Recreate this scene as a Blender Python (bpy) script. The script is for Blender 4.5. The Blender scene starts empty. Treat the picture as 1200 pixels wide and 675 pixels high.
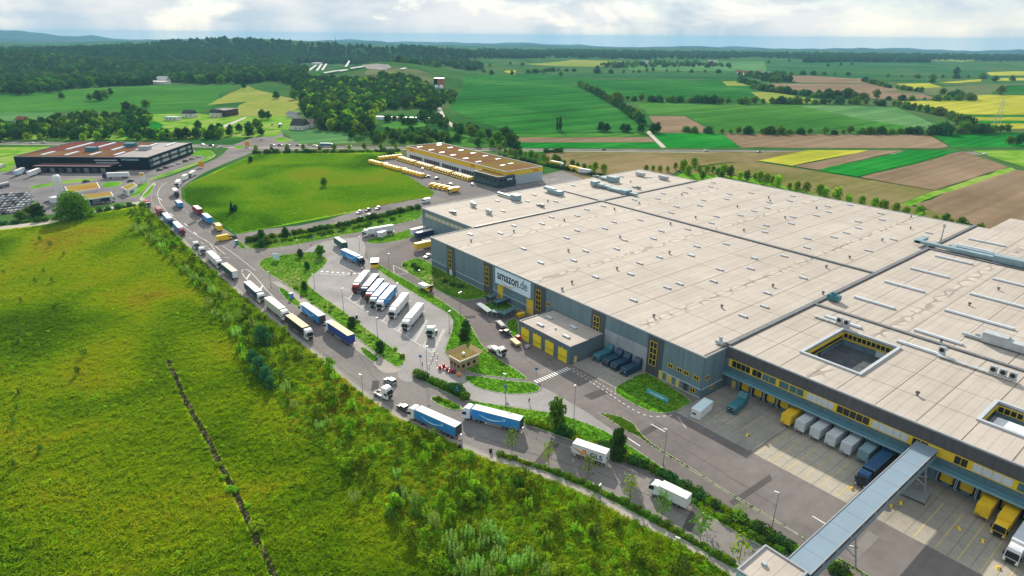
import bpy, bmesh, math, random
import numpy as np
from mathutils import Matrix, Vector
from mathutils.geometry import delaunay_2d_cdt

random.seed(7); NR = np.random.default_rng(7)
S = bpy.context.scene
COL = S.collection
R_ = math.radians

# ------------------------------------------------------------------ camera
CAM_H, FPX, HOR, ROLL, YAW = 94.0, 742.8, 42.0, 0.515, 39.08     # height, focal length and horizon of the 1200 x 675 photograph
_p = math.atan((337.5 - HOR) / FPX); _r = R_(ROLL); _y = R_(YAW)
cF = np.array([0, math.cos(_p), -math.sin(_p)]); cR = np.array([1.0, 0, 0]); cU = np.cross(cR, cF)
cR, cU = cR * math.cos(_r) + cU * math.sin(_r), -cR * math.sin(_r) + cU * math.cos(_r)
_M = np.array([[math.cos(_y), math.sin(_y), 0], [-math.sin(_y), math.cos(_y), 0], [0, 0, 1]])
cR, cU, cF = _M @ cR, _M @ cU, _M @ cF
CAM = np.array([0.0, 0.0, CAM_H])
cd = bpy.data.cameras.new('camera'); cam = bpy.data.objects.new('camera', cd); COL.objects.link(cam)
cd.sensor_width = 36; cd.lens = 36 * FPX / 1200; cd.clip_start = 1; cd.clip_end = 60000
m = Matrix.Identity(4)
for i in range(3):
    m[i][0], m[i][1], m[i][2], m[i][3] = cR[i], cU[i], -cF[i], CAM[i]
cam.matrix_world = m
S.camera = cam

# ------------------------------------------------------------------ sun, sky, exposure
SUN_AZ, SUN_EL = 59.0, 26.0           # azimuth from +X towards +Y
sl = bpy.data.lights.new('sun', 'SUN'); so = bpy.data.objects.new('sun', sl); COL.objects.link(so)
sl.energy = 4.6; sl.angle = R_(0.6); sl.color = (1.0, 0.92, 0.79)
sd = Vector((math.cos(R_(SUN_EL)) * math.cos(R_(SUN_AZ)), math.cos(R_(SUN_EL)) * math.sin(R_(SUN_AZ)), math.sin(R_(SUN_EL))))
so.rotation_euler = (-sd).to_track_quat('-Z', 'Y').to_euler()
so.location = (0, 0, 300)
W = bpy.data.worlds.new('World'); S.world = W; W.use_nodes = True
nt = W.node_tree; nt.nodes.clear()
def nd(nt, t, **k):
    n = nt.nodes.new(t)
    for a, b in k.items(): setattr(n, a, b)
    return n
out = nd(nt, 'ShaderNodeOutputWorld'); bg = nd(nt, 'ShaderNodeBackground'); sky = nd(nt, 'ShaderNodeTexSky', sky_type='NISHITA')
sky.sun_disc = False; sky.sun_elevation = R_(SUN_EL); sky.sun_rotation = R_(90 - SUN_AZ)
sky.air_density = 1.0; sky.dust_density = 0.6; sky.ozone_density = 1.5; sky.altitude = 300
tc = nd(nt, 'ShaderNodeTexCoord'); mp = nd(nt, 'ShaderNodeMapping'); mp.inputs['Scale'].default_value = (1, 1, 3.2)
nz = nd(nt, 'ShaderNodeTexNoise'); nz.inputs['Scale'].default_value = 5.5; nz.inputs['Detail'].default_value = 9; nz.inputs['Roughness'].default_value = 0.56
nz.inputs['Distortion'].default_value = 0.5
rp = nd(nt, 'ShaderNodeValToRGB'); rp.color_ramp.elements[0].position = 0.25; rp.color_ramp.elements[1].position = 0.50; rp.color_ramp.elements[0].color = (.55, .55, .55, 1)
nz2 = nd(nt, 'ShaderNodeTexNoise'); nz2.inputs['Scale'].default_value = 9.0; nz2.inputs['Detail'].default_value = 7
rp2 = nd(nt, 'ShaderNodeValToRGB'); rp2.color_ramp.elements[0].position = 0.38; rp2.color_ramp.elements[1].position = 0.60
rp2.color_ramp.elements[0].color = (3.6, 4.35, 4.95, 1); rp2.color_ramp.elements[1].color = (5.5, 5.6, 5.6, 1)
mx = nd(nt, 'ShaderNodeMix', data_type='RGBA')
L = nt.links.new
sx = nd(nt, 'ShaderNodeSeparateXYZ'); cx = nd(nt, 'ShaderNodeCombineXYZ'); mz = nd(nt, 'ShaderNodeMath', operation='MAXIMUM'); mz.inputs[1].default_value = 0.012
L(tc.outputs['Generated'], sx.inputs[0]); L(sx.outputs[0], cx.inputs[0]); L(sx.outputs[1], cx.inputs[1]); L(sx.outputs[2], mz.inputs[0]); L(mz.outputs[0], cx.inputs[2])   # the sky goes on below eye level where the land falls away
L(cx.outputs[0], sky.inputs['Vector']); L(cx.outputs[0], mp.inputs['Vector']); L(mp.outputs[0], nz.inputs['Vector']); L(mp.outputs[0], nz2.inputs['Vector'])
L(nz.outputs[0], rp.inputs[0]); L(nz2.outputs[0], rp2.inputs[0])
L(rp.outputs[0], mx.inputs[0]); L(sky.outputs[0], mx.inputs[6]); L(rp2.outputs[0], mx.inputs[7])
L(mx.outputs[2], bg.inputs[0]); L(bg.outputs[0], out.inputs[0])
bg.inputs[1].default_value = 0.10
S.view_settings.view_transform = 'Standard'; S.view_settings.look = 'None'; S.view_settings.gamma = 1
S.view_settings.exposure = 0.68
S.cycles.max_bounces = 6; S.cycles.volume_bounces = 0; S.cycles.transparent_max_bounces = 8

# ------------------------------------------------------------------ picking points of the place
def hterr(x, y):
    """height of the land: flat, with the tip mound beyond the grove, and falling away far off"""
    x = np.asarray(x, float); y = np.asarray(y, float)
    d = np.hypot(x, y)
    az = np.arctan2(y, x)
    a0 = math.atan2(MOUND[1], MOUND[0])
    rr = (d - MOUND[2]) / 300.0; tt = (az - a0) * MOUND[2] / 150.0
    h = 34.0 * np.exp(-(rr ** 2) - tt ** 2)
    h = np.where(h < 0.4, 0.0, h - 0.4)
    # rolling wooded country beyond the left fields
    px = az - math.atan2(cF[1], cF[0])
    lm = np.clip((d - 1500) / 900.0, 0, 1) * np.clip((px - 0.0) / 0.12, 0, 1) * np.clip((7000 - d) / 1500.0, 0, 1)
    roll = 15 * np.sin(x / 260.0 + 1.0) * np.sin(y / 330.0 + .4) + 10 * np.sin(x / 130.0 + y / 170.0) + 12 * np.sin(y / 520.0 - x / 700.0 + 2.0)
    h = h + lm * (roll + 2)
    for (pxd, dd, hh, sr, st_) in ((350, 3300, 44, 520, 520), (200, 5400, 26, 700, 900), (440, 3000, 26, 420, 420), (90, 4200, 16, 600, 700)):
        a1 = math.atan2(cF[1], cF[0]) - math.atan((pxd - 600) / FPX / math.cos(_p)); h = h + hh * np.exp(-((d - dd) / sr) ** 2 - ((az - a1) * dd / st_) ** 2)
    return h - np.maximum(0, d - 6200) * 0.02
def ray(px, py):
    d = cF * FPX + cR * (px - 600) + cU * (337.5 - py); return d / np.linalg.norm(d)
def G(px, py, z=0.0):
    d = ray(px, py); t = (z - CAM_H) / d[2]; p = CAM + d * t; return float(p[0]), float(p[1])
_g = G(455, 92.5); MOUND = (_g[0], _g[1], math.hypot(*_g))
def GT(px, py):
    d = ray(px, py); dh = math.hypot(d[0], d[1]); t = 400.0
    while t < 14000:
        p = CAM + d * t
        if p[2] <= float(hterr(p[0], p[1])): break
        t += max(4.0, t * 0.004)
    p = CAM + d * t; return float(p[0]), float(p[1]), float(hterr(p[0], p[1]))
def YX(px, py, X):
    d = ray(px, py); t = X / d[0]; q = CAM + d * t; return float(q[1]), float(q[2])

# ------------------------------------------------------------------ materials
MAT = {}
def lin(c):
    return tuple(((v / 12.92) if v <= 0.04045 else ((v + 0.055) / 1.055) ** 2.4) for v in c)
def M(name, col=None, rough=0.6, metal=0.0, var=0.12, scale=0.6, spec=0.3, bump=0.0, bscale=3.0, col2=None, emit=None, isl=0.0, objr=0.0, detail=4):
    if name in MAT: return MAT[name]
    m = bpy.data.materials.new(name); m.use_nodes = True; nt = m.node_tree; b = nt.nodes['Principled BSDF']; Lk = nt.links.new
    b.inputs['Roughness'].default_value = rough; b.inputs['Metallic'].default_value = metal
    b.inputs['Specular IOR Level'].default_value = spec
    geo = nd(nt, 'ShaderNodeNewGeometry')
    n = nd(nt, 'ShaderNodeTexNoise'); n.inputs['Scale'].default_value = scale; n.inputs['Detail'].default_value = detail; n.inputs['Roughness'].default_value = 0.62
    Lk(geo.outputs['Position'], n.inputs['Vector'])
    mx = nd(nt, 'ShaderNodeMix', data_type='RGBA')
    c2 = col2 if col2 else tuple(max(0, v * (1 - 2 * var)) for v in col)
    c1 = col if col2 else tuple(min(1, v * (1 + var)) for v in col)
    mx.inputs[6].default_value = (*c1, 1); mx.inputs[7].default_value = (*c2, 1)
    mr = nd(nt, 'ShaderNodeMapRange'); mr.inputs[1].default_value = 0.32; mr.inputs[2].default_value = 0.68
    Lk(n.outputs[0], mr.inputs[0]); Lk(mr.outputs[0], mx.inputs[0])
    res = mx.outputs[2]
    if isl or objr:
        hsv = nd(nt, 'ShaderNodeHueSaturation')
        ma = nd(nt, 'ShaderNodeMath', operation='MULTIPLY_ADD'); ma.inputs[1].default_value = isl; ma.inputs[2].default_value = 1 - isl * 0.5
        Lk(geo.outputs['Random Per Island'], ma.inputs[0])
        oi = nd(nt, 'ShaderNodeObjectInfo')
        mb = nd(nt, 'ShaderNodeMath', operation='MULTIPLY_ADD'); mb.inputs[1].default_value = objr; mb.inputs[2].default_value = 1 - objr * 0.5
        Lk(oi.outputs['Random'], mb.inputs[0])
        mm = nd(nt, 'ShaderNodeMath', operation='MULTIPLY'); Lk(ma.outputs[0], mm.inputs[0]); Lk(mb.outputs[0], mm.inputs[1])
        Lk(mm.outputs[0], hsv.inputs['Value']); Lk(res, hsv.inputs['Color'])
        mh = nd(nt, 'ShaderNodeMath', operation='MULTIPLY_ADD'); mh.inputs[1].default_value = 0.05 * (1 if objr else 0); mh.inputs[2].default_value = 0.5 - 0.025 * (1 if objr else 0)
        Lk(oi.outputs['Random'], mh.inputs[0]); Lk(mh.outputs[0], hsv.inputs['Hue'])
        res = hsv.outputs[0]
    Lk(res, b.inputs['Base Color'])
    if bump:
        n2 = nd(nt, 'ShaderNodeTexNoise'); n2.inputs['Scale'].default_value = bscale; n2.inputs['Detail'].default_value = 6
        Lk(geo.outputs['Position'], n2.inputs['Vector'])
        bp = nd(nt, 'ShaderNodeBump'); bp.inputs['Strength'].default_value = 1.0; bp.inputs['Distance'].default_value = bump
        Lk(n2.outputs[0], bp.inputs['Height']); Lk(bp.outputs[0], b.inputs['Normal'])
    if emit:
        b.inputs['Emission Color'].default_value = (*emit[0], 1); b.inputs['Emission Strength'].default_value = emit[1]
    MAT[name] = m; m['out'] = ''
    return m
def leafM(name, c1, c2, trans=0.30, scale=0.05, isl=0.5, objr=0.55):
    """leaves: noise between two greens, each leaf and each plant a little different, light passing through"""
    m = M(name, c1, rough=0.55, col2=c2, scale=scale, isl=isl, objr=objr, spec=0.0)
    nt = m.node_tree; b = nt.nodes['Principled BSDF']; o = nt.nodes['Material Output']
    t = nd(nt, 'ShaderNodeBsdfTranslucent'); ms = nd(nt, 'ShaderNodeMixShader'); ms.inputs[0].default_value = trans
    src = b.inputs['Base Color'].links[0].from_socket
    g = nd(nt, 'ShaderNodeMix', data_type='RGBA', blend_type='MULTIPLY'); g.inputs[0].default_value = 1; g.inputs[7].default_value = (1.5, 1.6, 0.7, 1)
    nt.links.new(src, g.inputs[6]); nt.links.new(g.outputs[2], t.inputs[0])
    nt.links.new(b.outputs[0], ms.inputs[1]); nt.links.new(t.outputs[0], ms.inputs[2]); nt.links.new(ms.outputs[0], o.inputs[0])
    return m

def groundM(name, stops, s1=0.02, s2=0.35, rough=0.95, bump=0.0, stripes=None, streak=None):
    """ground cover: several greens or earths blended by large and small patches; stripes = (pitch, angle deg, strength) for drill rows"""
    if name in MAT: return MAT[name]
    m = bpy.data.materials.new(name); m.use_nodes = True; nt = m.node_tree; b = nt.nodes['Principled BSDF']; Lk = nt.links.new
    b.inputs['Roughness'].default_value = rough; b.inputs['Specular IOR Level'].default_value = 0.0
    geo = nd(nt, 'ShaderNodeNewGeometry')
    n1 = nd(nt, 'ShaderNodeTexNoise'); n1.inputs['Scale'].default_value = s1; n1.inputs['Detail'].default_value = 3; n1.inputs['Distortion'].default_value = 0.6
    n2 = nd(nt, 'ShaderNodeTexNoise'); n2.inputs['Scale'].default_value = s2; n2.inputs['Detail'].default_value = 8; n2.inputs['Roughness'].default_value = 0.7
    Lk(geo.outputs['Position'], n1.inputs['Vector']); Lk(geo.outputs['Position'], n2.inputs['Vector'])
    ad = nd(nt, 'ShaderNodeMath', operation='MULTIPLY_ADD'); ad.inputs[1].default_value = 0.45
    Lk(n2.outputs[0], ad.inputs[0])
    m1 = nd(nt, 'ShaderNodeMath', operation='MULTIPLY'); m1.inputs[1].default_value = 0.65; Lk(n1.outputs[0], m1.inputs[0]); Lk(m1.outputs[0], ad.inputs[2])
    cr = nd(nt, 'ShaderNodeValToRGB'); e = cr.color_ramp.elements
    k = len(stops)
    for i, c in enumerate(stops):
        p = 0.41 + 0.28 * i / max(1, k - 1)
        if i < 2: el = e[i]; el.position = p
        else: el = e.new(p)
        el.color = (*c, 1)
    Lk(ad.outputs[0], cr.inputs[0]); res = cr.outputs[0]
    if stripes:
        pitch, ang, st = stripes
        mpn = nd(nt, 'ShaderNodeMapping'); mpn.inputs['Rotation'].default_value = (0, 0, R_(-ang)); mpn.inputs['Scale'].default_value = (0.02 / pitch, 1.0 / pitch, 1)
        Lk(geo.outputs['Position'], mpn.inputs[0])
        n3 = nd(nt, 'ShaderNodeTexNoise'); n3.inputs['Scale'].default_value = 1.0; n3.inputs['Detail'].default_value = 2; Lk(mpn.outputs[0], n3.inputs['Vector'])
        mr = nd(nt, 'ShaderNodeMapRange'); mr.inputs[1].default_value = 0.35; mr.inputs[2].default_value = 0.65; mr.inputs[3].default_value = 1 - st; mr.inputs[4].default_value = 1 + st * 0.6
        Lk(n3.outputs[0], mr.inputs[0])
        vm = nd(nt, 'ShaderNodeVectorMath', operation='SCALE'); Lk(res, vm.inputs[0]); Lk(mr.outputs[0], vm.inputs['Scale']); res = vm.outputs[0]
    Lk(res, b.inputs['Base Color'])
    if bump:
        bp = nd(nt, 'ShaderNodeBump'); bp.inputs['Strength'].default_value = 1.0; bp.inputs['Distance'].default_value = bump
        Lk(n2.outputs[0], bp.inputs['Height']); Lk(bp.outputs[0], b.inputs['Normal'])
    MAT[name] = m
    return m

white = M('white_paint', (.70, .71, .72), rough=.45, var=.05, spec=.5)
offwhite = M('white_sheet_metal', (.66, .68, .71), rough=.5, var=.06)
roofwhite = M('white_tarpaulin', (.72, .72, .70), rough=.7, var=.06, scale=1.2)
tanroof = M('tan_tarpaulin', (.62, .48, .30), rough=.7, var=.08, scale=1.0)
greyroof = M('grey_tarpaulin', (.50, .46, .43), rough=.7, var=.10, scale=1.0)
skyblue = M('sky_blue_curtain', (.035, .26, .62), rough=.5, var=.06, scale=.9)
navy = M('navy_curtain', (.02, .035, .12), rough=.5, var=.12, scale=.9)
royal = M('royal_blue_curtain', (.02, .06, .28), rough=.5, var=.1, scale=.9)
blackc = M('black_curtain', (.022, .024, .03), rough=.55, var=.15, scale=.9)
darkgreen = M('dark_green_curtain', (.02, .09, .08), rough=.55, var=.12)
redp = M('red_paint', (.40, .03, .035), rough=.4, var=.08, spec=.5)
maroon = M('maroon_curtain', (.22, .03, .04), rough=.5, var=.1)
yellowp = M('yellow_paint', (.80, .52, .02), rough=.45, var=.06, spec=.4)
yellowd = M('yellow_door_paint', (.72, .50, .03), rough=.5, var=.05)
orangep = M('orange_paint', (.75, .28, .03), rough=.5, var=.06)
tealp = M('teal_steel', (.035, .17, .21), rough=.45, var=.12, spec=.5)
darkteal = M('dark_blue_steel', (.015, .05, .10), rough=.45, var=.15, spec=.5)
silver = M('silver_paint', (.33, .35, .38), rough=.4, var=.04, metal=.3, spec=.4)
darkcar = M('dark_car_paint', (.03, .05, .06), rough=.3, var=.05, spec=.5)
bluecar = M('blue_car_paint', (.05, .12, .28), rough=.3, var=.05, spec=.5)
rubber = M('rubber', (.018, .018, .018), rough=.85, var=.1)
chass = M('chassis_steel', (.05, .05, .055), rough=.6, var=.15)
glass = M('dark_glass', (.012, .018, .022), rough=.22, var=.1, spec=.45)
lampg = M('lamp_glass', (.75, .75, .72), rough=.15, var=.03, spec=.7)
redl = M('red_lamp_plastic', (.5, .03, .02), rough=.3, var=.03)
galv = M('galvanised_steel', (.38, .40, .42), rough=.45, metal=.5, var=.1, scale=2)
greysteel = M('grey_steel_post', (.25, .26, .27), rough=.5, metal=.3, var=.1)
kerbm = M('kerb_stone', (.42, .41, .38), rough=.85, var=.15, scale=1.5)
barkm = M('bark', (.11, .085, .06), rough=.9, var=.3, scale=3)
pathm = M('pale_path', (.40, .36, .30), rough=.95, var=.12, scale=.5, bump=.01)
bluep = M('blue_plastic', (.03, .16, .42), rough=.45, var=.08)
blackp = M('black_plastic', (.02, .02, .022), rough=.5, var=.1)

def curtain(m, lines=.10, pitch=1.36):
    """folds and straps at a regular pitch, road grime rising from the lower edge"""
    nt = m.node_tree; b = nt.nodes['Principled BSDF']; src = b.inputs['Base Color'].links[0].from_socket; t = nd(nt, 'ShaderNodeTexCoord'); sp = nd(nt, 'ShaderNodeSeparateXYZ'); Lk = nt.links.new; Lk(t.outputs['Object'], sp.inputs[0])
    def mt(op, a, b_=None, c=None):
        n = nd(nt, 'ShaderNodeMath', operation=op)
        for i, v in enumerate((a, b_, c)):
            if v is None: continue
            if isinstance(v, (int, float)): n.inputs[i].default_value = v
            else: Lk(v, n.inputs[i])
        return n.outputs[0]
    ln = mt('LESS_THAN', mt('FRACT', mt('DIVIDE', sp.outputs[0], pitch)), .06)
    mp_ = nd(nt, 'ShaderNodeMapping'); mp_.inputs['Scale'].default_value = (1.6, 1.6, .5); Lk(t.outputs['Object'], mp_.inputs[0]); n = nd(nt, 'ShaderNodeTexNoise'); n.inputs['Scale'].default_value = 1; n.inputs['Detail'].default_value = 6; Lk(mp_.outputs[0], n.inputs[0])
    low = mt('SUBTRACT', 1, mt('DIVIDE', mt('SUBTRACT', sp.outputs[2], 1.0), 1.3)); low = mt('MAXIMUM', low, 0)
    d = mt('MULTIPLY', low, mt('MULTIPLY', n.outputs[0], .55)); v = mt('SUBTRACT', mt('MULTIPLY_ADD', n.outputs[0], .22, .90), mt('MULTIPLY', ln, lines))
    vm = nd(nt, 'ShaderNodeVectorMath', operation='SCALE'); Lk(src, vm.inputs[0]); Lk(v, vm.inputs['Scale']); g = nd(nt, 'ShaderNodeMix', data_type='RGBA'); g.inputs[7].default_value = (.12, .105, .09, 1); Lk(vm.outputs[0], g.inputs[6]); Lk(d, g.inputs[0]); Lk(g.outputs[2], b.inputs['Base Color'])
for _m in (skyblue, navy, royal, blackc, darkgreen, maroon): curtain(_m, .22)
for _m in (roofwhite, greyroof, tanroof): curtain(_m, .10, .68)
# ------------------------------------------------------------------ mesh helpers
class MB:
    def __init__(s): s.v = []; s.f = []; s.mi = []; s.mats = []
    def _m(s, mat):
        if mat not in s.mats: s.mats.append(mat)
        return s.mats.index(mat)
    def add(s, vs, fs, mat):
        o = len(s.v); s.v += [tuple(map(float, v)) for v in vs]; i = s._m(mat)
        for f in fs: s.f.append(tuple(o + a for a in f)); s.mi.append(i)
        return s
    def box(s, x0, x1, y0, y1, z0, z1, mat):
        return s.add([(x0, y0, z0), (x1, y0, z0), (x1, y1, z0), (x0, y1, z0), (x0, y0, z1), (x1, y0, z1), (x1, y1, z1), (x0, y1, z1)],
                     [(0, 3, 2, 1), (4, 5, 6, 7), (0, 1, 5, 4), (1, 2, 6, 5), (2, 3, 7, 6), (3, 0, 4, 7)], mat)
    def rbox(s, x0, x1, y0, y1, z0, z1, mat, b=.06):
        """box with its upright and top edges chamfered"""
        vs = []; 
        for z, k in ((z0, 0), (z1 - b, 0), (z1, b)):
            X0, X1, Y0, Y1 = x0 + k, x1 - k, y0 + k, y1 - k
            vs += [(X0 + b, Y0, z), (X1 - b, Y0, z), (X1, Y0 + b, z), (X1, Y1 - b, z), (X1 - b, Y1, z), (X0 + b, Y1, z), (X0, Y1 - b, z), (X0, Y0 + b, z)]
        fs = [tuple(range(7, -1, -1)), tuple(range(16, 24))]
        for r in (0, 8):
            for i in range(8): j = (i + 1) % 8; fs.append((r + i, r + j, r + 8 + j, r + 8 + i))
        return s.add(vs, fs, mat)
    def quad(s, a, b, c, d, mat): return s.add([a, b, c, d], [(0, 1, 2, 3)], mat)
    def prism(s, poly, z0, z1, mat):
        n = len(poly); vs = [(x, y, z0) for x, y in poly] + [(x, y, z1) for x, y in poly]
        ar = sum(poly[i][0] * poly[(i + 1) % n][1] - poly[(i + 1) % n][0] * poly[i][1] for i in range(n))
        fs = [tuple(range(n - 1, -1, -1)), tuple(range(n, 2 * n))] + [(i, (i + 1) % n, n + (i + 1) % n, n + i) for i in range(n)]
        if ar < 0: fs = [tuple(reversed(f)) for f in fs]
        return s.add(vs, fs, mat)
    def side(s, prof, y0, y1, mat, taper=0.0, ztap=None):
        """side profile (x, z) swept across y; points above ztap are drawn in by taper"""
        n = len(prof); z_lo = min(p[1] for p in prof); z_hi = max(p[1] for p in prof)
        def dy(z):
            if not taper: return 0
            zz = ztap if ztap is not None else z_lo
            return taper * max(0, (z - zz) / max(1e-6, z_hi - zz))
        vs = [(x, y0 + dy(z), z) for x, z in prof] + [(x, y1 - dy(z), z) for x, z in prof]
        ar = sum(prof[i][0] * prof[(i + 1) % n][1] - prof[(i + 1) % n][0] * prof[i][1] for i in range(n))
        fs = [tuple(range(n)), tuple(range(2 * n - 1, n - 1, -1))] + [(i, n + i, n + (i + 1) % n, (i + 1) % n) for i in range(n)]
        if ar < 0: fs = [tuple(reversed(f)) for f in fs]
        return s.add(vs, fs, mat)
    def cyl(s, p0, p1, r0, r1=None, n=10, mat=None, cap=True):
        r1 = r0 if r1 is None else r1
        p0 = Vector(p0); p1 = Vector(p1); d = (p1 - p0).normalized()
        a = d.orthogonal().normalized(); b = d.cross(a)
        vs = []
        for p, r in ((p0, r0), (p1, r1)):
            for i in range(n):
                t = 2 * math.pi * i / n; vs.append(p + a * (r * math.cos(t)) + b * (r * math.sin(t)))
        fs = [(i, (i + 1) % n, n + (i + 1) % n, n + i) for i in range(n)]
        if cap: fs += [tuple(range(n - 1, -1, -1)), tuple(range(n, 2 * n))]
        return s.add(vs, fs, mat)
    def lathe(s, prof, n, mat, cx=0, cy=0):
        vs = []; k = len(prof)
        for r, z in prof:
            for i in range(n): t = 2 * math.pi * i / n; vs.append((cx + r * math.cos(t), cy + r * math.sin(t), z))
        fs = []
        for j in range(k - 1):
            for i in range(n): fs.append((j * n + i, j * n + (i + 1) % n, (j + 1) * n + (i + 1) % n, (j + 1) * n + i))
        fs.append(tuple(range(n - 1, -1, -1))); fs.append(tuple((k - 1) * n + i for i in range(n)))
        return s.add(vs, fs, mat)
    def mesh(s, name, smooth=False):
        me = bpy.data.meshes.new(name); me.from_pydata(s.v, [], s.f)
        for m_ in s.mats: me.materials.append(m_)
        me.polygons.foreach_set('material_index', s.mi)
        if smooth: me.polygons.foreach_set('use_smooth', [True] * len(me.polygons))
        me.update(); return me

def put(name, me, parent=None, loc=(0, 0, 0), rz=0.0, **props):
    o = bpy.data.objects.new(name, me); COL.objects.link(o); o.location = loc
    if rz: o.rotation_euler = (0, 0, rz)
    if parent is not None: o.parent = parent
    for k, v in props.items():
        if v is not None: o[k] = v
    return o
def thing(name, label, cat, loc=(0, 0, 0), rz=0.0, group=None):
    return put(name, None, None, loc, rz, label=label, category=cat, group=group)
def B(name, parent, boxes, mat, **k):
    """one part made of boxes (x0,x1,y0,y1,z0,z1)"""
    mb = MB()
    for b in boxes: mb.box(*b, mat)
    return put(name, mb.mesh(name), parent, **k)
# templates: a list of (name, mesh, loc, children); used for every copy with shared mesh data
def inst(tree, name, label, cat, loc, rz=0.0, group=None):
    r = thing(name, label, cat, loc, rz, group)
    for (n, me, lc, ch) in tree:
        p = put(n, me, r, lc)
        for (n2, me2, lc2) in ch: put(n2, me2, p, lc2)
    return r

def chaikin(p, k=2, closed=True):
    for _ in range(k):
        q = []; n = len(p)
        for i in range(n if closed else n - 1):
            a = p[i]; b = p[(i + 1) % n]
            q.append((a[0] * .75 + b[0] * .25, a[1] * .75 + b[1] * .25)); q.append((a[0] * .25 + b[0] * .75, a[1] * .25 + b[1] * .75))
        if not closed: q = [p[0]] + q + [p[-1]]
        p = q
    return p
def area(p): return .5 * sum(p[i][0] * p[(i + 1) % len(p)][1] - p[(i + 1) % len(p)][0] * p[i][1] for i in range(len(p)))
def flat_mesh(name, pts, z, mat):
    if area(pts) < 0: pts = pts[::-1]
    me = bpy.data.meshes.new(name); n = len(pts)
    vo, eo, fo, *_ = delaunay_2d_cdt([Vector(p) for p in pts], [], [list(range(n))], 1, 1e-4)
    me.from_pydata([(v.x, v.y, z) for v in vo], [], [tuple(f) for f in fo]); me.materials.append(mat); return me
def sheet(name, px, mat, z, smooth=0, world=False, parent=None, kind='structure'):
    pts = list(px) if world else [G(*q) for q in px]
    if smooth: pts = chaikin(pts, smooth)
    return put(name, flat_mesh(name, pts, z, mat), parent, kind=kind)
def offset(pts, d):
    n = len(pts); out = []
    if area(pts) < 0: pts = pts[::-1]
    for i in range(n):
        a, b, c = Vector(pts[i - 1]), Vector(pts[i]), Vector(pts[(i + 1) % n])
        e1 = (b - a).normalized(); e2 = (c - b).normalized(); n1 = Vector((-e1.y, e1.x)); n2 = Vector((-e2.y, e2.x))
        k = n1 + n2
        if k.length < .3: k = n1
        k.normalize(); out.append(tuple(b + k * (d / max(.5, k.dot(n1)))))
    return out
ISLANDS = []
def island(name, px, mat, smooth=2, h=.12, kerb=True, world=False):
    """a planted island: kerb stones round it, the turf inside them"""
    pts = list(px) if world else [G(*q) for q in px]
    if smooth: pts = chaikin(pts, smooth)
    if area(pts) < 0: pts = pts[::-1]
    ISLANDS.append((name, pts))
    g = put(name, flat_mesh(name, offset(pts, .14) if kerb else pts, h - .02, mat), None, kind='structure')
    if kerb:
        inner = offset(pts, .16); mb = MB(); n = len(pts)
        vs = [(x, y, 0) for x, y in pts] + [(x, y, h) for x, y in pts] + [(x, y, h) for x, y in inner] + [(x, y, h - .05) for x, y in inner]
        fs = []
        for i in range(n):
            j = (i + 1) % n
            fs += [(i, j, n + j, n + i), (n + i, n + j, 2 * n + j, 2 * n + i), (2 * n + i, 2 * n + j, 3 * n + j, 3 * n + i)]
        mb.add(vs, fs, kerbm); put('kerb', mb.mesh('kerb'), g)
    return g
def strip_pts(line, w0, w1=None):
    """band of ground along a world polyline, from offset w0 to w1"""
    if w1 is None: w0, w1 = -w0 / 2, w0 / 2
    a, b = [], []
    for i in range(len(line)):
        p = Vector(line[max(0, i - 1)]); q = Vector(line[min(len(line) - 1, i + 1)]); d = (q - p).normalized(); n = Vector((-d.y, d.x)); c = Vector(line[i])
        a.append(tuple(c + n * w0)); b.append(tuple(c + n * w1))
    return a + b[::-1]
def along(line, step, start=0.0):
    out = []; acc = start
    for i in range(len(line) - 1):
        a = Vector(line[i]); b = Vector(line[i + 1]); l = (b - a).length; d = (b - a) / max(l, 1e-9)
        while acc <= l: p = a + d * acc; out.append((p.x, p.y, math.atan2(d.y, d.x))); acc += step
        acc -= l
    return out
def inpoly(P_, poly):
    x = P_[:, 0]; y = P_[:, 1]; c = np.zeros(len(P_), bool); n = len(poly)
    for i in range(n):
        x0, y0 = poly[i]; x1, y1 = poly[i - 1]
        k = ((y0 > y) != (y1 > y)); 
        with np.errstate(divide='ignore', invalid='ignore'):
            k &= x < (x1 - x0) * (y - y0) / (y1 - y0 + 1e-12) + x0
        c ^= k
    return c
def scatter_pts(poly, n):
    poly = [tuple(p) for p in poly]; A = np.array(poly); lo = A.min(0); hi = A.max(0); out = np.zeros((0, 2))
    while len(out) < n:
        q = NR.uniform(lo, hi, (n * 2, 2)); out = np.vstack([out, q[inpoly(q, poly)]])
    return out[:n]

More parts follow.
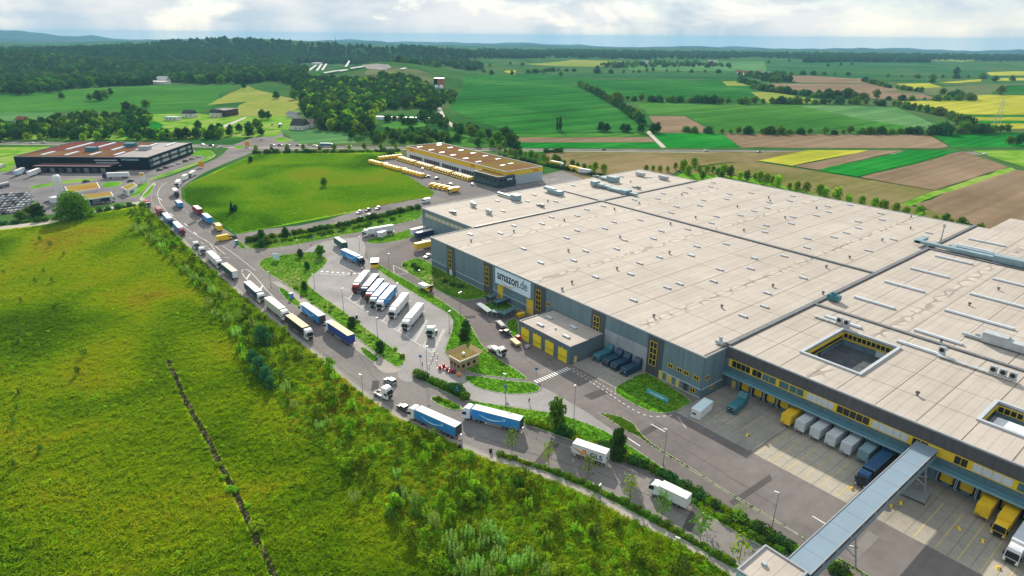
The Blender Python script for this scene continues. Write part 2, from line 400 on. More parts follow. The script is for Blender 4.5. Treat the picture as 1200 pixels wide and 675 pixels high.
def gn_scatter(name, pts, scl, sources, label=None, cat=None, kind='stuff', parent=None, zsc=None):
    """one object: many copies of the given meshes' own shapes (sources are real plants standing in the scene)"""
    n = len(pts); me = bpy.data.meshes.new(name); me.vertices.add(n); me.vertices.foreach_set('co', np.asarray(pts, np.float32).ravel())
    a = me.attributes.new('scl', 'FLOAT_VECTOR', 'POINT'); s3 = np.repeat(np.asarray(scl, np.float32)[:, None], 3, 1)
    if zsc is not None: s3[:, 2] = np.asarray(zsc, np.float32)
    a.data.foreach_set('vector', s3.ravel())
    a = me.attributes.new('rot', 'FLOAT_VECTOR', 'POINT'); r = np.zeros((n, 3), np.float32); r[:, 2] = NR.uniform(0, 6.28, n); r[:, :2] = NR.normal(0, .06, (n, 2))
    a.data.foreach_set('vector', r.ravel())
    a = me.attributes.new('idx', 'INT', 'POINT'); a.data.foreach_set('value', NR.integers(0, len(sources), n).astype(np.int32))
    o = put(name, me, parent, kind=kind, label=label, category=cat)
    g = bpy.data.node_groups.new(name, 'GeometryNodeTree')
    g.interface.new_socket('Geometry', in_out='INPUT', socket_type='NodeSocketGeometry'); g.interface.new_socket('Geometry', in_out='OUTPUT', socket_type='NodeSocketGeometry')
    gi = nd(g, 'NodeGroupInput'); go = nd(g, 'NodeGroupOutput'); iop = nd(g, 'GeometryNodeInstanceOnPoints'); jn = nd(g, 'GeometryNodeJoinGeometry')
    for s_ in reversed(sources):
        oi = nd(g, 'GeometryNodeObjectInfo', transform_space='ORIGINAL'); oi.inputs['Object'].default_value = s_; oi.inputs['As Instance'].default_value = True
        g.links.new(oi.outputs['Geometry'], jn.inputs[0])
    def at(nm, t):
        q = nd(g, 'GeometryNodeInputNamedAttribute', data_type=t); q.inputs[0].default_value = nm; return q.outputs[0]
    g.links.new(gi.outputs[0], iop.inputs['Points']); g.links.new(jn.outputs[0], iop.inputs['Instance'])
    iop.inputs['Pick Instance'].default_value = True
    g.links.new(at('idx', 'INT'), iop.inputs['Instance Index']); g.links.new(at('rot', 'FLOAT_VECTOR'), iop.inputs['Rotation']); g.links.new(at('scl', 'FLOAT_VECTOR'), iop.inputs['Scale'])
    g.links.new(iop.outputs[0], go.inputs[0])
    md = o.modifiers.new('scatter', 'NODES'); md.node_group = g
    return o

_ones = 'first second third fourth fifth sixth seventh eighth ninth tenth eleventh twelfth thirteenth fourteenth fifteenth sixteenth seventeenth eighteenth nineteenth'.split()
def nth(i):
    """ordinal word for a zero-based index"""
    i += 1
    if i < 20: return _ones[i - 1]
    tens = 'twenty thirty forty fifty sixty seventy eighty ninety'.split(); t, u = divmod(i, 10)
    return (tens[t - 2][:-1] + 'ieth') if u == 0 else tens[t - 2] + '-' + _ones[u - 1]
HAZE = 7e-5
# ------------------------------------------------------------------ land
def terrain():
    rads = [0] + [40 * 1.035 ** i for i in range(170)]
    rads = [r for r in rads if r < 9500] + [9500]
    na = 500; vs = [(0, 0, 0)]; fs = []
    for r in rads[1:]:
        for i in range(na):
            t = 2 * math.pi * i / na; vs.append((r * math.cos(t), r * math.sin(t), 0))
    A = np.array(vs); A[:, 2] = hterr(A[:, 0], A[:, 1]); vs = [tuple(v) for v in A]
    for i in range(na): fs.append((0, 1 + i, 1 + (i + 1) % na))
    for k in range(len(rads) - 2):
        o = 1 + k * na
        for i in range(na): j = (i + 1) % na; fs.append((o + i, o + na + i, o + na + j, o + j))
    me = bpy.data.meshes.new('ground'); me.from_pydata(vs, [], fs)
    me.materials.append(groundM('mixed_grassland', [(.02, .075, .02), (.035, .11, .025), (.06, .13, .035), (.10, .11, .05)], s1=.006, s2=.05))
    put('ground', me, kind='structure')
terrain()
hillm = groundM('wooded_hill', [(.012, .035, .02), (.018, .05, .026), (.03, .065, .03), (.05, .085, .04)], s1=.0012, s2=.012, bump=6)
def ridge(D, depth, prof, base=-260, nm='hills'):
    """a long swell of land with front and back slopes, D metres off"""
    rows = []
    xs = np.linspace(prof[0][0], prof[-1][0], 240); ys = np.interp(xs, [p[0] for p in prof], [p[1] for p in prof])
    ys = ys + .9 * np.sin(xs * .031 + D) + .9 * np.sin(xs * .083 + D * .3) * np.sin(xs * .017) + .3 * np.sin(xs * .21) + NR.normal(0, .12, len(xs))
    for k, (dd, fr) in enumerate(((-depth, 0), (-depth * .5, .55), (-depth * .2, .9), (0, 1), (depth * .4, .7), (depth, 0))):
        row = []
        for x, y in zip(xs, ys):
            d = ray(x, y); dh = math.hypot(d[0], d[1]); top = CAM_H + d[2] / dh * D
            z = base + (top - base) * fr; row.append((d[0] / dh * (D + dd), d[1] / dh * (D + dd), z))
        rows.append(row)
    n = len(xs); vs = [v for r in rows for v in r]; fs = []
    for r in range(len(rows) - 1):
        for i in range(n - 1): fs.append((r * n + i, r * n + i + 1, (r + 1) * n + i + 1, (r + 1) * n + i))
    me = bpy.data.meshes.new(nm); me.from_pydata(vs, [], fs); me.materials.append(hillm)
    put(nm, me, kind='structure')
ridge(12300, 1100, [(-500, 36), (-200, 37), (-40, 37.2), (0, 35.6), (20, 36.6), (40, 39.3), (70, 41.2), (88, 42.5), (105, 41), (130, 44), (170, 46), (300, 47.5), (400, 47), (440, 49), (500, 49.5), (520, 47.8), (560, 50), (620, 51), (660, 53), (800, 55), (1000, 57), (1200, 59), (1700, 64)])
ridge(9800, 900, [(-500, 48), (0, 46), (150, 47.5), (300, 48.5), (420, 48), (455, 50), (480, 52), (600, 52.5), (640, 53.5), (700, 54.5), (800, 55), (860, 57), (940, 56.5), (1040, 58.5), (1100, 60), (1160, 59), (1200, 59.5), (1700, 66)])
ridge(7600, 900, [(-500, 52), (0, 51.5), (100, 51), (150, 49), (190, 47.2), (250, 49), (300, 49.5), (420, 50.5), (450, 53), (520, 55), (560, 55.5), (600, 56.3), (680, 56.3), (750, 57.5), (800, 58), (860, 60.5), (940, 62), (1000, 62), (1100, 63), (1200, 63), (1700, 68)])

meadow_st = [(.095, .20, .005), (.17, .32, .005), (.28, .42, .006), (.40, .46, .010), (.40, .31, .03)]
meadow = groundM('meadow_sward', meadow_st, s1=.022, s2=.9, bump=.12)
turf = groundM('mown_turf', [(.07, .20, .014), (.11, .28, .017), (.18, .32, .03)], s1=.05, s2=1.2, bump=.06)
verge = groundM('rough_verge', [(.07, .20, .014), (.12, .28, .022), (.20, .32, .045), (.30, .32, .12)], s1=.06, s2=1.6, bump=.06)
green_a = groundM('young_cereal', [(.018, .10, .016), (.026, .14, .022), (.055, .18, .035)], s1=.004, s2=.02, stripes=(11, 33, .30))
green_b = groundM('bright_young_crop', [(.010, .145, .018), (.014, .18, .02), (.03, .215, .03)], s1=.008, s2=.05, stripes=(7, -35, .28))
green_c = groundM('pale_crop', [(.06, .17, .05), (.09, .21, .07), (.13, .24, .09)], s1=.004, s2=.03, stripes=(12, 10, .2))
green_d = groundM('green_pasture', [(.035, .13, .02), (.05, .17, .025), (.08, .20, .035)], s1=.004, s2=.03, stripes=(14, -35, .25))
yell = groundM('rape_in_flower', [(.27, .30, .03), (.36, .36, .035), (.41, .40, .06)], s1=.01, s2=.08, stripes=(8, -35, .18))
hay = groundM('dry_hay_meadow', [(.16, .22, .035), (.22, .26, .05), (.29, .27, .09)], s1=.008, s2=.06)
soil = groundM('tilled_soil', [(.175, .125, .078), (.22, .158, .10), (.255, .185, .122)], s1=.01, s2=.08, stripes=(7, 42, .16))
soil2 = groundM('stubble', [(.15, .13, .05), (.21, .165, .08), (.26, .19, .11)], s1=.012, s2=.10, stripes=(6, -35, .12))
dusk = groundM('grey_green_land', [(.02, .09, .03), (.035, .115, .035), (.07, .13, .045)], s1=.004, s2=.03)

FZ = [0.02]
def field(name, px, mat, z=None):
    FZ[0] += .006; pts = [Vector(G(*q)) for q in px]; out = []
    for i in range(len(pts)):
        a = pts[i]; b = pts[(i + 1) % len(pts)]; l = (b - a).length; k = max(1, min(40, int(l / 22))); n_ = Vector((-(b - a).y, (b - a).x)).normalized()
        for j in range(k): out.append(tuple(a.lerp(b, j / k) + n_ * (NR.normal(0, min(1.1, l / 150)) if j else 0)))
    return sheet(name, out, mat, z or FZ[0], world=True)
# left half
field('meadow', [(150, 262), (175, 243), (255, 330), (340, 405), (420, 470), (500, 513), (560, 540), (660, 580), (740, 620), (850, 690), (700, 900), (200, 900), (-700, 760), (-900, 420), (-350, 275), (0, 268), (60, 262)], meadow, .004)
field('field', [(-60, 110), (60, 106), (100, 104), (178, 100.5), (275, 100.5), (255, 112), (262, 119), (232, 132), (180, 134), (165, 129), (150, 131), (-60, 132)], green_d)
field('field', [(-60, 132), (70, 131.5), (68, 140), (20, 142), (-60, 141)], green_c)
field('field', [(242, 123), (268, 110), (290, 101), (328, 97), (348, 108), (352, 126), (330, 136), (300, 136), (258, 137), (290, 119)], hay)
field('meadow', [(58, 262), (100, 252), (163, 241), (176, 243), (152, 264), (60, 266)], meadow)
field('field', [(0, 164), (20, 142), (120, 137), (180, 134), (230, 133), (262, 137), (330, 136), (352, 127), (360, 140), (322, 160), (160, 164)], verge)
field('field', [(140, 156), (150, 150), (181, 142), (192, 146), (180, 160), (150, 162)], green_b)
field('field', [(328, 152), (405, 153), (418, 168), (350, 168.5)], green_c)
field('field', [(445, 148), (470, 139), (505, 138), (512, 146), (470, 152)], green_d)
field('field', [(440, 155), (520, 153), (600, 168), (560, 172), (480, 170)], green_d)
field('meadow', [(215, 222), (224, 214), (300, 179.5), (472, 178), (446, 187), (512, 226), (500, 232), (277, 274), (252, 257), (216, 235)], groundM('lush_meadow', [(.07, .19, .006), (.14, .33, .007), (.23, .40, .010), (.32, .34, .03)], s1=.018, s2=.5, bump=.12), .006)
field('field', [(-90, 176), (30, 172), (60, 172), (20, 186), (14, 200), (-90, 215)], verge)
# right half
BIG = ('field', [(525, 127), (541, 108), (545, 90), (560, 88.5), (650, 88.5), (668, 96.5), (742, 137), (758, 150), (758, 155.5), (602, 157), (590, 152), (560, 143)], green_a)
field('field', [(600, 157), (757, 156), (761, 160.5), (604, 161)], green_d)
field('field', [(604, 161.3), (761, 161), (767, 166.5), (600, 167)], soil)
field('field', [(600, 167.3), (768, 167), (774, 173.5), (590, 173.5)], green_b)
field('field', [(764, 156), (845, 156.5), (867, 172.8), (781, 173.2)], green_b)
field('field', [(760, 136), (802, 136), (834, 153), (822, 156), (775, 156)], soil)
field('field', [(742, 120), (900, 122), (1000, 124), (1050, 126), (1104, 149), (1090, 153.5), (836, 153.5), (803, 135), (762, 135)], green_d)
field('field', [(938, 124), (1000, 124), (1050, 126), (1104, 149), (1090, 153), (1010, 140)], green_c)
field('field', [(846, 157), (1090, 158), (1112, 172), (1100, 174), (869, 173)], soil)
field('field', [(1096, 158), (1205, 156), (1290, 158), (1290, 171.5), (1115, 173)], green_b)
field('field', [(1100, 113), (1145, 111), (1300, 114), (1300, 135), (1118, 134), (1048, 119), (1145, 117)], yell)
field('field', [(1112, 134.5), (1300, 135.5), (1300, 137), (1118, 137)], green_a)
field('field', [(1120, 137.3), (1300, 137.5), (1300, 141), (1130, 141.5)], yell)
field('field', [(1140, 142), (1300, 141.5), (1300, 144), (1150, 144.5)], green_b)
field('field', [(1156, 145), (1300, 144.5), (1300, 151), (1180, 151)], yell)
field('field', [(645, 92), (870, 94.5), (886, 107), (905, 114), (905, 118), (725, 115), (672, 96)], green_a)
field('field', [(600, 84), (880, 84), (878, 93), (640, 91), (605, 89)], dusk)
field('field', [(594, 72.5), (650, 69.5), (735, 71.8), (735, 76), (700, 78.4), (640, 77), (597, 74)], hay)
field('field', [(548, 83.5), (605, 82.5), (602, 89), (550, 89)], yell)
field('field', [(736, 72), (900, 72), (905, 84), (736, 82)], green_c)
field('field', [(846, 95.5), (868, 95), (880, 100.5), (852, 101)], hay)
field('field', [(880, 108), (905, 108), (960, 117), (960, 121), (900, 121), (885, 112)], hay)
field('field', [(918, 89), (1016, 88), (1022, 98), (940, 97), (922, 95)], soil)
field('field', [(900, 98), (1020, 98.5), (1066, 106), (1100, 116), (1030, 116), (960, 109), (905, 103)], soil)
field('field', [(895, 71), (1090, 74), (1150, 80), (1180, 90), (1000, 92), (900, 86)], dusk)
field('field', [(1050, 98.5), (1088, 97.5), (1104, 102), (1102, 107), (1080, 106)], yell)
field('field', [(1100, 97), (1150, 92.5), (1150, 95.5), (1120, 97.5)], yell)
field('field', [(1156, 84.8), (1190, 83.7), (1300, 84), (1300, 88.5), (1160, 88.5)], yell)
field('field', [(1165, 92), (1215, 91), (1215, 94), (1168, 95)], yell)
field('field', [(1090, 70.5), (1130, 68.5), (1150, 70), (1128, 72.5)], hay)
field('field', [(1030, 107), (1140, 100), (1200, 98), (1200, 110), (1110, 113)], groundM('olive_land', [(.09, .13, .05), (.14, .16, .07)], s1=.004, s2=.03))
field('field', [(1180, 100), (1300, 98), (1300, 111), (1160, 110)], green_a)
# beyond the warehouse, this side of the country road
field('field', [(640, 179), (892, 179), (955, 177), (887, 190), (850, 191), (800, 197), (770, 215), (690, 212), (640, 192)], soil2)
field('field', [(880, 190), (890, 190.5), (1096, 224), (1055, 239), (1150, 262), (1000, 262), (850, 215), (800, 200), (850, 192)], groundM('weedy_stubble', [(.10, .13, .03), (.16, .15, .05), (.21, .17, .08)], s1=.02, s2=.12, stripes=(5, -35, .1)))
field('field', [(888, 188.5), (946, 176.3), (1018, 176.3), (928, 194.5)], yell)
field('field', [(931, 195), (1020, 176.5), (1058, 176.8), (958, 199.5)], soil)
field('field', [(958, 200), (1062, 176.6), (1128, 176.6), (1006, 207.5)], green_b)
field('field', [(1008, 208), (1130, 178), (1182, 196), (1096, 223.5)], soil)
field('field', [(1070, 240), (1187, 199), (1420, 225), (1420, 330), (1200, 285)], soil)
field('field', [(1140, 177), (1260, 176), (1260, 200), (1200, 196)], verge)
field('field', [(1054, 240), (1096, 224), (1184, 196.5), (1190, 199), (1105, 227), (1068, 242)], verge)
field('field', [(780, 215), (800, 203), (880, 208), (1000, 240), (1200, 292), (1400, 345), (1400, 380), (1140, 280), (900, 232)], turf)

# ------------------------------------------------------------------ paving
asph = groundM('worn_asphalt', [(.165, .15, .143), (.205, .187, .178), (.245, .223, .212)], s1=.05, s2=.7, rough=.9)
asph_d = groundM('yard_asphalt', [(.15, .131, .125), (.178, .156, .149), (.208, .185, .176)], s1=.05, s2=.5, rough=.9, stripes=(1.6, 90, .05))
conc = groundM('yard_concrete', [(.24, .222, .20), (.30, .278, .248), (.36, .334, .295)], s1=.08, s2=.8, rough=.9)
conc_p = groundM('pale_parking_blocks', [(.26, .246, .24), (.31, .293, .285), (.36, .34, .328)], s1=.06, s2=.9, rough=.9)
walk = groundM('walkway_paving', [(.29, .262, .235), (.34, .306, .276), (.39, .35, .315)], s1=.15, s2=1.4, rough=.92)
rmark = M('road_marking_paint', (.72, .72, .70), rough=.7, var=.10, scale=2)
ymark = M('yellow_marking_paint', (.62, .48, .16), rough=.7, var=.15, scale=2)

road = sheet('road', [(874, 682), (850, 662), (820, 641), (786, 621), (740, 600), (700, 580), (655, 560), (610, 542), (575, 532), (547, 523), (525, 514), (493, 500), (463, 487), (425, 460), (400, 442), (383, 425), (350, 399), (317, 372), (287, 347), (263, 327), (233, 300), (200, 267), (166, 238), (140, 236), (140, 232), (166, 229), (177, 212.5), (198, 207.5), (227, 197), (253, 186), (262, 180), (270, 171), (300, 160), (314, 153), (324, 146), (334, 140), (340, 143), (330, 152), (332, 160), (360, 168.5), (360, 176.5), (300, 177.3), (267, 190), (240, 202), (222, 213), (212, 221), (213, 233), (227, 244), (250, 260), (274, 275.5), (315, 268), (350, 264.5), (385, 257.5), (418, 247), (460, 238), (510, 229.5), (540, 225), (600, 212), (640, 204), (700, 190), (745, 192), (750, 197), (560, 262), (560, 330), (660, 400), (830, 465), (1300, 720), (1400, 900), (1000, 900)], asph, .028)
hw = [(-900, 1577), (5.4, 752.6), (56.2, 703.7), (218.7, 562.5), (288.3, 509.2), (357.4, 441.9), (539.0, 301.6), (714.5, 162.6), (1500, -470)]
hw = [(-900, 1536), (0, 751), (140, 629), (360, 443), (540, 299), (716, 161), (1500, -455)]
sheet('country_road', strip_pts(hw, 9.0), asph, .035, world=True)
sheet('cycle_path', strip_pts(hw, -9.5, -7.0), pathm, .030, world=True)
# light pavement along the road and path behind the hedge
lw = [G(*q) for q in [(164, 241), (200, 269), (233, 302), (263, 329), (287, 349), (317, 374), (350, 401), (383, 427), (400, 444), (425, 462), (463, 489), (493, 502), (525, 516), (547, 526.5), (575, 538), (610, 548), (655, 566), (700, 586), (740, 608), (786, 630.5), (820, 650), (862, 678), (890, 700)]]
lw = chaikin(lw, 2, False)
pv = sheet('pavement', strip_pts(lw, -1.15, 1.15), walk, .06, world=True)
kb = MB()
for i in range(0, len(lw) - 1):
    p = Vector(lw[i]); q = Vector(lw[i + 1]); d = (q - p).normalized(); n = Vector((-d.y, d.x))
    a = p + n * 1.16; b = q + n * 1.16; c = q + n * 1.34; e = p + n * 1.34
    kb.add([(*a, 0), (*b, 0), (*c, 0), (*e, 0), (*a, .14), (*b, .14), (*c, .14), (*e, .14)], [(4, 5, 6, 7), (3, 2, 6, 7), (0, 1, 5, 4)], kerbm)
put('kerb', kb.mesh('kerb'), pv)
sheet('footpath', [(0, 265.5), (30, 262), (60, 258), (75, 254), (100, 248.5), (130, 242), (163, 236), (165, 239), (130, 245.5), (100, 252), (72, 258), (55, 263), (20, 267), (0, 269)], pathm, .03)
sheet('footpath', [(163, 234), (168, 226), (180, 214), (183, 216), (172, 228), (168, 236)], pathm, .05)

sheet('parking_area', [(352, 299), (366, 288), (387, 281), (430, 277), (449, 268), (452, 280), (428, 305), (445, 319), (477, 339), (500, 353), (526, 369), (532, 379), (526, 397), (518, 412), (540, 437), (560, 456), (610, 463), (634, 460), (637, 453), (700, 483), (740, 508), (800, 552), (775, 548), (735, 521), (713, 507), (667, 488), (643, 482), (600, 476), (553, 470), (548, 462), (490, 438), (480, 450), (462, 440), (477, 420), (417, 377), (398, 361), (362, 336), (361, 327), (372, 319)], conc_p, .034, smooth=1)
sheet('delivery_lane', [(452, 268), (500, 262), (560, 255), (560, 330), (660, 390), (830, 465), (1300, 720), (1400, 900), (1060, 900), (1010, 700), (900, 636), (800, 570), (746, 530), (705, 493), (636, 453), (610, 437), (585, 421), (567, 408), (556, 389), (549, 376), (533, 364), (514, 350), (477, 330), (450, 315), (420, 298)], asph_d, .038, smooth=1)
sheet('delivery_lane', [(425, 277), (450, 269), (485, 262), (498, 268), (478, 281), (452, 292), (432, 304)], asph, .041)
# concrete docks
def slabs(nm, x0, x1, y0, y1, dx, dy, mat, z):
    base = put(nm, flat_mesh(nm, [(x0, y0), (x1, y0), (x1, y1), (x0, y1)], z - .012, M('joint_sealant', (.05, .05, .05), var=.2)), kind='structure')
    nx = max(1, round((x1 - x0) / dx)); ny = max(1, round((y1 - y0) / dy)); sx = (x1 - x0) / nx; sy = (y1 - y0) / ny
    mb = MB(); g = .035; mb.box(g, sx - g, g, sy - g, 0, .012, mat); me = mb.mesh('concrete_slab')
    for i in range(nx):
        for j in range(ny): put('concrete_slab', me, base, (x0 + i * sx, y0 + j * sy, z - .012))
slabs('dock_apron', 127.0, 150.35, 63.6, 85.8, 5.85, 3.9, conc, .062)
slabs('dock_apron', 127.0, 150.3, -22, 63.4, 5.85, 3.9, groundM('dock_concrete', [(.27, .247, .212), (.335, .305, .255), (.42, .38, .315)], s1=.05, s2=.6, rough=.9), .058)
slabs('loading_apron', 123.4, 137.9, 102.5, 122.4, 4.8, 5, conc, .062)
sheet('bus_bay', [(436, 425), (443, 420.5), (452, 419), (464, 430), (472, 432), (466, 436), (455, 438), (447, 436)], walk, .052, smooth=1)
sheet('walkway', [(318, 330), (327, 337), (344, 351), (362, 362), (372, 373), (400, 396), (420, 412), (437, 424), (447, 421), (430, 407), (408, 389), (385, 370), (366, 357), (340, 338), (327, 330)], walk, .046)
wl = chaikin([G(*q) for q in [(612, 500), (640, 510), (668, 520), (713, 535), (740, 545), (768, 561), (808, 583), (850, 606), (905, 637), (960, 668)]], 2, False)
sheet('walkway', strip_pts(wl, -1.0, 1.0), groundM('grey_walkway', [(.14, .13, .13), (.17, .16, .158)], s1=.2, s2=1.2), .050, world=True)
# right yard of the parcel depot
sheet('depot_yard', [(226.5, 462), (262, 466), (262, 330), (300, 322), (345, 322), (345, 300), (290, 296), (262, 296), (212, 318), (206, 345), (222, 380), (228, 420)], groundM('depot_paving', [(.17, .155, .155), (.205, .19, .185)], s1=.1, s2=.8), .036, world=True)
sheet('depot_yard', [(290, 333), (345, 322), (372, 322), (372, 300), (350, 290), (300, 300), (280, 310)], groundM('depot_paving2', [(.23, .22, .215), (.27, .255, .25)], s1=.1, s2=.8), .040, world=True)

# ------------------------------------------------------------------ planted islands
olive = groundM('dry_olive_turf', [(.06, .08, .01), (.12, .14, .015), (.22, .21, .03)], s1=.2, s2=1.5)
def isl(px, m=turf, **k): return island('lawn', px, m, **k)
isl([(283, 283), (315, 275), (350, 270.5), (385, 264.5), (408, 259), (460, 248), (494, 241.5), (496, 256), (470, 262), (448, 266), (430, 270.5), (387, 279), (350, 286.5), (320, 291), (295, 292.5), (289, 288)], verge)
isl([(302, 310), (308, 303), (325, 299), (350, 297), (362, 295), (372, 296.5), (386, 304), (381, 311), (372, 319), (361, 327), (362.5, 336), (380, 349), (398, 361), (417, 376), (440, 393), (473, 417), (477, 421), (469, 431), (463, 430), (445, 418), (425, 402), (405, 386), (385, 370), (365, 356), (343, 339), (322, 325), (308, 317)], verge)
isl([(325, 337.5), (330, 336), (343, 346), (355, 357), (352, 361), (346, 359), (334, 351)])
isl([(421, 407), (426, 406.5), (436, 413), (444, 420), (444, 423), (437, 425), (426, 416)])
isl([(429, 304), (438, 304), (450, 314), (477, 328.5), (513, 349), (533, 363), (549, 376), (556, 389), (567, 408), (584, 421), (609, 436), (621, 445.5), (600, 444), (575, 441), (553, 438), (535, 428), (519, 414), (526, 397), (532, 379), (526, 368), (500, 353), (477, 339), (445, 319)])
isl([(541, 441), (552, 440), (575, 443), (600, 447), (624, 448), (634, 454), (632, 459.5), (615, 462), (595, 462), (575, 459), (556, 454)])
isl([(698, 482.5), (706, 484), (727, 488), (743, 496), (748, 504), (757, 514), (770, 524), (800, 542), (832, 563), (880, 592), (946, 632), (945, 633.4), (879, 594.5), (831, 565), (798, 544), (768, 526), (752, 515), (742, 509), (735, 506.5), (716, 493)], olive, smooth=1, h=.08)
isl([(965, 644), (1000, 663), (1030, 682), (1028, 684), (998, 666), (963, 646)], olive, smooth=1, h=.08)
isl([(548, 469), (560, 471), (600, 477), (643, 483), (667, 488.5), (700, 501), (713, 507), (735, 520), (773, 546), (800, 563), (850, 595), (900, 625), (940, 649), (938, 653), (898, 631), (848, 602), (798, 574), (768, 557), (738, 541.5), (713, 532), (670, 516.5), (640, 506), (617, 498), (590, 489), (565, 479), (550, 473)], turf, smooth=1)
isl([(811, 586), (820, 589), (850, 607), (896, 633), (925, 650), (920, 654), (885, 637), (850, 617), (822, 601), (812, 593)])
isl([(582, 533.5), (590, 530), (605, 535), (640, 548), (680, 561), (700, 570), (738, 588), (776, 609), (820, 634.5), (864, 661), (890, 678), (884, 681), (858, 666.5), (815, 642), (776, 620), (738, 599.5), (700, 579.5), (660, 562), (620, 546), (590, 537)])
isl([(504, 466.5), (511, 463), (530, 470), (543, 478), (540, 481.5), (525, 480), (508, 472)], verge)
isl([(488, 439), (494, 437.5), (520, 449), (545, 461), (553, 469), (548, 472), (520, 459), (498, 449)])
isl([(720, 457), (724, 451), (733, 447), (748, 438.5), (757, 437), (770, 443), (811, 469), (808, 474), (795, 481), (783, 484.5), (768, 484.5), (753, 479), (735, 470), (722, 462)])
isl([(469, 310), (477, 304.5), (493, 302), (504, 308), (520, 316.5), (550, 331.5), (577, 346), (572, 349), (561, 350), (545, 353), (525, 347), (500, 333), (475, 318)], verge)
isl([(562, 360), (570, 355), (590, 351.5), (611, 361), (595, 368), (580, 371)], smooth=1)
isl([(592, 377), (607, 372.5), (609, 396), (602, 397), (596, 388)], smooth=1)
isl([(427, 283), (435, 279.5), (455, 276), (475, 270), (494, 265.5), (496, 273), (478, 280), (455, 284.5), (437, 286)])
isl([(274, 283), (279, 281), (288, 288), (289, 293), (281, 291)], verge)
isl([(165, 231), (172, 224), (179, 216), (182, 217), (175, 229), (169, 232)], smooth=1)
# verges by the junction and in front of the dark factory
isl([(170, 212), (182, 207), (215, 196), (240, 186), (252, 179), (253, 184), (226, 195), (196, 206), (178, 211)], verge)
isl([(222, 180), (232, 176), (248, 176), (252, 182), (240, 184), (228, 184)])
isl([(272, 173.5), (282, 170), (289, 171), (280, 175)], verge); isl([(318, 163), (330, 160), (345, 166), (330, 167)])
sheet('factory_yard', [(-60, 215), (20, 196), (86, 212), (160, 209), (176, 206), (226, 190), (222, 184), (236, 184), (240, 188), (178, 212), (168, 224), (160, 234), (120, 240), (56, 252), (47, 246), (44, 236), (0, 238), (-60, 248)], groundM('factory_paving', [(.15, .145, .15), (.19, .18, .185), (.23, .215, .215)], s1=.05, s2=.6), .030)
isl([(34, 241), (44, 236), (47, 246), (50, 253), (36, 254)], verge, smooth=1)
isl([(33, 219), (60, 214), (97, 209), (118, 210), (100, 213), (62, 217), (38, 222)], verge, smooth=1)
isl([(118, 216), (125, 213), (145, 213), (138, 219), (121, 220)], turf, smooth=1)
isl([(152, 229), (160, 219), (170, 214), (176, 214), (170, 222), (164, 228), (155, 232)], turf, smooth=1)
isl([(162, 235), (150, 237), (118, 243), (110, 247), (100, 248), (100, 245), (120, 240)], turf, smooth=1)
sheet('factory_yard', [(-60, 200), (0, 190), (222, 172), (242, 185), (180, 211), (120, 218), (40, 236), (-60, 240)], asph, .026)
sheet('car_yard', [(-40, 232), (36, 223), (36, 250), (-40, 254)], groundM('car_yard_paving', [(.14, .13, .13), (.18, .17, .17)], s1=.05, s2=.6), .034)
sheet('track', [(508, 121), (514, 121), (519, 131), (522, 138), (533, 147), (530, 149), (518, 143), (514, 136), (512, 129)], pathm, .03)
sheet('track', [(531, 114), (534, 105), (540, 92), (530, 84), (524, 78), (528, 78), (537, 84), (545, 91), (542, 104), (538, 114)], pathm, .03)
sheet('track', [(757, 155), (761, 153), (781, 173), (775, 173)], pathm, .10)
sheet('track', [(238, 156), (256, 149), (285, 138), (290, 136.5), (287, 139), (258, 152), (245, 157)], pathm, .10)

# ditch with dark soil and stones across the meadow
dl = [(197, 422), (203, 436), (211, 452), (216, 468), (228, 488), (240, 508), (256, 540), (266, 560), (276, 578), (287, 600), (296, 622), (308, 645), (320, 672), (330, 700)]
dl = chaikin([G(*q) for q in dl], 2, False)
pts = strip_pts([(x + NR.normal(0, .12), y + NR.normal(0, .12)) for x, y in dl], -.65, .65)
sheet('ditch', pts, groundM('wet_soil', [(.05, .045, .025), (.09, .075, .045), (.14, .11, .06)], s1=.3, s2=1.5, bump=.1), .02, world=True)

# ------------------------------------------------------------------ road markings (each a piece of its road)
def mark(p, q, w=.15, m=rmark, z=.066, parent=road, name='road_marking'):
    a = Vector(p); b = Vector(q); d = (b - a); L_ = d.length; mb = MB()
    mb.add([(-L_ / 2, -w / 2, 0), (L_ / 2, -w / 2, 0), (L_ / 2, w / 2, 0), (-L_ / 2, w / 2, 0)], [(0, 1, 2, 3)], m)
    c = (a + b) / 2; put(name, mb.mesh(name), parent, (c.x, c.y, z), math.atan2(d.y, d.x))
def pmark(p, q, **k): mark(G(*p), G(*q), **k)
def pline(px, w=.15, dash=None, sm=2, **k):
    ln = [G(*q) for q in px]; ln = chaikin(ln, sm, False) if sm else ln
    if dash:
        for x, y, a in along(ln, dash[0] + dash[1]):
            mark((x, y), (x + math.cos(a) * dash[0], y + math.sin(a) * dash[0]), w=w, **k)
    else:
        pts = strip_pts(ln, -w / 2, w / 2); put('road_marking', flat_mesh('road_marking', pts, k.get('z', .066), k.get('m', rmark)), road)
pline([(196, 213), (187, 220), (184, 228), (188, 240), (200, 253), (222, 271), (246, 285)], .2)
pline([(246, 285), (254, 297), (264, 298), (249, 286)], .2, sm=0)
pline([(236, 284), (256, 301), (266, 302)], .16, dash=(3, 3))
pline([(190, 215), (177, 226), (178, 240), (190, 252), (212, 270), (234, 288)], .15, dash=(3, 5))
pline([(262, 289), (275, 298), (298, 316)], .3, dash=(1.2, 1.2))
pline([(283, 319), (285, 315), (292, 317), (305, 331), (312, 340), (341, 368)], .2)
pline([(284, 320), (287, 326), (296, 333), (302, 338), (312, 350), (340, 373)], .2)
pmark((289, 327), (293, 321), w=.5); pmark((305, 340), (308, 334), w=.5)
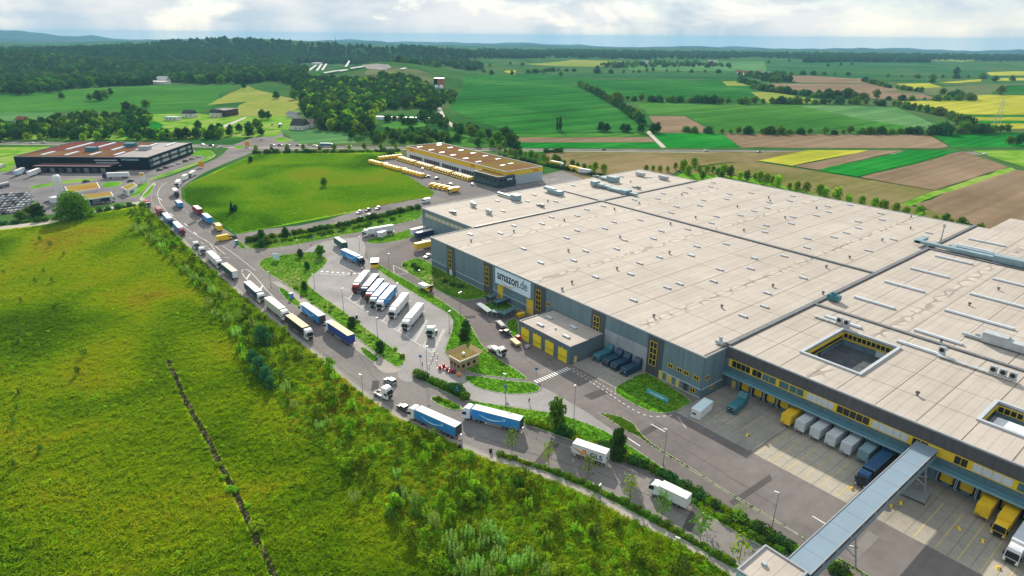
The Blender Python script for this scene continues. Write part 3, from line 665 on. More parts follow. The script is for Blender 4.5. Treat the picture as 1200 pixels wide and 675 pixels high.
for q in [(186, 232), (199, 250), (216, 262), (227, 272), (240, 281)]: pmark(q, (q[0] + 4, q[1] + 3), w=.4)
pline([(207, 222), (204, 231), (209, 240), (228, 256), (252, 277)], .15, dash=(3, 5))
# crossing by the workshop and lane dashes past it
a0 = G(627, 448); b0 = G(667, 431.5)
for i in range(14):
    t = (i + .5) / 14; c = Vector(a0).lerp(Vector(b0), t); d = (Vector(b0) - Vector(a0)).normalized(); n = Vector((-d.y, d.x))
    mark(c - n * .9, c + n * .9, w=.5, z=.07)
pline([(667, 432), (693, 448), (713, 461), (733, 475), (752, 486), (768, 489), (785, 487)], .22, dash=(.9, .9), z=.07)
pline([(671, 432), (700, 448), (720, 461)], .18, dash=(.8, .8), z=.07)
pmark((763, 497), (779, 506), w=.3, z=.07); pmark((735, 513), (750, 523), w=.3, z=.07); pmark((794, 488), (804, 502), w=.12, z=.07)
pmark((952, 605), (967, 614), w=.3, z=.07)
# parking bays
pa = Vector(G(408, 351)); pb = Vector(G(507, 413)); dd = (pb - pa); nb = 11
perp = Vector(G(492, 361)) - Vector(G(473, 391)); perp = perp.normalized() * 17
for i in range(nb + 1):
    c = pa + dd * (i / nb)
    if i >= nb - 4 or i < 1:
        for s_ in (-.35, .35): o_ = dd.normalized() * s_; mark(c + o_, c + o_ + perp, w=.13)
    else: mark(c, c + perp, w=.13)
pline([(404, 348), (507, 414)], .15, sm=0); pline([(375, 321), (408, 322)], .25, sm=0, dash=(1, .6)); pline([(376, 318), (408, 320.5), (432, 321)], .9, sm=0, dash=(1.2, 1.2))
pline([(371, 320), (405, 323)], .15, sm=0)
pline([(461, 311), (479, 320)], .15, sm=0); pline([(461, 311), (462, 322)], .15, sm=0); pline([(462, 322), (479, 320)], .15, sm=0)
# mended patches, dark tyre scuffs and tar seams
pt_d = groundM('tar_patch', [(.085, .078, .075), (.11, .10, .096)], s1=.2, s2=1.5); pt_l = groundM('grey_patch', [(.20, .185, .178), (.24, .222, .212)], s1=.2, s2=1.5); seal = M('tar_seam', (.05, .047, .045), rough=.8, var=.1)
for (px, py, l, w, a, mt_) in ((372, 428, 9, 3.0, -38, pt_l), (440, 452, 6, 2.2, -30, pt_d), (418, 440, 5, 2, 10, pt_l), (520, 500, 7, 2.5, -60, pt_l), (640, 533, 12, 2.4, -66, pt_d), (735, 570, 9, 2.2, -66, pt_l), (812, 606, 10, 2.0, -70, pt_d), (330, 380, 8, 2.2, -40, pt_d), (255, 300, 9, 2.2, -42, pt_l), (225, 262, 10, 2.6, -42, pt_d), (600, 395, 8, 3, 60, pt_d), (640, 435, 6, 4, 80, pt_l), (700, 462, 7, 3, 85, pt_d), (760, 505, 7, 2.0, 90, pt_d), (1010, 640, 12, 2.5, 90, pt_l), (880, 575, 16, 1.4, 88, pt_d), (480, 318, 8, 3, 30, pt_l), (545, 372, 7, 2.4, 60, pt_d)):
    x, y = G(px, py); c_, s_ = math.cos(R_(a)), math.sin(R_(a)); mb = MB(); v = [(u * l / 2 * random.uniform(.85, 1.1), t * w / 2 * random.uniform(.85, 1.15), 0) for u, t in ((-1, -1), (1, -1), (1, 1), (-1, 1))]; mb.add(v, [(0, 1, 2, 3)], mt_); put('asphalt_patch', mb.mesh('asphalt_patch'), road, (x, y, .057 + random.random() * .002), R_(a + 90))
def seam(px, w=.10):
    ln = [G(*q) for q in px]; out = []
    for i in range(len(ln) - 1):
        for k in range(8): out.append(tuple(Vector(ln[i]).lerp(Vector(ln[i + 1]), k / 8) + Vector((NR.normal(0, .12), NR.normal(0, .12)))))
    put('tar_seam', flat_mesh('tar_seam', strip_pts(out, -w / 2, w / 2), .0615, seal), road)
for s_ in ([(300, 345), (350, 388), (400, 432), (452, 470)], [(560, 512), (620, 530), (690, 552)], [(420, 415), (436, 440), (452, 458)], [(700, 553), (770, 585), (850, 630)], [(640, 420), (700, 460), (760, 500), (840, 550), (920, 600)], [(690, 450), (760, 490), (830, 530)], [(230, 275), (262, 305), (300, 340)], [(560, 360), (590, 400), (640, 440)]): seam(s_)
# bay lines of the docks
for k in range(21):
    y = 62.0 - 3.9 * k
    if 30 < y < 36: continue
    mark((127.4, y), (143.5, y), w=.16, m=ymark, z=.075, name='bay_line')
for y in (82, 78, 74, 70): mark((133, y), (144, y), w=.12, m=ymark, z=.075, name='bay_line')
# ------------------------------------------------------------------ warehouse
def roofM(name, base, dark, pitch=2.34, bands=()):
    m = M(name, base, rough=.85, col2=dark, scale=.035, detail=5, spec=.12); nt = m.node_tree; Lk = nt.links.new; b = nt.nodes['Principled BSDF']
    src = b.inputs['Base Color'].links[0].from_socket
    geo = nd(nt, 'ShaderNodeNewGeometry'); sp = nd(nt, 'ShaderNodeSeparateXYZ'); Lk(geo.outputs['Position'], sp.inputs[0])
    def mt(op, a, b_=None, c=None):
        n = nd(nt, 'ShaderNodeMath', operation=op)
        for i, v in enumerate((a, b_, c)):
            if v is None: continue
            if isinstance(v, (int, float)): n.inputs[i].default_value = v
            else: Lk(v, n.inputs[i])
        return n.outputs[0]
    f1 = mt('FRACT', mt('DIVIDE', sp.outputs[1], pitch)); seam = mt('LESS_THAN', f1, .07)
    # lap beside each seam, wandering stains drawn out along the seams, finer blotches
    mp1 = nd(nt, 'ShaderNodeMapping'); mp1.inputs['Scale'].default_value = (.03, .42, .1); Lk(geo.outputs['Position'], mp1.inputs[0])
    n1 = nd(nt, 'ShaderNodeTexNoise'); n1.inputs['Scale'].default_value = 1; n1.inputs['Detail'].default_value = 5; Lk(mp1.outputs[0], n1.inputs[0])
    n2 = nd(nt, 'ShaderNodeTexNoise'); n2.inputs['Scale'].default_value = .22; n2.inputs['Detail'].default_value = 8; n2.inputs['Roughness'].default_value = .7; Lk(geo.outputs['Position'], n2.inputs[0])
    cross = mt('MULTIPLY', mt('LESS_THAN', mt('FRACT', mt('DIVIDE', sp.outputs[0], 11.7)), .016), mt('LESS_THAN', mt('FRACT', mt('DIVIDE', sp.outputs[1], 1.3)), .55)); seam = mt('MAXIMUM', seam, cross)
    val = mt('MULTIPLY_ADD', n1.outputs[0], .36, .65); val = mt('ADD', val, mt('MULTIPLY', n2.outputs[0], .32)); val = mt('SUBTRACT', val, mt('MULTIPLY', seam, .24))
    for yb in bands:      # repaired valley gutters: patched sheets with dirty edges
        dy = mt('ABSOLUTE', mt('SUBTRACT', sp.outputs[1], yb))
        v = nd(nt, 'ShaderNodeTexVoronoi', feature='DISTANCE_TO_EDGE'); v.inputs['Scale'].default_value = .28; mpv = nd(nt, 'ShaderNodeMapping'); mpv.inputs['Scale'].default_value = (.6, 1, 1); Lk(geo.outputs['Position'], mpv.inputs[0]); Lk(mpv.outputs[0], v.inputs[0])
        near = mt('SUBTRACT', 1, mt('SMOOTH_MIN', mt('DIVIDE', dy, 2.6), 1, .3))
        edge = mt('LESS_THAN', v.outputs['Distance'], .09)
        val = mt('ADD', val, mt('MULTIPLY', near, mt('SUBTRACT', .16, mt('MULTIPLY', edge, .5))))
    vm = nd(nt, 'ShaderNodeVectorMath', operation='SCALE'); Lk(src, vm.inputs[0]); Lk(val, vm.inputs['Scale']); Lk(vm.outputs[0], b.inputs['Base Color'])
    return m
roofm = roofM('roof_membrane', (.46, .41, .36), (.395, .35, .303), bands=(206, 158, 110, 62))
seamm = M('roof_seam', (.20, .175, .15), rough=.9, var=.2)
coping = M('coping_metal', (.33, .345, .36), rough=.7, var=.05, spec=.1)
greyjoint = M('grey_parapet', (.15, .155, .165), rough=.6, var=.12)
cladm = M('blue_grey_cladding', (.15, .225, .262), rough=.45, var=.05, scale=.08, spec=.5)
def ribbed(m, pitch=.5, amt=.12):
    nt = m.node_tree; b = nt.nodes['Principled BSDF']; src = b.inputs['Base Color'].links[0].from_socket; geo = nd(nt, 'ShaderNodeNewGeometry')
    sp = nd(nt, 'ShaderNodeSeparateXYZ'); nt.links.new(geo.outputs['Position'], sp.inputs[0]); ad = nd(nt, 'ShaderNodeMath', operation='ADD'); nt.links.new(sp.outputs[0], ad.inputs[0]); nt.links.new(sp.outputs[1], ad.inputs[1])
    dv = nd(nt, 'ShaderNodeMath', operation='DIVIDE'); dv.inputs[1].default_value = pitch; nt.links.new(ad.outputs[0], dv.inputs[0]); fr = nd(nt, 'ShaderNodeMath', operation='PINGPONG'); fr.inputs[1].default_value = 1; nt.links.new(dv.outputs[0], fr.inputs[0])
    bp = nd(nt, 'ShaderNodeBump'); bp.inputs['Distance'].default_value = .04; nt.links.new(fr.outputs[0], bp.inputs['Height']); nt.links.new(bp.outputs[0], b.inputs['Normal'])
    mp_ = nd(nt, 'ShaderNodeMapping'); mp_.inputs['Scale'].default_value = (.9, .9, .06); nt.links.new(geo.outputs['Position'], mp_.inputs[0]); n = nd(nt, 'ShaderNodeTexNoise'); n.inputs['Scale'].default_value = 1; n.inputs['Detail'].default_value = 5; nt.links.new(mp_.outputs[0], n.inputs[0])
    mr = nd(nt, 'ShaderNodeMapRange'); mr.inputs[1].default_value = .3; mr.inputs[2].default_value = .7; mr.inputs[3].default_value = 1 - amt; mr.inputs[4].default_value = 1 + amt; nt.links.new(n.outputs[0], mr.inputs[0])
    vm = nd(nt, 'ShaderNodeVectorMath', operation='SCALE'); nt.links.new(src, vm.inputs[0]); nt.links.new(mr.outputs[0], vm.inputs['Scale']); nt.links.new(vm.outputs[0], b.inputs['Base Color']); return m
ribbed(cladm)
cladl = M('lower_cladding', (.12, .185, .225), rough=.5, var=.06, scale=.1, spec=.5)
stripm = M('anthracite_cladding', (.085, .092, .10), rough=.55, var=.06, scale=.1)
fasciam = M('dark_fascia_cladding', (.095, .092, .10), rough=.5, var=.06, scale=.1)
concw = M('exposed_concrete', (.34, .37, .40), rough=.85, var=.08, scale=.25)
tealband = M('teal_cladding', (.075, .155, .19), rough=.45, var=.06, scale=.1, spec=.5)
ledge = M('pale_ledge', (.48, .55, .60), rough=.5, var=.05)
signpan = M('sign_panel', (.70, .84, .93), rough=.5, var=.02)
ink = M('sign_ink', (.015, .015, .02), rough=.5, var=.02)
smile_o = M('sign_tan_arrow', (.70, .50, .28), rough=.5, var=.02)
blueglass = M('blue_green_glass', (.05, .14, .16), rough=.1, var=.1, spec=.8)

wh = thing('warehouse', 'vast grey logistics warehouse with a pale flat roof and a dark docked wing', 'warehouse', (0, 0, 0))
B('wall', wh, [(138, 348, 86, 226, 0, 12.7)], cladl); B('wall', wh, [(161, 328, 226.01, 271, 0, 12.6)], cladl)
for _m in (cladl, stripm, fasciam, tealband): ribbed(_m)
wing = []
for z0, z1, xa in ((0, 5.6, 150.4), (5.6, 13.4, 148.0)):
    wing += [(xa, 160.5, -60, 85.98, z0, z1)]
wing += [(184, 347, -60, 85.98, 0, 13.4), (160.5, 184, -60, 10, 0, 13.4), (160.5, 184, 28.2, 55.3, 0, 13.4), (160.5, 184, 70.2, 85.98, 0, 13.4), (172.5, 184, 10, 28.2, 0, 13.4)]
for b in wing: B('wall', wh, [b], cladl)
B('roof_deck', wh, [(138.1, 347.9, 86.1, 225.9, 12.7, 12.86)], seamm); B('roof_deck', wh, [(161.1, 327.9, 226.1, 270.9, 12.6, 12.86)], seamm)
for b in wing:
    if b[5] > 6: B('roof_deck', wh, [(b[0] + .02, b[1] - .02, b[2] + .02, b[3] - .02, 13.4, 13.56)], seamm)
def panels(x0, x1, y0, y1, nx, ny, z, skip=lambda x, y: False, xs=None, ys=None):
    xs = xs or [x0 + (x1 - x0) * i / nx for i in range(nx + 1)]; ys = ys or [y0 + (y1 - y0) * i / ny for i in range(ny + 1)]
    for i in range(len(xs) - 1):
        for j in range(len(ys) - 1):
            if skip((xs[i] + xs[i + 1]) / 2, (ys[j] + ys[j + 1]) / 2): continue
            mb = MB(); g = .09; w = xs[i + 1] - xs[i]; h = ys[j + 1] - ys[j]; mb.box(g, w - g, g, h - g, 0, .10, roofm)
            put('roof_panel', mb.mesh('roof_panel'), wh, (xs[i], ys[j], z))
panels(138.15, 243.4, 86.9, 225.4, 5, 12, 12.87); panels(244.6, 347.6, 86.9, 225.4, 5, 12, 12.87)
panels(161.4, 243.4, 226.9, 270.6, 4, 4, 12.87); panels(244.6, 327.6, 226.9, 270.6, 4, 4, 12.87)
ys_w = [-60, -40, -20, -5, 10, 19, 28.2, 37.2, 46.2, 55.3, 62.7, 70.2, 77.4, 84.6]; xs_w = [148.1, 160.5, 172.5, 184, 195.6]
sk = lambda x, y: (160.5 < x < 184 and 55.3 < y < 70.2) or (160.5 < x < 172.5 and 10 < y < 28.2)
panels(0, 0, 0, 0, 0, 0, 13.57, sk, xs_w, ys_w); panels(0, 0, 0, 0, 0, 0, 13.57, sk, [196.8, 220, 243, 267, 290, 315, 346.6], [-60, -20, 0, 20, 33, 46, 58, 66, 75, 84.6])
def curb(name, boxes, mat): 
    for b in boxes: B(name, wh, [b], mat)
coping2 = M('pale_coping', (.44, .47, .50), rough=.7, var=.05, spec=.1)
curb('coping', [(137.75, 138.1, 85.6, 226.2, 12.7, 13.12), (347.6, 348.2, 86, 226, 12.7, 13.15), (160.8, 161.1, 226.2, 271.2, 12.6, 13.13), (161.4, 328.2, 270.6, 271.25, 12.6, 13.14), (138.12, 161, 225.8, 226.25, 12.7, 13.13),
     (138.12, 147.8, 85.7, 86.0, 12.7, 13.14), (147.7, 148.05, -60, 85.2, 13.4, 13.8), (327.7, 328.25, 226.3, 270.5, 12.6, 13.15)], coping)
curb('parapet', [(148.3, 347.6, 85.2, 86.6, 12.7, 14.1), (161.4, 327.6, 225.5, 226.7, 12.86, 13.5), (243.4, 244.6, 86.7, 225.4, 12.86, 13.5), (243.4, 244.6, 226.8, 270.5, 12.86, 13.5), (195.6, 196.8, -60, 85.1, 13.56, 14.1), (290, 291.2, 20, 85.1, 13.57, 14.12)], greyjoint)
# courtyards let into the wing
for (x0, x1, y0, y1, zf, fl) in ((160.5, 184, 55.3, 70.2, 9.0, M('bitumen_court_floor', (.075, .083, .095), rough=.8, var=.2, scale=.5)), (160.5, 172.5, 10, 28.2, 10.2, concw)):
    B('courtyard_floor', wh, [(x0 + .02, x1 - .02, y0 + .02, y1 - .02, 5.7, zf)], fl)
    for b in ((x0 - .8, x0, y0 - .8, y1 + .8, 13.56, 14.15), (x1, x1 + .8, y0 - .8, y1 + .8, 13.56, 14.15), (x0, x1, y0 - .8, y0, 13.56, 14.15), (x0, x1, y1, y1 + .8, 13.56, 14.15)): B('courtyard_coping', wh, [b], coping2)
    # window bands on the far sides
    n = int((y1 - y0) / 1.25); fr = MB()
    fr.box(x1 - .12, x1 - .01, y0, y1, 11.4, 13.2, yellowd)
    f = put('courtyard_window', fr.mesh('courtyard_window'), wh)
    for i in range(n):
        y = y0 + .3 + i * (y1 - y0 - .5) / n; B('pane', f, [(x1 - .2, x1 - .13, y, y + (y1 - y0 - .5) / n - .25, 11.65, 12.95)], glass)
    n = int((x1 - x0) / 1.25); fr = MB(); fr.box(x0, x1, y1 - .12, y1 - .01, 11.4, 13.2, yellowd)
    f = put('courtyard_window', fr.mesh('courtyard_window'), wh)
    for i in range(n):
        x = x0 + .3 + i * (x1 - x0 - .5) / n; B('pane', f, [(x, x + (x1 - x0 - .5) / n - .25, y1 - .2, y1 - .13, 10.5, 12.3)], glass)
    if zf < 9.5:
        B('courtyard_panel', wh, [(x1 - .1, x1 - .02, y0 + .5, y0 + 5, 9.0, 10.9)], ledge); B('courtyard_panel', wh, [(x0 + .5, x0 + 9, y1 - .1, y1 - .02, 9.0, 10.9)], ledge)
        B('courtyard_rail', wh, [(x1 - .22, x1 - .05, y0, y1, 10.95, 11.2), ], yellowd); B('courtyard_rail', wh, [(x0, x1, y1 - .22, y1 - .05, 10.95, 11.2), ], yellowd)
    else:
        mbx = MB(); mbx.side([(x0 + 1.5, 10.2), (x1 - 3, 10.2), (x1 - 3, 11.3), (x1 - 4, 12.1), (x0 + 3, 12.1), (x0 + 1.5, 11.3)], y0 + 1, y1 - 1.5, offwhite); put('courtyard_rooflight', mbx.mesh('courtyard_rooflight'), wh)
B('door', wh, [(170, 171.2, 70.0, 70.12, 9.05, 11.3)], chass)
# cladding, bay by bay
strips = [(207.2, 213.6), (181.7, 187.3), (151.0, 157.3), (122.8, 129.0), (99.8, 105.5)]
edges = [225.9] + [v for s in strips for v in (s[1], s[0])] + [86.1]
for a in range(0, len(edges), 2):
    y1, y0 = edges[a], edges[a + 1]; n = max(1, round((y1 - y0) / 5.85)); w = (y1 - y0) / n
    for i in range(n):
        ya = y0 + i * w + .03; yb = ya + w - .06; zb = 2.95
        if 105 < ya < 122.8: zb = 8.1
        B('wall_panel', wh, [(137.90, 138.0, ya, yb, zb, 12.66)], cladm)
        if zb > 5: B('concrete_wall_panel', wh, [(137.86, 138.0, ya, yb, 0, 8.0)], concw)
        else: B('wall_panel', wh, [(137.93, 138.0, ya, yb, .35, 2.75)], cladl)
    if not (105 < y0 < 122.8): B('ledge', wh, [(137.72, 138.0, y0 + .05, y1 - .05, 2.76, 2.94)], ledge)
    B('plinth', wh, [(137.7, 138.0, y0 + .05, y1 - .05, 0, .34)], kerbm)
for y0, y1 in strips:
    B('wall_strip', wh, [(137.82, 138.0, y0 + .02, y1 - .02, 0, 12.68)], stripm)
    c = (y0 + y1) / 2 + .6; fr = MB(); fr.box(137.72, 137.81, c - 1.45, c + 1.45, 2.9, 11.2, stripm)
    for k in range(5): fr.box(137.66, 137.74, c - 1.35, c + 1.35, 3.2 + k * 1.9, 3.42 + k * 1.9, yellowd)
    for s_ in (-.09, 1.2, -1.35): fr.box(137.66, 137.74, c + s_, c + s_ + .16, 3.2, 11.0, yellowd)
    f = put('window', fr.mesh('window'), wh)
    for k in range(4):
        for s_ in (-1.19, .09): B('pane', f, [(137.68, 137.73, c + s_, c + s_ + 1.1, 3.42 + k * 1.9, 5.1 + k * 1.9)], glass)
def win(x, y, z, w=1.8, h=1.3, face='x'):
    fr = MB(); t = .16
    if face == 'x':
        for b in ((y - w / 2, y + w / 2, z, z + t), (y - w / 2, y + w / 2, z + h - t, z + h), (y - w / 2, y - w / 2 + t, z + t, z + h - t), (y + w / 2 - t, y + w / 2, z + t, z + h - t), (y - .06, y + .06, z + t, z + h - t)): fr.box(x - .08, x, b[0], b[1], b[2], b[3], yellowd)
        f = put('window', fr.mesh('window'), wh)
        for s_ in (-1, 1): B('pane', f, [(x - .03, x + .01, min(y + s_ * .07, y + s_ * (w / 2 - t)), max(y + s_ * .07, y + s_ * (w / 2 - t)), z + t, z + h - t)], glass)
    else:
        y0 = y
        for b in ((x - w / 2, x + w / 2, z, z + t), (x - w / 2, x + w / 2, z + h - t, z + h), (x - w / 2, x - w / 2 + t, z + t, z + h - t), (x + w / 2 - t, x + w / 2, z + t, z + h - t), (x - .06, x + .06, z + t, z + h - t)): fr.box(b[0], b[1], y0 - .08, y0, b[2], b[3], yellowd)
        f = put('window', fr.mesh('window'), wh)
        for s_ in (-1, 1): B('pane', f, [(min(x + s_ * .07, x + s_ * (w / 2 - t)), max(x + s_ * .07, x + s_ * (w / 2 - t)), y0 - .03, y0 + .01, z + t, z + h - t)], glass)
for y in (96.8, 93.6, 91.2, 87.9): win(137.9, y, 5.15)
win(137.9, 88.6, .9)
pale = M('pale_yellow_door', (.62, .50, .16), rough=.5, var=.05)
def door(x, y0, y1, z1, mat=pale, face='x', z0=.05):
    B('door', wh, [(x - .1, x, y0, y1, z0, z1)], mat) if face == 'x' else B('door', wh, [(y0, y1, x - .1, x, z0, z1)], mat)
door(137.9, 99.2, 100.6, 2.9); door(137.9, 95.8, 97.8, 2.8, ); door(137.9, 93.2, 94.4, 2.8); door(137.9, 90.4, 91.7, 2.7, chass)
door(137.9, 175.2, 178.4, 5.75, yellowd); door(137.9, 157.5, 161.2, 5.75, yellowd); door(137.8, 211.5, 209.6, 2.6, white)
win(137.9, 149.6, 6.6, 2.0, 1.3)
for b in ((138.1, 142.9), (143.0, 147.9)):
    B('wall_panel', wh, [(b[0], b[1], 85.88, 86.0, 3.1, 12.66)], cladm); B('wall_panel', wh, [(b[0], b[1], 85.92, 86.0, .3, 2.75)], cladl)
B('ledge', wh, [(138.0, 148, 85.7, 85.87, 2.8, 3.0)], ledge)
win(140.1, 85.88, 5.4, face='y'); win(142.8, 85.92, 1.4, 1.6, 1.2, face='y')
# north block front
for i in range(7): B('wall_panel', wh, [(160.9, 161.0, 226.4 + i * 6.35, 226.4 + i * 6.35 + 6.3, 2.95, 12.56)], cladm)
for i in range(10):
    f = B('window', wh, [(160.8, 160.89, 231 + i * 3.7, 234.2 + i * 3.7, 9.2, 11.0)], yellowd if i % 3 == 0 else pale); B('pane', f, [(160.76, 160.81, 231.3 + i * 3.7, 233.9 + i * 3.7, 9.5, 10.7)], ledge)
for y in (246, 241.5, 237): B('dock_shelter', wh, [(160.2, 160.88, y, y + 3.2, .8, 5)], blackp)
# sign
sg = B('sign_panel', wh, [(137.55, 137.85, 159.0, 179.6, 6.35, 12.35)], signpan)
def text_mesh(txt, size, ext, mat, bold=0.0, align='LEFT'):
    c = bpy.data.curves.new('lettering', 'FONT'); c.body = txt; c.size = size; c.extrude = ext; c.offset = bold; c.align_x = align; c.resolution_u = 3
    o = bpy.data.objects.new('lettering', c); me = bpy.data.meshes.new_from_object(o); bpy.data.objects.remove(o); me.materials.clear(); me.materials.append(mat); return me
def place_text(me, parent, org, xa, ya, name='lettering'):
    """lettering with its reading direction xa and its up direction ya"""
    o = put(name, me, parent); xa = Vector(xa).normalized(); ya = Vector(ya).normalized(); za = xa.cross(ya); m_ = Matrix.Identity(4)
    for i in range(3): m_[i][0], m_[i][1], m_[i][2], m_[i][3] = xa[i], ya[i], za[i], org[i]
    o.matrix_local = m_; return o
UP = (0, 0, 1)
t1 = text_mesh('amazon', 5.1, .04, ink, bold=.055); t2 = text_mesh('.de', 5.1, .04, M('sign_grey_ink', (.10, .13, .16), var=.02))
xs_ = [v.co.x for v in t1.vertices]; w1 = max(xs_)
sc1 = 12.6 / w1
for me in (t1, t2):
    for v in me.vertices: v.co.x *= sc1
place_text(t1, sg, (137.5, 178.3, 8.5), (0, -1, 0), UP); place_text(t2, sg, (137.5, 178.3 - 12.75, 8.5), (0, -1, 0), UP)
def smile(w, h, th, mat, flip=1):
    """curved arrow: an arc that thickens and ends in a small hooked head"""
    mb = MB(); n = 18; top = []; bot = []
    for i in range(n + 1):
        t = i / n; x = t * w; y = -h * math.sin(math.pi * (t * .92 + .02)) * (1 - .25 * t); k = th * (.25 + .75 * math.sin(math.pi * min(1, t * .95 + .05)))
        top.append((x, y + k * .4, 0)); bot.append((x, y - k * .6, 0))
    mb.add(top + bot, [(i, n + 1 + i, n + 2 + i, i + 1) for i in range(n)], mat)
    e = w; mb.add([(e * .93, h * .22, 0), (e * 1.05, h * .25, 0), (e * 1.03, -h * .35, 0), (e * .985, -h * .32, 0), (e * .99, h * .08, 0), (e * .935, h * .08, 0)], [(5, 4, 1, 0), (4, 3, 2, 1)], mat)
    return mb.mesh('arrow_mark')
place_text(smile(8.2, 1.3, .75, smile_o), sg, (137.52, 176.2, 7.9), (0, -1, 0), UP, 'arrow_mark')
# wing face: dark fascia, yellow window band, teal canopy, docks
for i in range(25): B('fascia_panel', wh, [(147.86, 148.0, 85.9 - 5.85 * (i + 1) + .03, 85.9 - 5.85 * i - .03, 10.15, 13.38)], fasciam)
B('window_band', wh, [(147.9, 148.0, -60, 84.6, 7.75, 10.1)], yellowd)
def seg(pxs, oy, ox, k, mat, n, yoff=9.0):
    ya = YX(ox + pxs[0] / k, oy, 148.0)[0]; yb = YX(ox + pxs[1] / k, oy, 148.0)[0]
def band(y1, y0, mat, n):
    w = (y1 - y0) / n
    for i in range(n): B('pane', band_p, [(147.82, 147.9, y0 + i * w + .08, y0 + (i + 1) * w - .08, 8.05, 9.85)], mat)
band_p = [o for o in wh.children if o.name.startswith('window_band')][0]
wpan = M('white_infill_panel', (.52, .58, .64), rough=.5, var=.04)
def yb(px): return YX(840 + px / 6, 400 + (130 + .475 * (px - 115)) / 6, 147.9)[0]
for a, b_, mt_, n in ((112, 238, glass, 4), (252, 318, glass, 2), (322, 418, blueglass, 2), (440, 508, blueglass, 1), (512, 610, blueglass, 2), (632, 820, wpan, 5)): band(yb(a), yb(b_), mt_, n)
y0_ = yb(820)
for k, (dy, w_, mt_, n) in enumerate(((-.8, 7.8, glass, 5), (-9.2, 8.0, wpan, 5), (-18.0, 3.3, glass, 2), (-26.5, 2.6, glass, 2), (-30, 7.2, wpan, 4), (-38, 3, blueglass, 2), (-41.5, 8, wpan, 5), (-50.5, 6, glass, 4))):
    band(y0_ + dy, y0_ + dy - w_, mt_, n)
B('teal_band', wh, [(147.9, 148.0, -60, 85.8, 5.62, 7.7)], tealband)
B('canopy', wh, [(147.0, 147.9, -60, 85.6, 5.25, 5.5)], tealband); B('canopy', wh, [(146.8, 147.0, -60, 85.62, 5.1, 5.65)], M('canopy_edge', (.18, .33, .38), rough=.4, var=.05)); B('canopy', wh, [(147.3, 147.9, -60, 85.55, 5.5, 6.0)], M('teal_gutter', (.10, .24, .29), rough=.4, var=.05))
dock_y = [83.5 - 3.9 * k for k in range(27)]
for i, y in enumerate(dock_y):
    if i == 0:
        B('door', wh, [(150.28, 150.4, y - .6, y + .6, .1, 2.5)], pale); continue
    if 31.5 < y < 36.5: continue
    sh = MB(); sh.box(149.7, 150.38, y - 1.75, y - 1.3, .9, 4.9, blackp); sh.box(149.7, 150.38, y + 1.3, y + 1.75, .9, 4.9, blackp); sh.box(149.7, 150.38, y - 1.3, y + 1.3, 4.3, 4.9, blackp)
    s_ = put('dock_shelter', sh.mesh('dock_shelter'), wh)
    rim = MB(); rim.box(149.6, 149.7, y - 1.85, y - 1.72, .9, 5.0, ledge); rim.box(149.6, 149.7, y + 1.72, y + 1.85, .9, 5.0, ledge); rim.box(149.6, 149.7, y - 1.72, y + 1.72, 4.88, 5.0, ledge); put('rim', rim.mesh('rim'), s_)
    B('dock_door', wh, [(150.2, 150.38, y - 1.28, y + 1.28, 1.1, 4.28)], yellowd if i % 3 != 1 or i < 6 else pale)
    B('buffer', wh, [(149.9, 150.35, y - 1.2, y - .9, .7, 1.05), (149.9, 150.35, y + .9, y + 1.2, .7, 1.05)], rubber, )
    B('dock_wall_panel', wh, [(150.3, 150.4, y - 2.1, y - 1.9, 0, 5.1)], wpan)
# roof furniture
skym = M('rooflight_dome', (.62, .65, .68), rough=.4, var=.05, spec=.3)
def rooflight(x, y, z, lx=.95, ly=2.6, h=.55):
    mb = MB(); mb.side([(-lx / 2, 0), (lx / 2, 0), (lx / 2, h * .6), (lx * .3, h), (-lx * .3, h), (-lx / 2, h * .6)], -ly / 2, ly / 2, skym); mb.box(-lx / 2 - .1, lx / 2 + .1, -ly / 2 - .1, ly / 2 + .1, 0, .2, greysteel)
    return mb.mesh('rooflight')
RL = rooflight(0, 0, 0)
sky1 = [(237,314),(445,370),(513,425),(555,247),(518,273),(655,242),(654,299),(613,328),(642,416),(688,379),(763,291),(799,266),(809,371),(840,337),(726,480),(692,217),(757,204),(899,427),(863,469),(875,571),(1055,507),(1007,522),(976,403),(953,331),(901,258),(983,301),(1087,294),(1100,395),(1122,361),(1187,497),(355,310),(407,280),(365,223),(487,160)]
sky2 = [(254.0,164.7),(266.0,170.3),(277.4,164.5),(290.2,164.9),(271.0,146.8),(260.5,141.3),(301.1,164.1),(295.1,146.9),(283.3,141.2),(266.4,124.4),(253.8,118.2),(307.1,141.3),(318.7,141.1),(277.7,118.5),(288.8,118.1),(301.0,118.3),(270.3,100.5),(295.1,100.8),(312.5,123.6),(337.0,123.7),(318.9,95.2),
        (231.2,141.6),(201.7,124.7),(211.8,118.1),(224.0,124.1),(235.9,118.2),(218.2,100.8),(194.1,100.8),(170.5,95.1),(254,188),(266,194),(277.5,188),(289,194),(301,188),(313,194),(325,188),(260,217),(272,211),(284,217),(296,211),(308,217),(320,211),(331,217),(313,170),(325,165),(337,170),(330,147),(342,141),(325,118),(182.7,95.1),(206.8,141.4),
        (188,265),(200,259),(212,249),(258,262),(270,248),(300,262),(312,250),(224,240),(284,238)]
pts_ = [G(480 + a / 3.333, 180 + b / 3.333, 13.3) for a, b in sky1] + sky2
for x, y in pts_: put('rooflight', RL, wh, (x, y, 12.97))
vm_ = MB(); vm_.cyl((0, 0, 0), (0, 0, .8), .32, n=8, mat=greysteel); vm_.cyl((0, 0, .8), (0, 0, 1.05), .55, .45, n=8, mat=chass); VM = vm_.mesh('roof_vent')
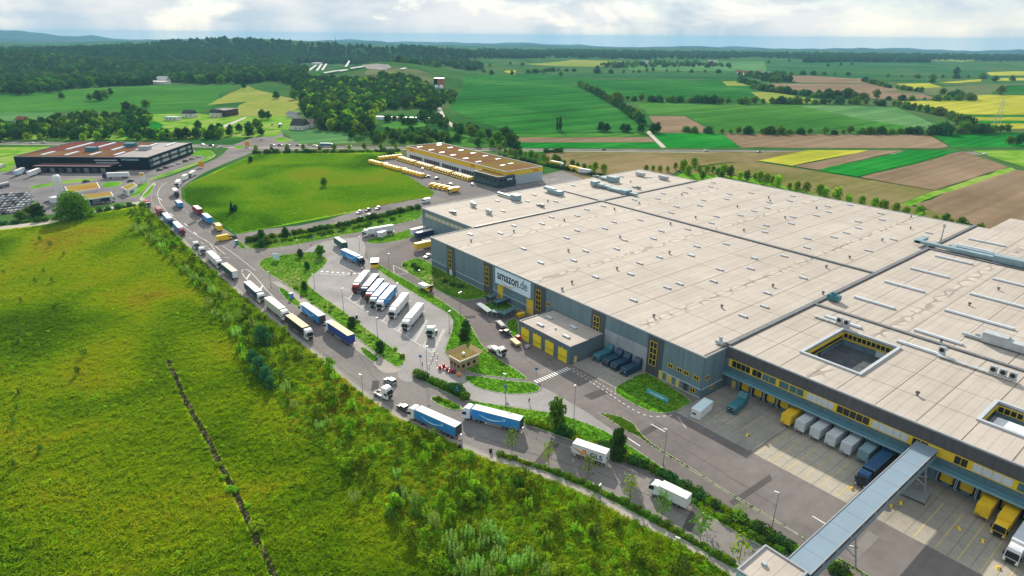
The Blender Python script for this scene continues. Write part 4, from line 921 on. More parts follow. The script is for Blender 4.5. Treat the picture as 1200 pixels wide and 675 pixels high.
ven = [G(480 + a / 3.333, 180 + b / 3.333, 13.3) for a, b in [(407,303),(240,340),(604,260),(620,379),(822,326),(810,450),(634,503),(596,530),(800,217),(1019,275),(1015,388),(954,636),(897,195),(1117,250),(1063,160),(540,185),(863,110)]]
ven += [G(780 + a / 2.857, 180 + b / 2.857, 13.3) for a, b in [(188,513),(359,443),(538,380),(527,468),(262,257),(400,215),(240,178),(350,160),(725,290),(820,250),(616,348),(870,307),(345,148),(822,212),(505,183)]]
for x, y in ven: put('roof_vent', VM, wh, (x, y, 12.97))
LRL = {}
for x, ya, yb2 in ((306, 67, 80), (282.5, 67.4, 80), (258.6, 67.5, 80), (236, 67.5, 80), (212.5, 67.6, 80), (189, 67.5, 78.3), (188.4, 45.4, 57), (200.5, 44.7, 57), (224.4, 38.7, 57), (247, 38.5, 57), (270.3, 38.5, 57), (320, 67, 80), (294, 38, 57), (318, 38, 57), (212.5, 12, 30), (236, 12, 30), (189, 2, 12), (260, 12, 30)):
    k = round(yb2 - ya, 1)
    if k not in LRL: LRL[k] = rooflight(0, 0, 0, 1.25, k, .7)
    put('long_rooflight', LRL[k], wh, (x, (ya + yb2) / 2, 13.67))
# ducts, coolers and air handlers
hv = M('blue_grey_duct', (.22, .32, .36), rough=.45, var=.1, spec=.5); hv2 = M('light_grey_unit', (.42, .45, .46), rough=.5, var=.1)
def unit(name, x, y, z, boxes, mat=hv, cyls=()):
    mb = MB()
    for b in boxes: mb.rbox(*b, mat, b=.08)
    for c in cyls: mb.cyl(*c, n=10, mat=mat)
    return put(name, mb.mesh(name), wh, (x, y, z))
def roofpt(px, py, z=13.2): return G(px, py, z)
x, y = roofpt(715, 222); unit('duct', x, y, 12.97, [(-2, 2, 10, 14, .5, 3.0), (-1.6, 1.8, 5, 10, .5, 2.2), (-1.2, 1.2, 0, 5, .6, 1.9), (-2, 2, -9, 0, .4, 1.7), (-2.6, 2.6, -14, -9, .3, 2.2), (-1, 1, -20, -14, .5, 1.4)])
x, y = roofpt(716, 212); unit('air_handler', x, y, 12.97, [(-2.2, 2.2, -5, 2, .3, 3.2), (-1.6, 1.2, 2, 8, .4, 1.6)])
x, y = roofpt(651, 227); unit('air_handler', x, y, 12.97, [(-1.8, 1.8, -5, 5, .3, 2.4), (-1, 1, 0, 9, 1.4, 2.9)])
x, y = roofpt(601, 233); unit('air_handler', x, y, 12.97, [(-1.8, 1.8, -5, 0, .3, 3.0), (-.8, .8, 0, 13, .6, 1.6)])
for q in ((552, 241), (570, 249)): x, y = roofpt(*q); unit('roof_cooler', x, y, 12.97, [(-.6, .6, -4, 0, .4, 2.2), (-1, 1, -2.5, -1.5, 0, .4)], hv2)
for q in ((532, 250), (635, 242), (748, 221), (700, 208)): x, y = roofpt(*q); unit('roof_cooler', x, y, 12.97, [(-.6, .6, -1.5, 1.5, .3, 1.5), (-.4, .4, 2, 4, .2, .9)], greysteel)
for q in ((750, 206), (777, 210)): x, y = roofpt(*q); unit('roof_cooler', x, y, 12.97, [(-1, 1, -3.5, 3, .4, 2.4)], hv2)
x, y = roofpt(1150, 302, 14); unit('duct', x, y, 13.67, [(-1.4, 1.4, -10, 12, .6, 2.0), (-1.8, 1.8, -14, -4, .4, 2.8), (-1, 5, 10, 12, .6, 1.8), (4, 6, -6, 13, .6, 1.7), (-1, 5, -6, -4, .6, 1.7), (-1.2, 1.2, 12, 24, .8, 1.9), (-1.2, 8, 22, 24.5, .8, 2.0), (-1.4, 1.4, -22, -14, .5, 2.2)])
x, y = roofpt(1101, 287, 14); mbm = MB(); mbm.cyl((0, 0, 0), (0, 0, 10), .25, .18, 8, greysteel); mbm.box(-.4, .4, -.4, .4, 8.6, 10, hv2); put('aerial_mast', mbm.mesh('aerial_mast'), wh, (x, y, 13.0))
x, y = roofpt(975, 351, 14); unit('roof_cooler', x, y, 13.67, [(-1.2, 1.2, -2.4, 1.4, .4, 2.2), (-.5, .5, -1, .6, 2.2, 3.0)], tealp)
x, y = roofpt(844, 402, 13.2); unit('roof_cooler', x, y, 12.97, [(-1, .8, -1.5, 1.2, .3, 1.1), (-.4, .4, -.4, .4, 1.1, 2.2)], hv2)
def fans(px, py, n, L_, z0=13.67):
    x, y = roofpt(px, py, 14); mb = MB(); mb.box(-.6, .6, -L_, 1, .45, .62, hv2)
    for k in range(int(L_ // 2) + 1): mb.box(-.08, .08, -k * 2 - .08, -k * 2 + .08, 0, .45, greysteel)
    o = put('pipe_rack', mb.mesh('pipe_rack'), wh, (x, y, z0))
    for k in range(n):
        f = MB(); yy = -L_ + 1.0 + k * 2.1; f.rbox(-.5, .5, yy - .8, yy + .8, .65, 2.6, hv2); f.cyl((-.52, yy, 1.7), (-.50, yy, 1.7), .62, n=14, mat=blackp); put('fan_unit', f.mesh('fan_unit'), o)
fans(957, 371, 2, 10); fans(1103, 418, 3, 17); fans(1103, 415, 1, 1)
x, y = roofpt(1170, 404, 14); unit('air_handler', x, y, 13.67, [(-1.6, 1.6, -10, 4, .5, 2.6), (-1.6, 1.6, -2, 4, 2.6, 3.3), (-.7, .7, 4, 9, .4, 1.0)], hv2)
x, y = roofpt(1145, 395, 14)
for k in range(4): unit('fan_unit', x, y - k * 1.9, 13.67, [(-.6, .6, -.6, .6, .5, 1.5)], hv2)
for q in ((1075, 462), (1136, 357), (1170, 339), (1103, 400)): x, y = roofpt(*q, 14); put('roof_vent', VM, wh, (x, y, 13.67))

# ------------------------------------------------------------------ workshop with four yellow doors
ga = thing('workshop', 'low grey workshop with four yellow roller doors at the warehouse front', 'building', (122.7, 122.7, 0))
B('wall', ga, [(0, 15.0, 0, 24.3, 0, 5.9)], M('slate_cladding', (.105, .145, .17), rough=.55, var=.06, scale=.1)); B('roof', ga, [(.3, 15, .3, 24.0, 5.9, 6.05)], roofm)
for b in ((-.1, .3, -.1, 24.4, 5.9, 6.3), (.3, 15, -.1, .3, 5.9, 6.29), (.3, 15, 24.0, 24.4, 5.9, 6.28)): B('coping', ga, [b], greyjoint)
for y in (1.3, 7.4, 13.3, 19.3):
    d = B('roller_door', ga, [(-.08, 0, y, y + 3.9, .05, 4.4)], M('bright_yellow_door', (.78, .62, .02), rough=.45, var=.04)); B('window_slot', d, [(-.1, -.07, y + .1, y + 3.8, 1.6, 1.75)], chass)
    B('lamp', ga, [(-.3, 0, y + 1.8, y + 2.1, 4.7, 4.95)], yellowp)
B('door', ga, [(1.8, 3.0, -.08, 0, .05, 2.3)], pale); B('notice', ga, [(-.06, 0, .5, .9, 2.2, 3.0)], bluep)
for x, y in ((3.2, 17.5), (9.5, 20.0), (4.0, 6.0), (10.6, 9.5)): put('rooflight', RL, ga, (x, y, 6.05))
B('ladder_hatch', ga, [(5, 5.5, 12, 12.6, 6.05, 6.5)], hv2)

# ------------------------------------------------------------------ covered bridge and its stair tower
br = thing('covered_bridge', 'long pale blue covered bridge spanning the yard from the stair tower', 'footbridge', (91.3, 31.6, 0))
brm = M('blue_sheet_roof', (.20, .275, .34), rough=.4, var=.03, scale=.2, spec=.5)
for i in range(11): B('roof_sheet', br, [(i * 5.15 + .03, (i + 1) * 5.15 - .03, .05, 4.1, 9.35, 9.5)], brm)
for y in (-.12, 4.12): B('gutter', br, [(0, 56.8, y, y + .16, 9.3, 9.62)], coping)
for i in range(11): B('side_panel', br, [(i * 5.15 + .02, (i + 1) * 5.15 - .02, .02, .14, 6.6, 9.3)], M('bridge_side', (.20, .27, .32), rough=.5, var=.05))
B('side_wall', br, [(0, 56.8, 4.0, 4.1, 6.6, 9.3)], cladl); B('floor', br, [(0, 56.8, .15, 3.99, 6.4, 6.6)], stripm)
for i in range(11): B('window', br, [(i * 5.15 + .4, (i + 1) * 5.15 - .4, -.01, .03, 8.3, 9.0)], chass)
pm = MB()
for a, b in (((0, -1.0, 0), (0, .3, 6.4)), ((0, 5, 0), (0, 3.8, 6.4)), ((0, -.6, 2), (0, 4.6, 4.4)), ((0, 4.6, 2), (0, -.5, 4.4))): pm.cyl(a, b, .16, n=8, mat=galv)
P1 = pm.mesh('trestle'); put('trestle', P1, br, (19, 0, 0)); put('trestle', P1, br, (52.5, 0, 0))
tw = thing('stair_tower', 'pale blue stair tower with a flat gravel roof at the bridge end', 'tower', (82.2, 31.9, 0))
B('wall', tw, [(0, 8.9, 0, 7.9, 0, 9.7)], M('pale_blue_cladding', (.30, .46, .56), rough=.5, var=.04)); B('roof', tw, [(.3, 8.6, .3, 7.6, 9.7, 9.8)], roofm)
for b in ((-.05, .3, -.05, 7.95, 9.7, 10.1), (8.6, 8.95, -.05, 7.95, 9.7, 10.1), (.3, 8.6, -.05, .3, 9.7, 10.1), (.3, 8.6, 7.6, 7.95, 9.7, 10.1)): B('coping', tw, [b], coping)
B('hatch', tw, [(4.3, 5.0, 5.2, 6.0, 9.8, 10.3)], hv2)

# ------------------------------------------------------------------ gatehouse
gh = thing('gatehouse', 'small beige gatehouse with raised tan roof edges beside the barrier', 'gatehouse', (97.4, 142.6, 0), R_(4)); gh.scale = (.80, .80, .85)
B('wall', gh, [(-4.6, 4.4, -3.0, 3.4, 0, 3.2)], M('beige_render', (.38, .29, .15), rough=.8, var=.08)); B('wall_band', gh, [(-4.7, 4.5, -3.1, 3.5, 3.2, 3.75)], greyjoint)
B('roof', gh, [(-4.7, 4.5, -3.1, 3.5, 3.75, 3.9)], groundM('sedum_roof', [(.16, .10, .05), (.20, .15, .05), (.15, .18, .05)], s1=.2, s2=1))
tanm = M('tan_sheet', (.40, .27, .11), rough=.6, var=.05)
fl = MB(); fl.add([(-4.8, 3.6, 3.9), (4.6, 3.6, 3.9), (5.0, 5.6, 5.0), (-5.2, 5.6, 5.0), (-4.8, 3.6, 3.8), (4.6, 3.6, 3.8), (5.0, 5.6, 4.9), (-5.2, 5.6, 4.9)], [(0, 1, 2, 3), (7, 6, 5, 4), (0, 4, 5, 1), (1, 5, 6, 2), (2, 6, 7, 3), (3, 7, 4, 0)], tanm); put('roof_flap', fl.mesh('roof_flap'), gh)
fl = MB(); fl.add([(4.6, -3.2, 3.9), (4.6, 3.4, 3.9), (6.4, 4.2, 4.9), (6.4, -3.8, 4.9), (4.6, -3.2, 3.8), (4.6, 3.4, 3.8), (6.4, 4.2, 4.8), (6.4, -3.8, 4.8)], [(3, 2, 1, 0), (4, 5, 6, 7), (1, 5, 4, 0), (2, 6, 5, 1), (3, 7, 6, 2), (0, 4, 7, 3)], tanm); put('roof_flap', fl.mesh('roof_flap'), gh)
for b in ((-4.95, -4.7, -3.3, 3.6, 3.6, 4.25), (-4.7, 4.6, -3.35, -3.1, 3.6, 4.24)): B('roof_edge', gh, [b], M('cream_trim', (.6, .52, .38), var=.04))
for y in (-2, .2, 2.2): B('window', gh, [(-4.68, -4.6, y - .6, y + .6, 1.1, 2.4)], glass)
for x in (-3, -.6, 2.2): B('window', gh, [(x - .6, x + .6, -3.08, -3.0, 1.1, 2.4)], glass)
B('roof_vent', gh, [(-.4, .4, .2, 1.0, 3.9, 4.8)], white)

# ------------------------------------------------------------------ yellow parcel depot
sed = groundM('sedum_depot_roof', [(.15, .15, .035), (.19, .14, .04), (.19, .10, .05), (.16, .075, .05)], s1=.03, s2=.25)
dp = thing('parcel_depot', 'parcel depot with a yellow band and a planted brown roof behind the field', 'building', (262, 330.5, 0))
B('wall', dp, [(0, 33, 0, 130.5, 0, 9.3)], offwhite); B('roof', dp, [(.6, 32.4, .6, 129.9, 9.3, 9.42)], sed)
for b in ((-.15, .6, -.15, 130.6, 9.3, 9.75), (32.4, 33.1, -.15, 130.6, 9.3, 9.75), (.6, 32.4, -.15, .6, 9.3, 9.74), (.6, 32.4, 129.9, 130.6, 9.3, 9.74)): B('coping', dp, [b], coping)
for b in ((-.12, 0, 0, 130.5, 6.3, 9.28), (0, 33, -.12, 0, 6.3, 9.28)): B('yellow_band', dp, [b], yellowp)
B('wall_panel', dp, [(0.2, 32.8, -.08, 0, .3, 6.25)], M('pale_blue_wall', (.38, .45, .50), rough=.5, var=.04))
for i in range(30): 
    if i % 8 != 7: B('loading_door', dp, [(-.14, 0, 30 + i * 3.2, 32.6 + i * 3.2, 1.0, 3.6)], chass)
mb = MB(); mb.box(-2.2, 2.2, -.9, .9, 0, .4, skym); rlw = mb.mesh('rooflight')
for q in ((495, 172), (508.5, 175.5), (521, 178.5), (534.5, 181.5), (549, 185.5), (563.8, 189.3), (595, 193), (525, 169), (538, 172), (551, 175), (565, 178.3), (579.5, 181.5), (594.5, 185), (608, 190.5), (536, 165.5)):
    x, y = G(*q, 9.5); put('rooflight', rlw, dp, (min(29.5, max(3.5, (x - 262) * .74)), min(127, max(3, y - 330.5)), 9.42))
B('door', dp, [(6, 9, -.14, -.08, .1, 3)], chass)
redt = M('red_lettering', (.55, .05, .03), var=.03)
place_text(text_mesh('DHL', 2.6, .03, redt, bold=.06), dp, (24, -.16, 6.9), (1, 0, 0), UP)
place_text(text_mesh('DHL', 2.6, .03, redt, bold=.06), dp, (-.16, 124, 7.1), (0, -1, 0), UP)
place_text(text_mesh('DHL', 2.6, .03, redt, bold=.06), dp, (-.16, 40, 7.1), (0, -1, 0), UP)
of = thing('depot_office', 'dark teal office box with a planted roof at the depot corner', 'building', (253.2, 327.2, 0))
B('wall', of, [(0, 14.4, 0, 27, 0, 7.3)], M('dark_teal_cladding', (.025, .06, .075), rough=.4, var=.06, spec=.5)); B('roof', of, [(.4, 14, .4, 26.6, 7.3, 7.4)], sed)
for b in ((-.1, .4, -.1, 27.1, 7.3, 7.75), (.4, 14.5, -.1, .4, 7.3, 7.74), (14, 14.5, .4, 27.1, 7.3, 7.73), (.4, 14, 26.6, 27.1, 7.3, 7.72)): B('coping', of, [b], greyjoint)
for i in range(6): B('window', of, [(-.06, 0, 1.5 + i * 4.2, 4.2 + i * 4.2, 1.2, 2.8)], blueglass); B('window', of, [(-.06, 0, 1.5 + i * 4.2, 4.2 + i * 4.2, 4.4, 6.0)], glass)
B('name_board', of, [(7.5, 12, -.08, 0, 4.6, 5.8)], ledge)
for x in (1.5, 5): B('window', of, [(x, x + 2.4, -.06, 0, 4.4, 5.8)], glass)

# ------------------------------------------------------------------ dark factory with striped rooflights
FA = Vector((85.5, 528.6)); fb = Vector((.619, .785)); fa = Vector((-.785, .619))
fy = thing('factory', 'long black factory with a dark red roof beside the roundabout road', 'factory', (FA.x, FA.y, 0), math.atan2(fb.y, fb.x))
blk = M('black_cladding', (.010, .016, .026), rough=.7, var=.1, scale=.05, spec=.1)
B('wall', fy, [(0, 70, 0, 97, 0, 9)], blk); B('roof', fy, [(.5, 69.5, .5, 96.5, 9, 9.1)], groundM('dark_red_roof', [(.13, .05, .05), (.17, .06, .055), (.16, .09, .05), (.20, .13, .06)], s1=.02, s2=.1))
B('grey_roof_field', fy, [(.6, 69.4, .6, 26, 9.1, 9.14)], M('grey_gravel', (.22, .19, .19), var=.15, scale=.2))
for b in ((-.1, .5, -.1, 97.1, 9, 9.5), (69.5, 70.1, -.1, 97.1, 9, 9.5), (.5, 69.5, -.1, .5, 9, 9.49), (.5, 69.5, 96.5, 97.1, 9, 9.49)): B('coping', fy, [b], greyjoint)
def floc(px, py, z=9.3):
    v = Vector(G(px, py, z)) - FA; return v.dot(fb), v.dot(fa)
for a, b in (((310, 302), (437, 270)), ((415, 305), (537, 270)), ((525, 305), (640, 272)), ((640, 305), (738, 273)), ((183, 327), (268, 312)), ((297, 328), (378, 312)), ((410, 328), (485, 314)), ((525, 328), (597, 314)), ((770, 285), (830, 270))):
    x0, y0 = floc(a[0] / 4, 100 + a[1] / 4); x1, y1 = floc(b[0] / 4, 100 + b[1] / 4); yc = (y0 + y1) / 2
    x0, x1 = max(1, min(x0, x1)), min(69, max(x0, x1)); B('rooflight', fy, [(x0, x1, yc - 1.2, yc + 1.2, 9.1, 9.8)], skym)
for q in ((153, 171.5), (108, 176.5), (170, 175)):
    x, y = floc(*q); B('air_handler', fy, [(x - 2.5, x + 2.5, y - 4, y + 4, 9.1, 12)], tealp if q[0] < 165 else hv2)
x0, y0 = floc(36, 195, 5); x1, y1 = floc(101, 193, 5)
B('loading_annexe', fy, [(-12, 0, 22, 76, 0, 4.6)], blk); B('annexe_roof', fy, [(-12.2, -.1, 21.8, 76.2, 4.6, 4.9)], M('annexe_roof', (.12, .06, .06), var=.15))
for i in range(8): B('loading_door', fy, [(-12.1, -12, 25 + i * 6, 28.4 + i * 6, .5, 3.6)], chass if i % 2 else greyjoint)
for k in range(3): B('louvre', fy, [(-.15, 0, 22.5 - k, 39 - k, 6.6 - k * 1.9, 7.5 - k * 1.9)], hv2)
place_text(text_mesh('WITZENMANN', 1.9, .03, M('pale_teal_lettering', (.25, .5, .55), var=.02), bold=.04), fy, (-.14, 19.5, 6.9), (0, -1, 0), UP)
for k in range(2):
    for i in range(14): B('window', fy, [(1.5 + i * 4.7, 5.7 + i * 4.7, -.12, 0, 2.2 + k * 3.3, 4.2 + k * 3.3)], hv2 if i % 3 else blueglass)

# ------------------------------------------------------------------ fuel station
TK = G(73, 236.5)
t = thing('storage_tank', 'tall white upright gas tank at the fuel station behind the big tree', 'tank', (TK[0], TK[1], 0))
tb = MB(); tb.lathe([(.1, 16.2), (1.3, 16.0), (2.0, 15.2), (2.1, 14.4), (2.1, 1.2), (1.6, .8)][::-1], 20, white); put('tank_shell', tb.mesh('tank_shell', True), t)
for a in range(4): B('leg', t, [(1.3 * math.cos(a * 1.57 + .8) - .12, 1.3 * math.cos(a * 1.57 + .8) + .12, 1.3 * math.sin(a * 1.57 + .8) - .12, 1.3 * math.sin(a * 1.57 + .8) + .12, 0, 1.2)], white)
tb = MB(); tb.cyl((2.3, 0, 0), (2.3, 0, 12), .12, n=6, mat=hv2); tb.box(2.0, 2.5, -.1, .1, 12, 12.2, hv2); put('pipe', tb.mesh('pipe'), t)
t = thing('pump_cabin', 'white equipment cabin at the foot of the tall tank', 'cabin', (*G(67, 237), 0), R_(39)); B('wall', t, [(-2, 2, -3, 3, 0, 3)], white); B('roof', t, [(-2.2, 2.2, -3.2, 3.2, 3, 3.2)], offwhite)
def canopy(name, label, px, z, roofmat, edge=offwhite, cat='canopy', walls=None):
    pts = [G(*q, z) for q in px]; cx = sum(p[0] for p in pts) / len(pts); cy = sum(p[1] for p in pts) / len(pts); loc_ = [(p[0] - cx, p[1] - cy) for p in pts]
    t = thing(name, label, cat, (cx, cy, 0)); mb = MB(); mb.prism(loc_, z - .7, z - .05, edge); put('roof_slab', mb.mesh('roof_slab'), t); mb = MB(); ins = offset(loc_, .5); mb.prism(ins, z - .05, z + .02, roofmat); put('roof', mb.mesh('roof'), t)
    if walls:
        mb = MB(); mb.prism(offset(loc_, .4), 0, z - .7, walls); put('wall', mb.mesh('wall'), t)
        for i in range(len(ins)):
            a = Vector(offset(loc_, .33)[i]); b = Vector(offset(loc_, .33)[(i + 1) % len(ins)]); d = b - a; mb = MB(); p = a + d * .2; q = a + d * .6; n_ = Vector((-d.y, d.x)).normalized() * -.02
            mb.add([(*(p + n_), 1), (*(q + n_), 1), (*(q + n_), 2.6), (*(p + n_), 2.6), (*(p - n_ * 3), 1), (*(q - n_ * 3), 1), (*(q - n_ * 3), 2.6), (*(p - n_ * 3), 2.6)], [(0, 1, 2, 3), (4, 7, 6, 5), (3, 2, 6, 7)], blueglass); put('window', mb.mesh('window'), t)
    else:
        for a, b in offset(loc_, 1.6): put('post', MB().cyl((a, b, 0), (a, b, z - .7), .18, n=8, mat=offwhite).mesh('post'), t)
    return t
sed2 = groundM('orange_sedum', [(.32, .15, .05), (.30, .22, .05), (.22, .24, .05)], s1=.1, s2=.5)
canopy('fuel_canopy', 'broad station canopy with an orange planted roof beside the tall tank', [(75.5, 218.5), (114, 213.5), (117.5, 220), (80, 226)], 5.2, sed2)
canopy('fuel_canopy', 'lower station canopy with a white rim behind the long dark trailer', [(96, 228), (130, 224.5), (133, 229), (100, 233.5)], 4.6, sed2)
canopy('station_kiosk', 'white station kiosk with a brown planted roof near the road bend', [(141.5, 219), (156, 214), (161, 217), (149, 222.5)], 4.2, sed2, white, 'kiosk', white)
x, y = G(168.5, 214.5); t = thing('price_sign', 'tall white fuel sign with a yellow and red emblem by the bend', 'sign', (x, y, 0), R_(39))
B('board', t, [(-.25, .25, -1.6, 1.6, 1.6, 7.2)], white); B('emblem', t, [(-.3, -.25, -1.2, 1.2, 4.6, 6.8)], yellowp); B('emblem_core', t, [(-.33, -.3, -.6, .6, 5.2, 6.2)], redp); B('post', t, [(-.15, .15, -1.3, -1.1, 0, 1.6)], greysteel); B('post', t, [(-.15, .15, 1.1, 1.3, 0, 1.6)], greysteel)
for q, lb in (((236.5, 196.5), 'orange construction board at the road edge below the junction'), ((290, 172), 'orange construction board in the middle of the junction')):
    x, y = G(*q); t = thing('roadwork_board', lb, 'sign', (x, y, 0), R_(50)); B('board', t, [(-.1, .1, -2.0, 2.0, .8, 4.6)], orangep)
    for s_ in (-1.5, 1.5): B('post', t, [(-.08, .08, s_ - .08, s_ + .08, 0, .8)], greysteel)

# ------------------------------------------------------------------ houses and farms farther off
tile = M('red_tile_roof', (.28, .09, .06), rough=.8, var=.2, scale=.5); dtile = M('dark_roof', (.05, .05, .055), rough=.8, var=.2); render_w = M('white_render', (.68, .66, .62), rough=.9, var=.06)
def house(px, py, w, l, h, label, roof=tile, wall=render_w, rz=40, name='house', cat='house', flat=False):
    x, y, z = GT(px, py); t = thing(name, label, cat, (x, y, z - .1), R_(rz))
    B('wall', t, [(-w / 2, w / 2, -l / 2, l / 2, 0, h)], wall); mb = MB(); k = .4
    if flat: mb.box(-w / 2 - k, w / 2 + k, -l / 2 - k, l / 2 + k, h, h + .5, roof)
    else: mb.side([(-w / 2 - k, h), (w / 2 + k, h), (0, h + w * .38)], -l / 2 - k, l / 2 + k, roof)
    put('roof', mb.mesh('roof'), t)
    for s_ in (-1, 1):
        for k2 in range(max(1, int(l // 5))):
            yy = -l / 2 + 2 + k2 * 5; xx = s_ * w / 2; B('window', t, [(min(xx, xx + s_ * .06), max(xx, xx + s_ * .06), yy, yy + 1.4, 1.2, 2.5)], glass)
    return t
house(264, 135.5, 26, 20, 7, 'dark brown barn at the edge of the hay meadow', dtile, M('barn_boards', (.07, .04, .04), var=.2), 40, 'barn', 'barn', True)
house(254, 137, 10, 12, 5, 'small white shed against the dark barn', dtile, rz=40, name='shed', cat='shed')
house(223, 137.5, 10, 14, 4.5, 'white bungalow among trees left of the barn', dtile, rz=40)
house(203, 141, 9, 16, 3.5, 'low pale green hut roof in the allotments', M('green_sheet', (.25, .42, .36)), rz=40, name='shed', cat='shed', flat=True)
house(352, 151.5, 16, 14, 4.5, 'dark farmstead roof behind the junction', dtile, rz=40)
house(363, 149, 10, 12, 5, 'brown gabled farmhouse beside the dark farmstead', M('brown_roof', (.25, .17, .13), var=.1), rz=40)
house(345, 138, 9, 18, 4, 'grey farm shed above the side road', M('grey_roof', (.3, .3, .3), var=.1), rz=20, name='shed', cat='shed')
house(185, 98.5, 24, 40, 5, 'pale farm shed at the wood edge beyond the green field', greyroof, rz=45, name='shed', cat='shed', flat=True)
house(192, 97, 18, 22, 6, 'white farm building at the wood edge beyond the green field', M('light_roof', (.6, .6, .6)), rz=45)
house(28, 146, 10, 12, 5, 'small house with a reddish roof in the far left trees', tile, rz=30)
house(372, 76, 26, 30, 6, 'grey plant building on the far shoulder of the mound', greyroof, rz=40, flat=True, name='plant_building', cat='building')
house(876, 89, 16, 22, 7, 'large red roofed farmhouse at the hamlet edge', tile, rz=40)
house(888, 88, 14, 18, 6, 'pale fronted house in the hamlet', tile, rz=80); house(866, 86.5, 12, 16, 5, 'brown roofed house in the hamlet', tile, rz=20); house(896, 90, 20, 26, 5, 'white hall at the near end of the hamlet', greyroof, rz=60)
house(757, 75.5, 20, 30, 6, 'low white farm halls far off beyond the fields', greyroof, rz=40); house(835, 75, 20, 36, 6, 'white farm hall beside distant trees', greyroof, rz=30)
# biogas tower and domes
x, y, z = GT(516, 104); t = thing('biogas_plant', 'square brown and white tower with two white domes beside the track', 'silo', (x, y, z), R_(39))
B('tower', t, [(0, 12, -5, 5, 0, 17)], M('rust_cladding', (.38, .17, .09), var=.08)); B('tower_front', t, [(0, 12, 5, 12, 0, 17)], blk); B('tower_cap', t, [(-.3, 12.3, -5.3, 12.3, 17, 17.8)], white)
for yy in (5, -4):
    d = MB(); d.lathe([(4, 0), (4, 3), (3.6, 4.8), (2.5, 6.2), (.9, 7.0), (.1, 7.1)], 16, white); put('dome', d.mesh('dome', True), t, (-7, yy, 0))
# glasshouse and solar field on the mound
x, y, z = GT(467, 140.5); t = thing('polytunnel', 'very long low polytunnel with a blue white cover below the grove', 'greenhouse', (x, y, 0), R_(-49))
mb = MB(); mb.side([(-40, 0), (40, 0), (40, 3.4), (-40, 3.4)], -4, 4, M('tunnel_film', (.55, .66, .75), rough=.35, var=.05), taper=1.6, ztap=1.6); put('cover', mb.mesh('cover'), t); B('end_wall', t, [(-40.2, -40, -3, 3, 0, 3)], bluep)
for k in range(9): B('hoop', t, [(-38 + k * 9.5, -37.6 + k * 9.5, -2.5, 2.5, 3.38, 3.5)], coping)
sol = M('pale_solar_sheet', (.36, .38, .38), rough=.8, var=.1, spec=.05)
rows = [((356, 84), (371, 79.5)), ((366, 86), (377, 79.5)), ((371, 87), (383, 79)), ((380, 88.5), (396, 82)), ((386, 87.5), (402, 81)), ((392, 86.5), (408, 80.5)), ((398, 86), (410, 80.5)), ((400, 80), (410, 76.5)), ((411, 83), (421, 78)), ((419, 81.5), (428, 77)), ((470, 83), (476, 80)), ((402, 95), (405, 92)), ((412, 96), (416, 92)), ((424, 96), (428, 92)), ((440, 94), (443, 91))]
for a, b in rows:
    p = GT(*a); q = GT(*b); c = [(p[i] + q[i]) / 2 for i in range(3)]; dv = Vector((q[0] - p[0], q[1] - p[1])); L_ = dv.length; t = thing('solar_row', nth(rows.index((a, b))) + ' white sheeted solar row from the left on the mound', 'solar panels', (c[0], c[1], (p[2] + q[2]) / 2 - 1.5), math.atan2(dv.y, dv.x), 'solar rows on the mound')
    mb = MB(); mb.add([(-L_ / 2, -2.6, 2.6), (L_ / 2, -2.6, 2.6), (L_ / 2, 2.6, 4.2), (-L_ / 2, 2.6, 4.2), (-L_ / 2, -2.6, 2.3), (L_ / 2, -2.6, 2.3), (L_ / 2, 2.6, 3.9), (-L_ / 2, 2.6, 3.9)], [(0, 1, 2, 3), (7, 6, 5, 4), (0, 4, 5, 1), (1, 5, 6, 2), (2, 6, 7, 3), (3, 7, 4, 0)], sol); put('sheet', mb.mesh('sheet'), t)
    mb = MB(); [mb.box(s_ * L_ / 3 - .2, s_ * L_ / 3 + .2, yy - .2, yy + .2, -2, 3 + (yy + 4) * .25, greysteel) for s_ in (-1, 0, 1) for yy in (-2, 2)]; put('frame', mb.mesh('frame'), t)
def drape(name, px, mat, dz=.35, n=10):
    """a patch of ground laid over the sloping land"""
    cx = sum(p[0] for p in px) / len(px); cy = sum(p[1] for p in px) / len(px); rings = []
    out = []
    for i in range(len(px)):
        a = px[i]; b = px[(i + 1) % len(px)]
        for k in range(4): out.append((a[0] + (b[0] - a[0]) * k / 4, a[1] + (b[1] - a[1]) * k / 4))
    vs = []; fs = []; m_ = len(out)
    for r in range(n + 1):
        for p in out:
            q = (cx + (p[0] - cx) * (n - r) / n, cy + (p[1] - cy) * (n - r) / n); X = GT(*q); vs.append((X[0], X[1], X[2] + dz))
    for r in range(n):
        for i in range(m_): j = (i + 1) % m_; fs.append((r * m_ + i, r * m_ + j, (r + 1) * m_ + j, (r + 1) * m_ + i))
    me = bpy.data.meshes.new(name); me.from_pydata(vs, [], fs); me.materials.append(mat); bm = bmesh.new(); bm.from_mesh(me); bmesh.ops.recalc_face_normals(bm, faces=bm.faces)
    if sum(f.normal.z for f in bm.faces) < 0: bmesh.ops.reverse_faces(bm, faces=bm.faces)
    bm.to_mesh(me); bm.free(); put(name, me, kind='structure')
drape(*BIG[:3], .3, 30)
drape('gravel_terrace', [(424, 76.5), (440, 75), (455, 76), (459, 80), (450, 82.5), (430, 81)], M('pale_gravel', (.30, .28, .265), rough=1.0, var=.15, scale=.05, spec=0), .6)
drape('red_soil_field', [(384, 70.5), (400, 67.5), (450, 66.5), (462, 67), (466, 70), (420, 71)], M('red_soil', (.17, .10, .07), rough=1.0, var=.12, scale=.02, spec=0), .5)
drape('hillside_grass', [(425, 88), (432, 80), (452, 82), (470, 80), (490, 82), (520, 92), (500, 102), (475, 95), (450, 90)], groundM('dry_hillside', [(.07, .10, .04), (.12, .15, .06), (.17, .17, .09)], s1=.01, s2=.08), .3)
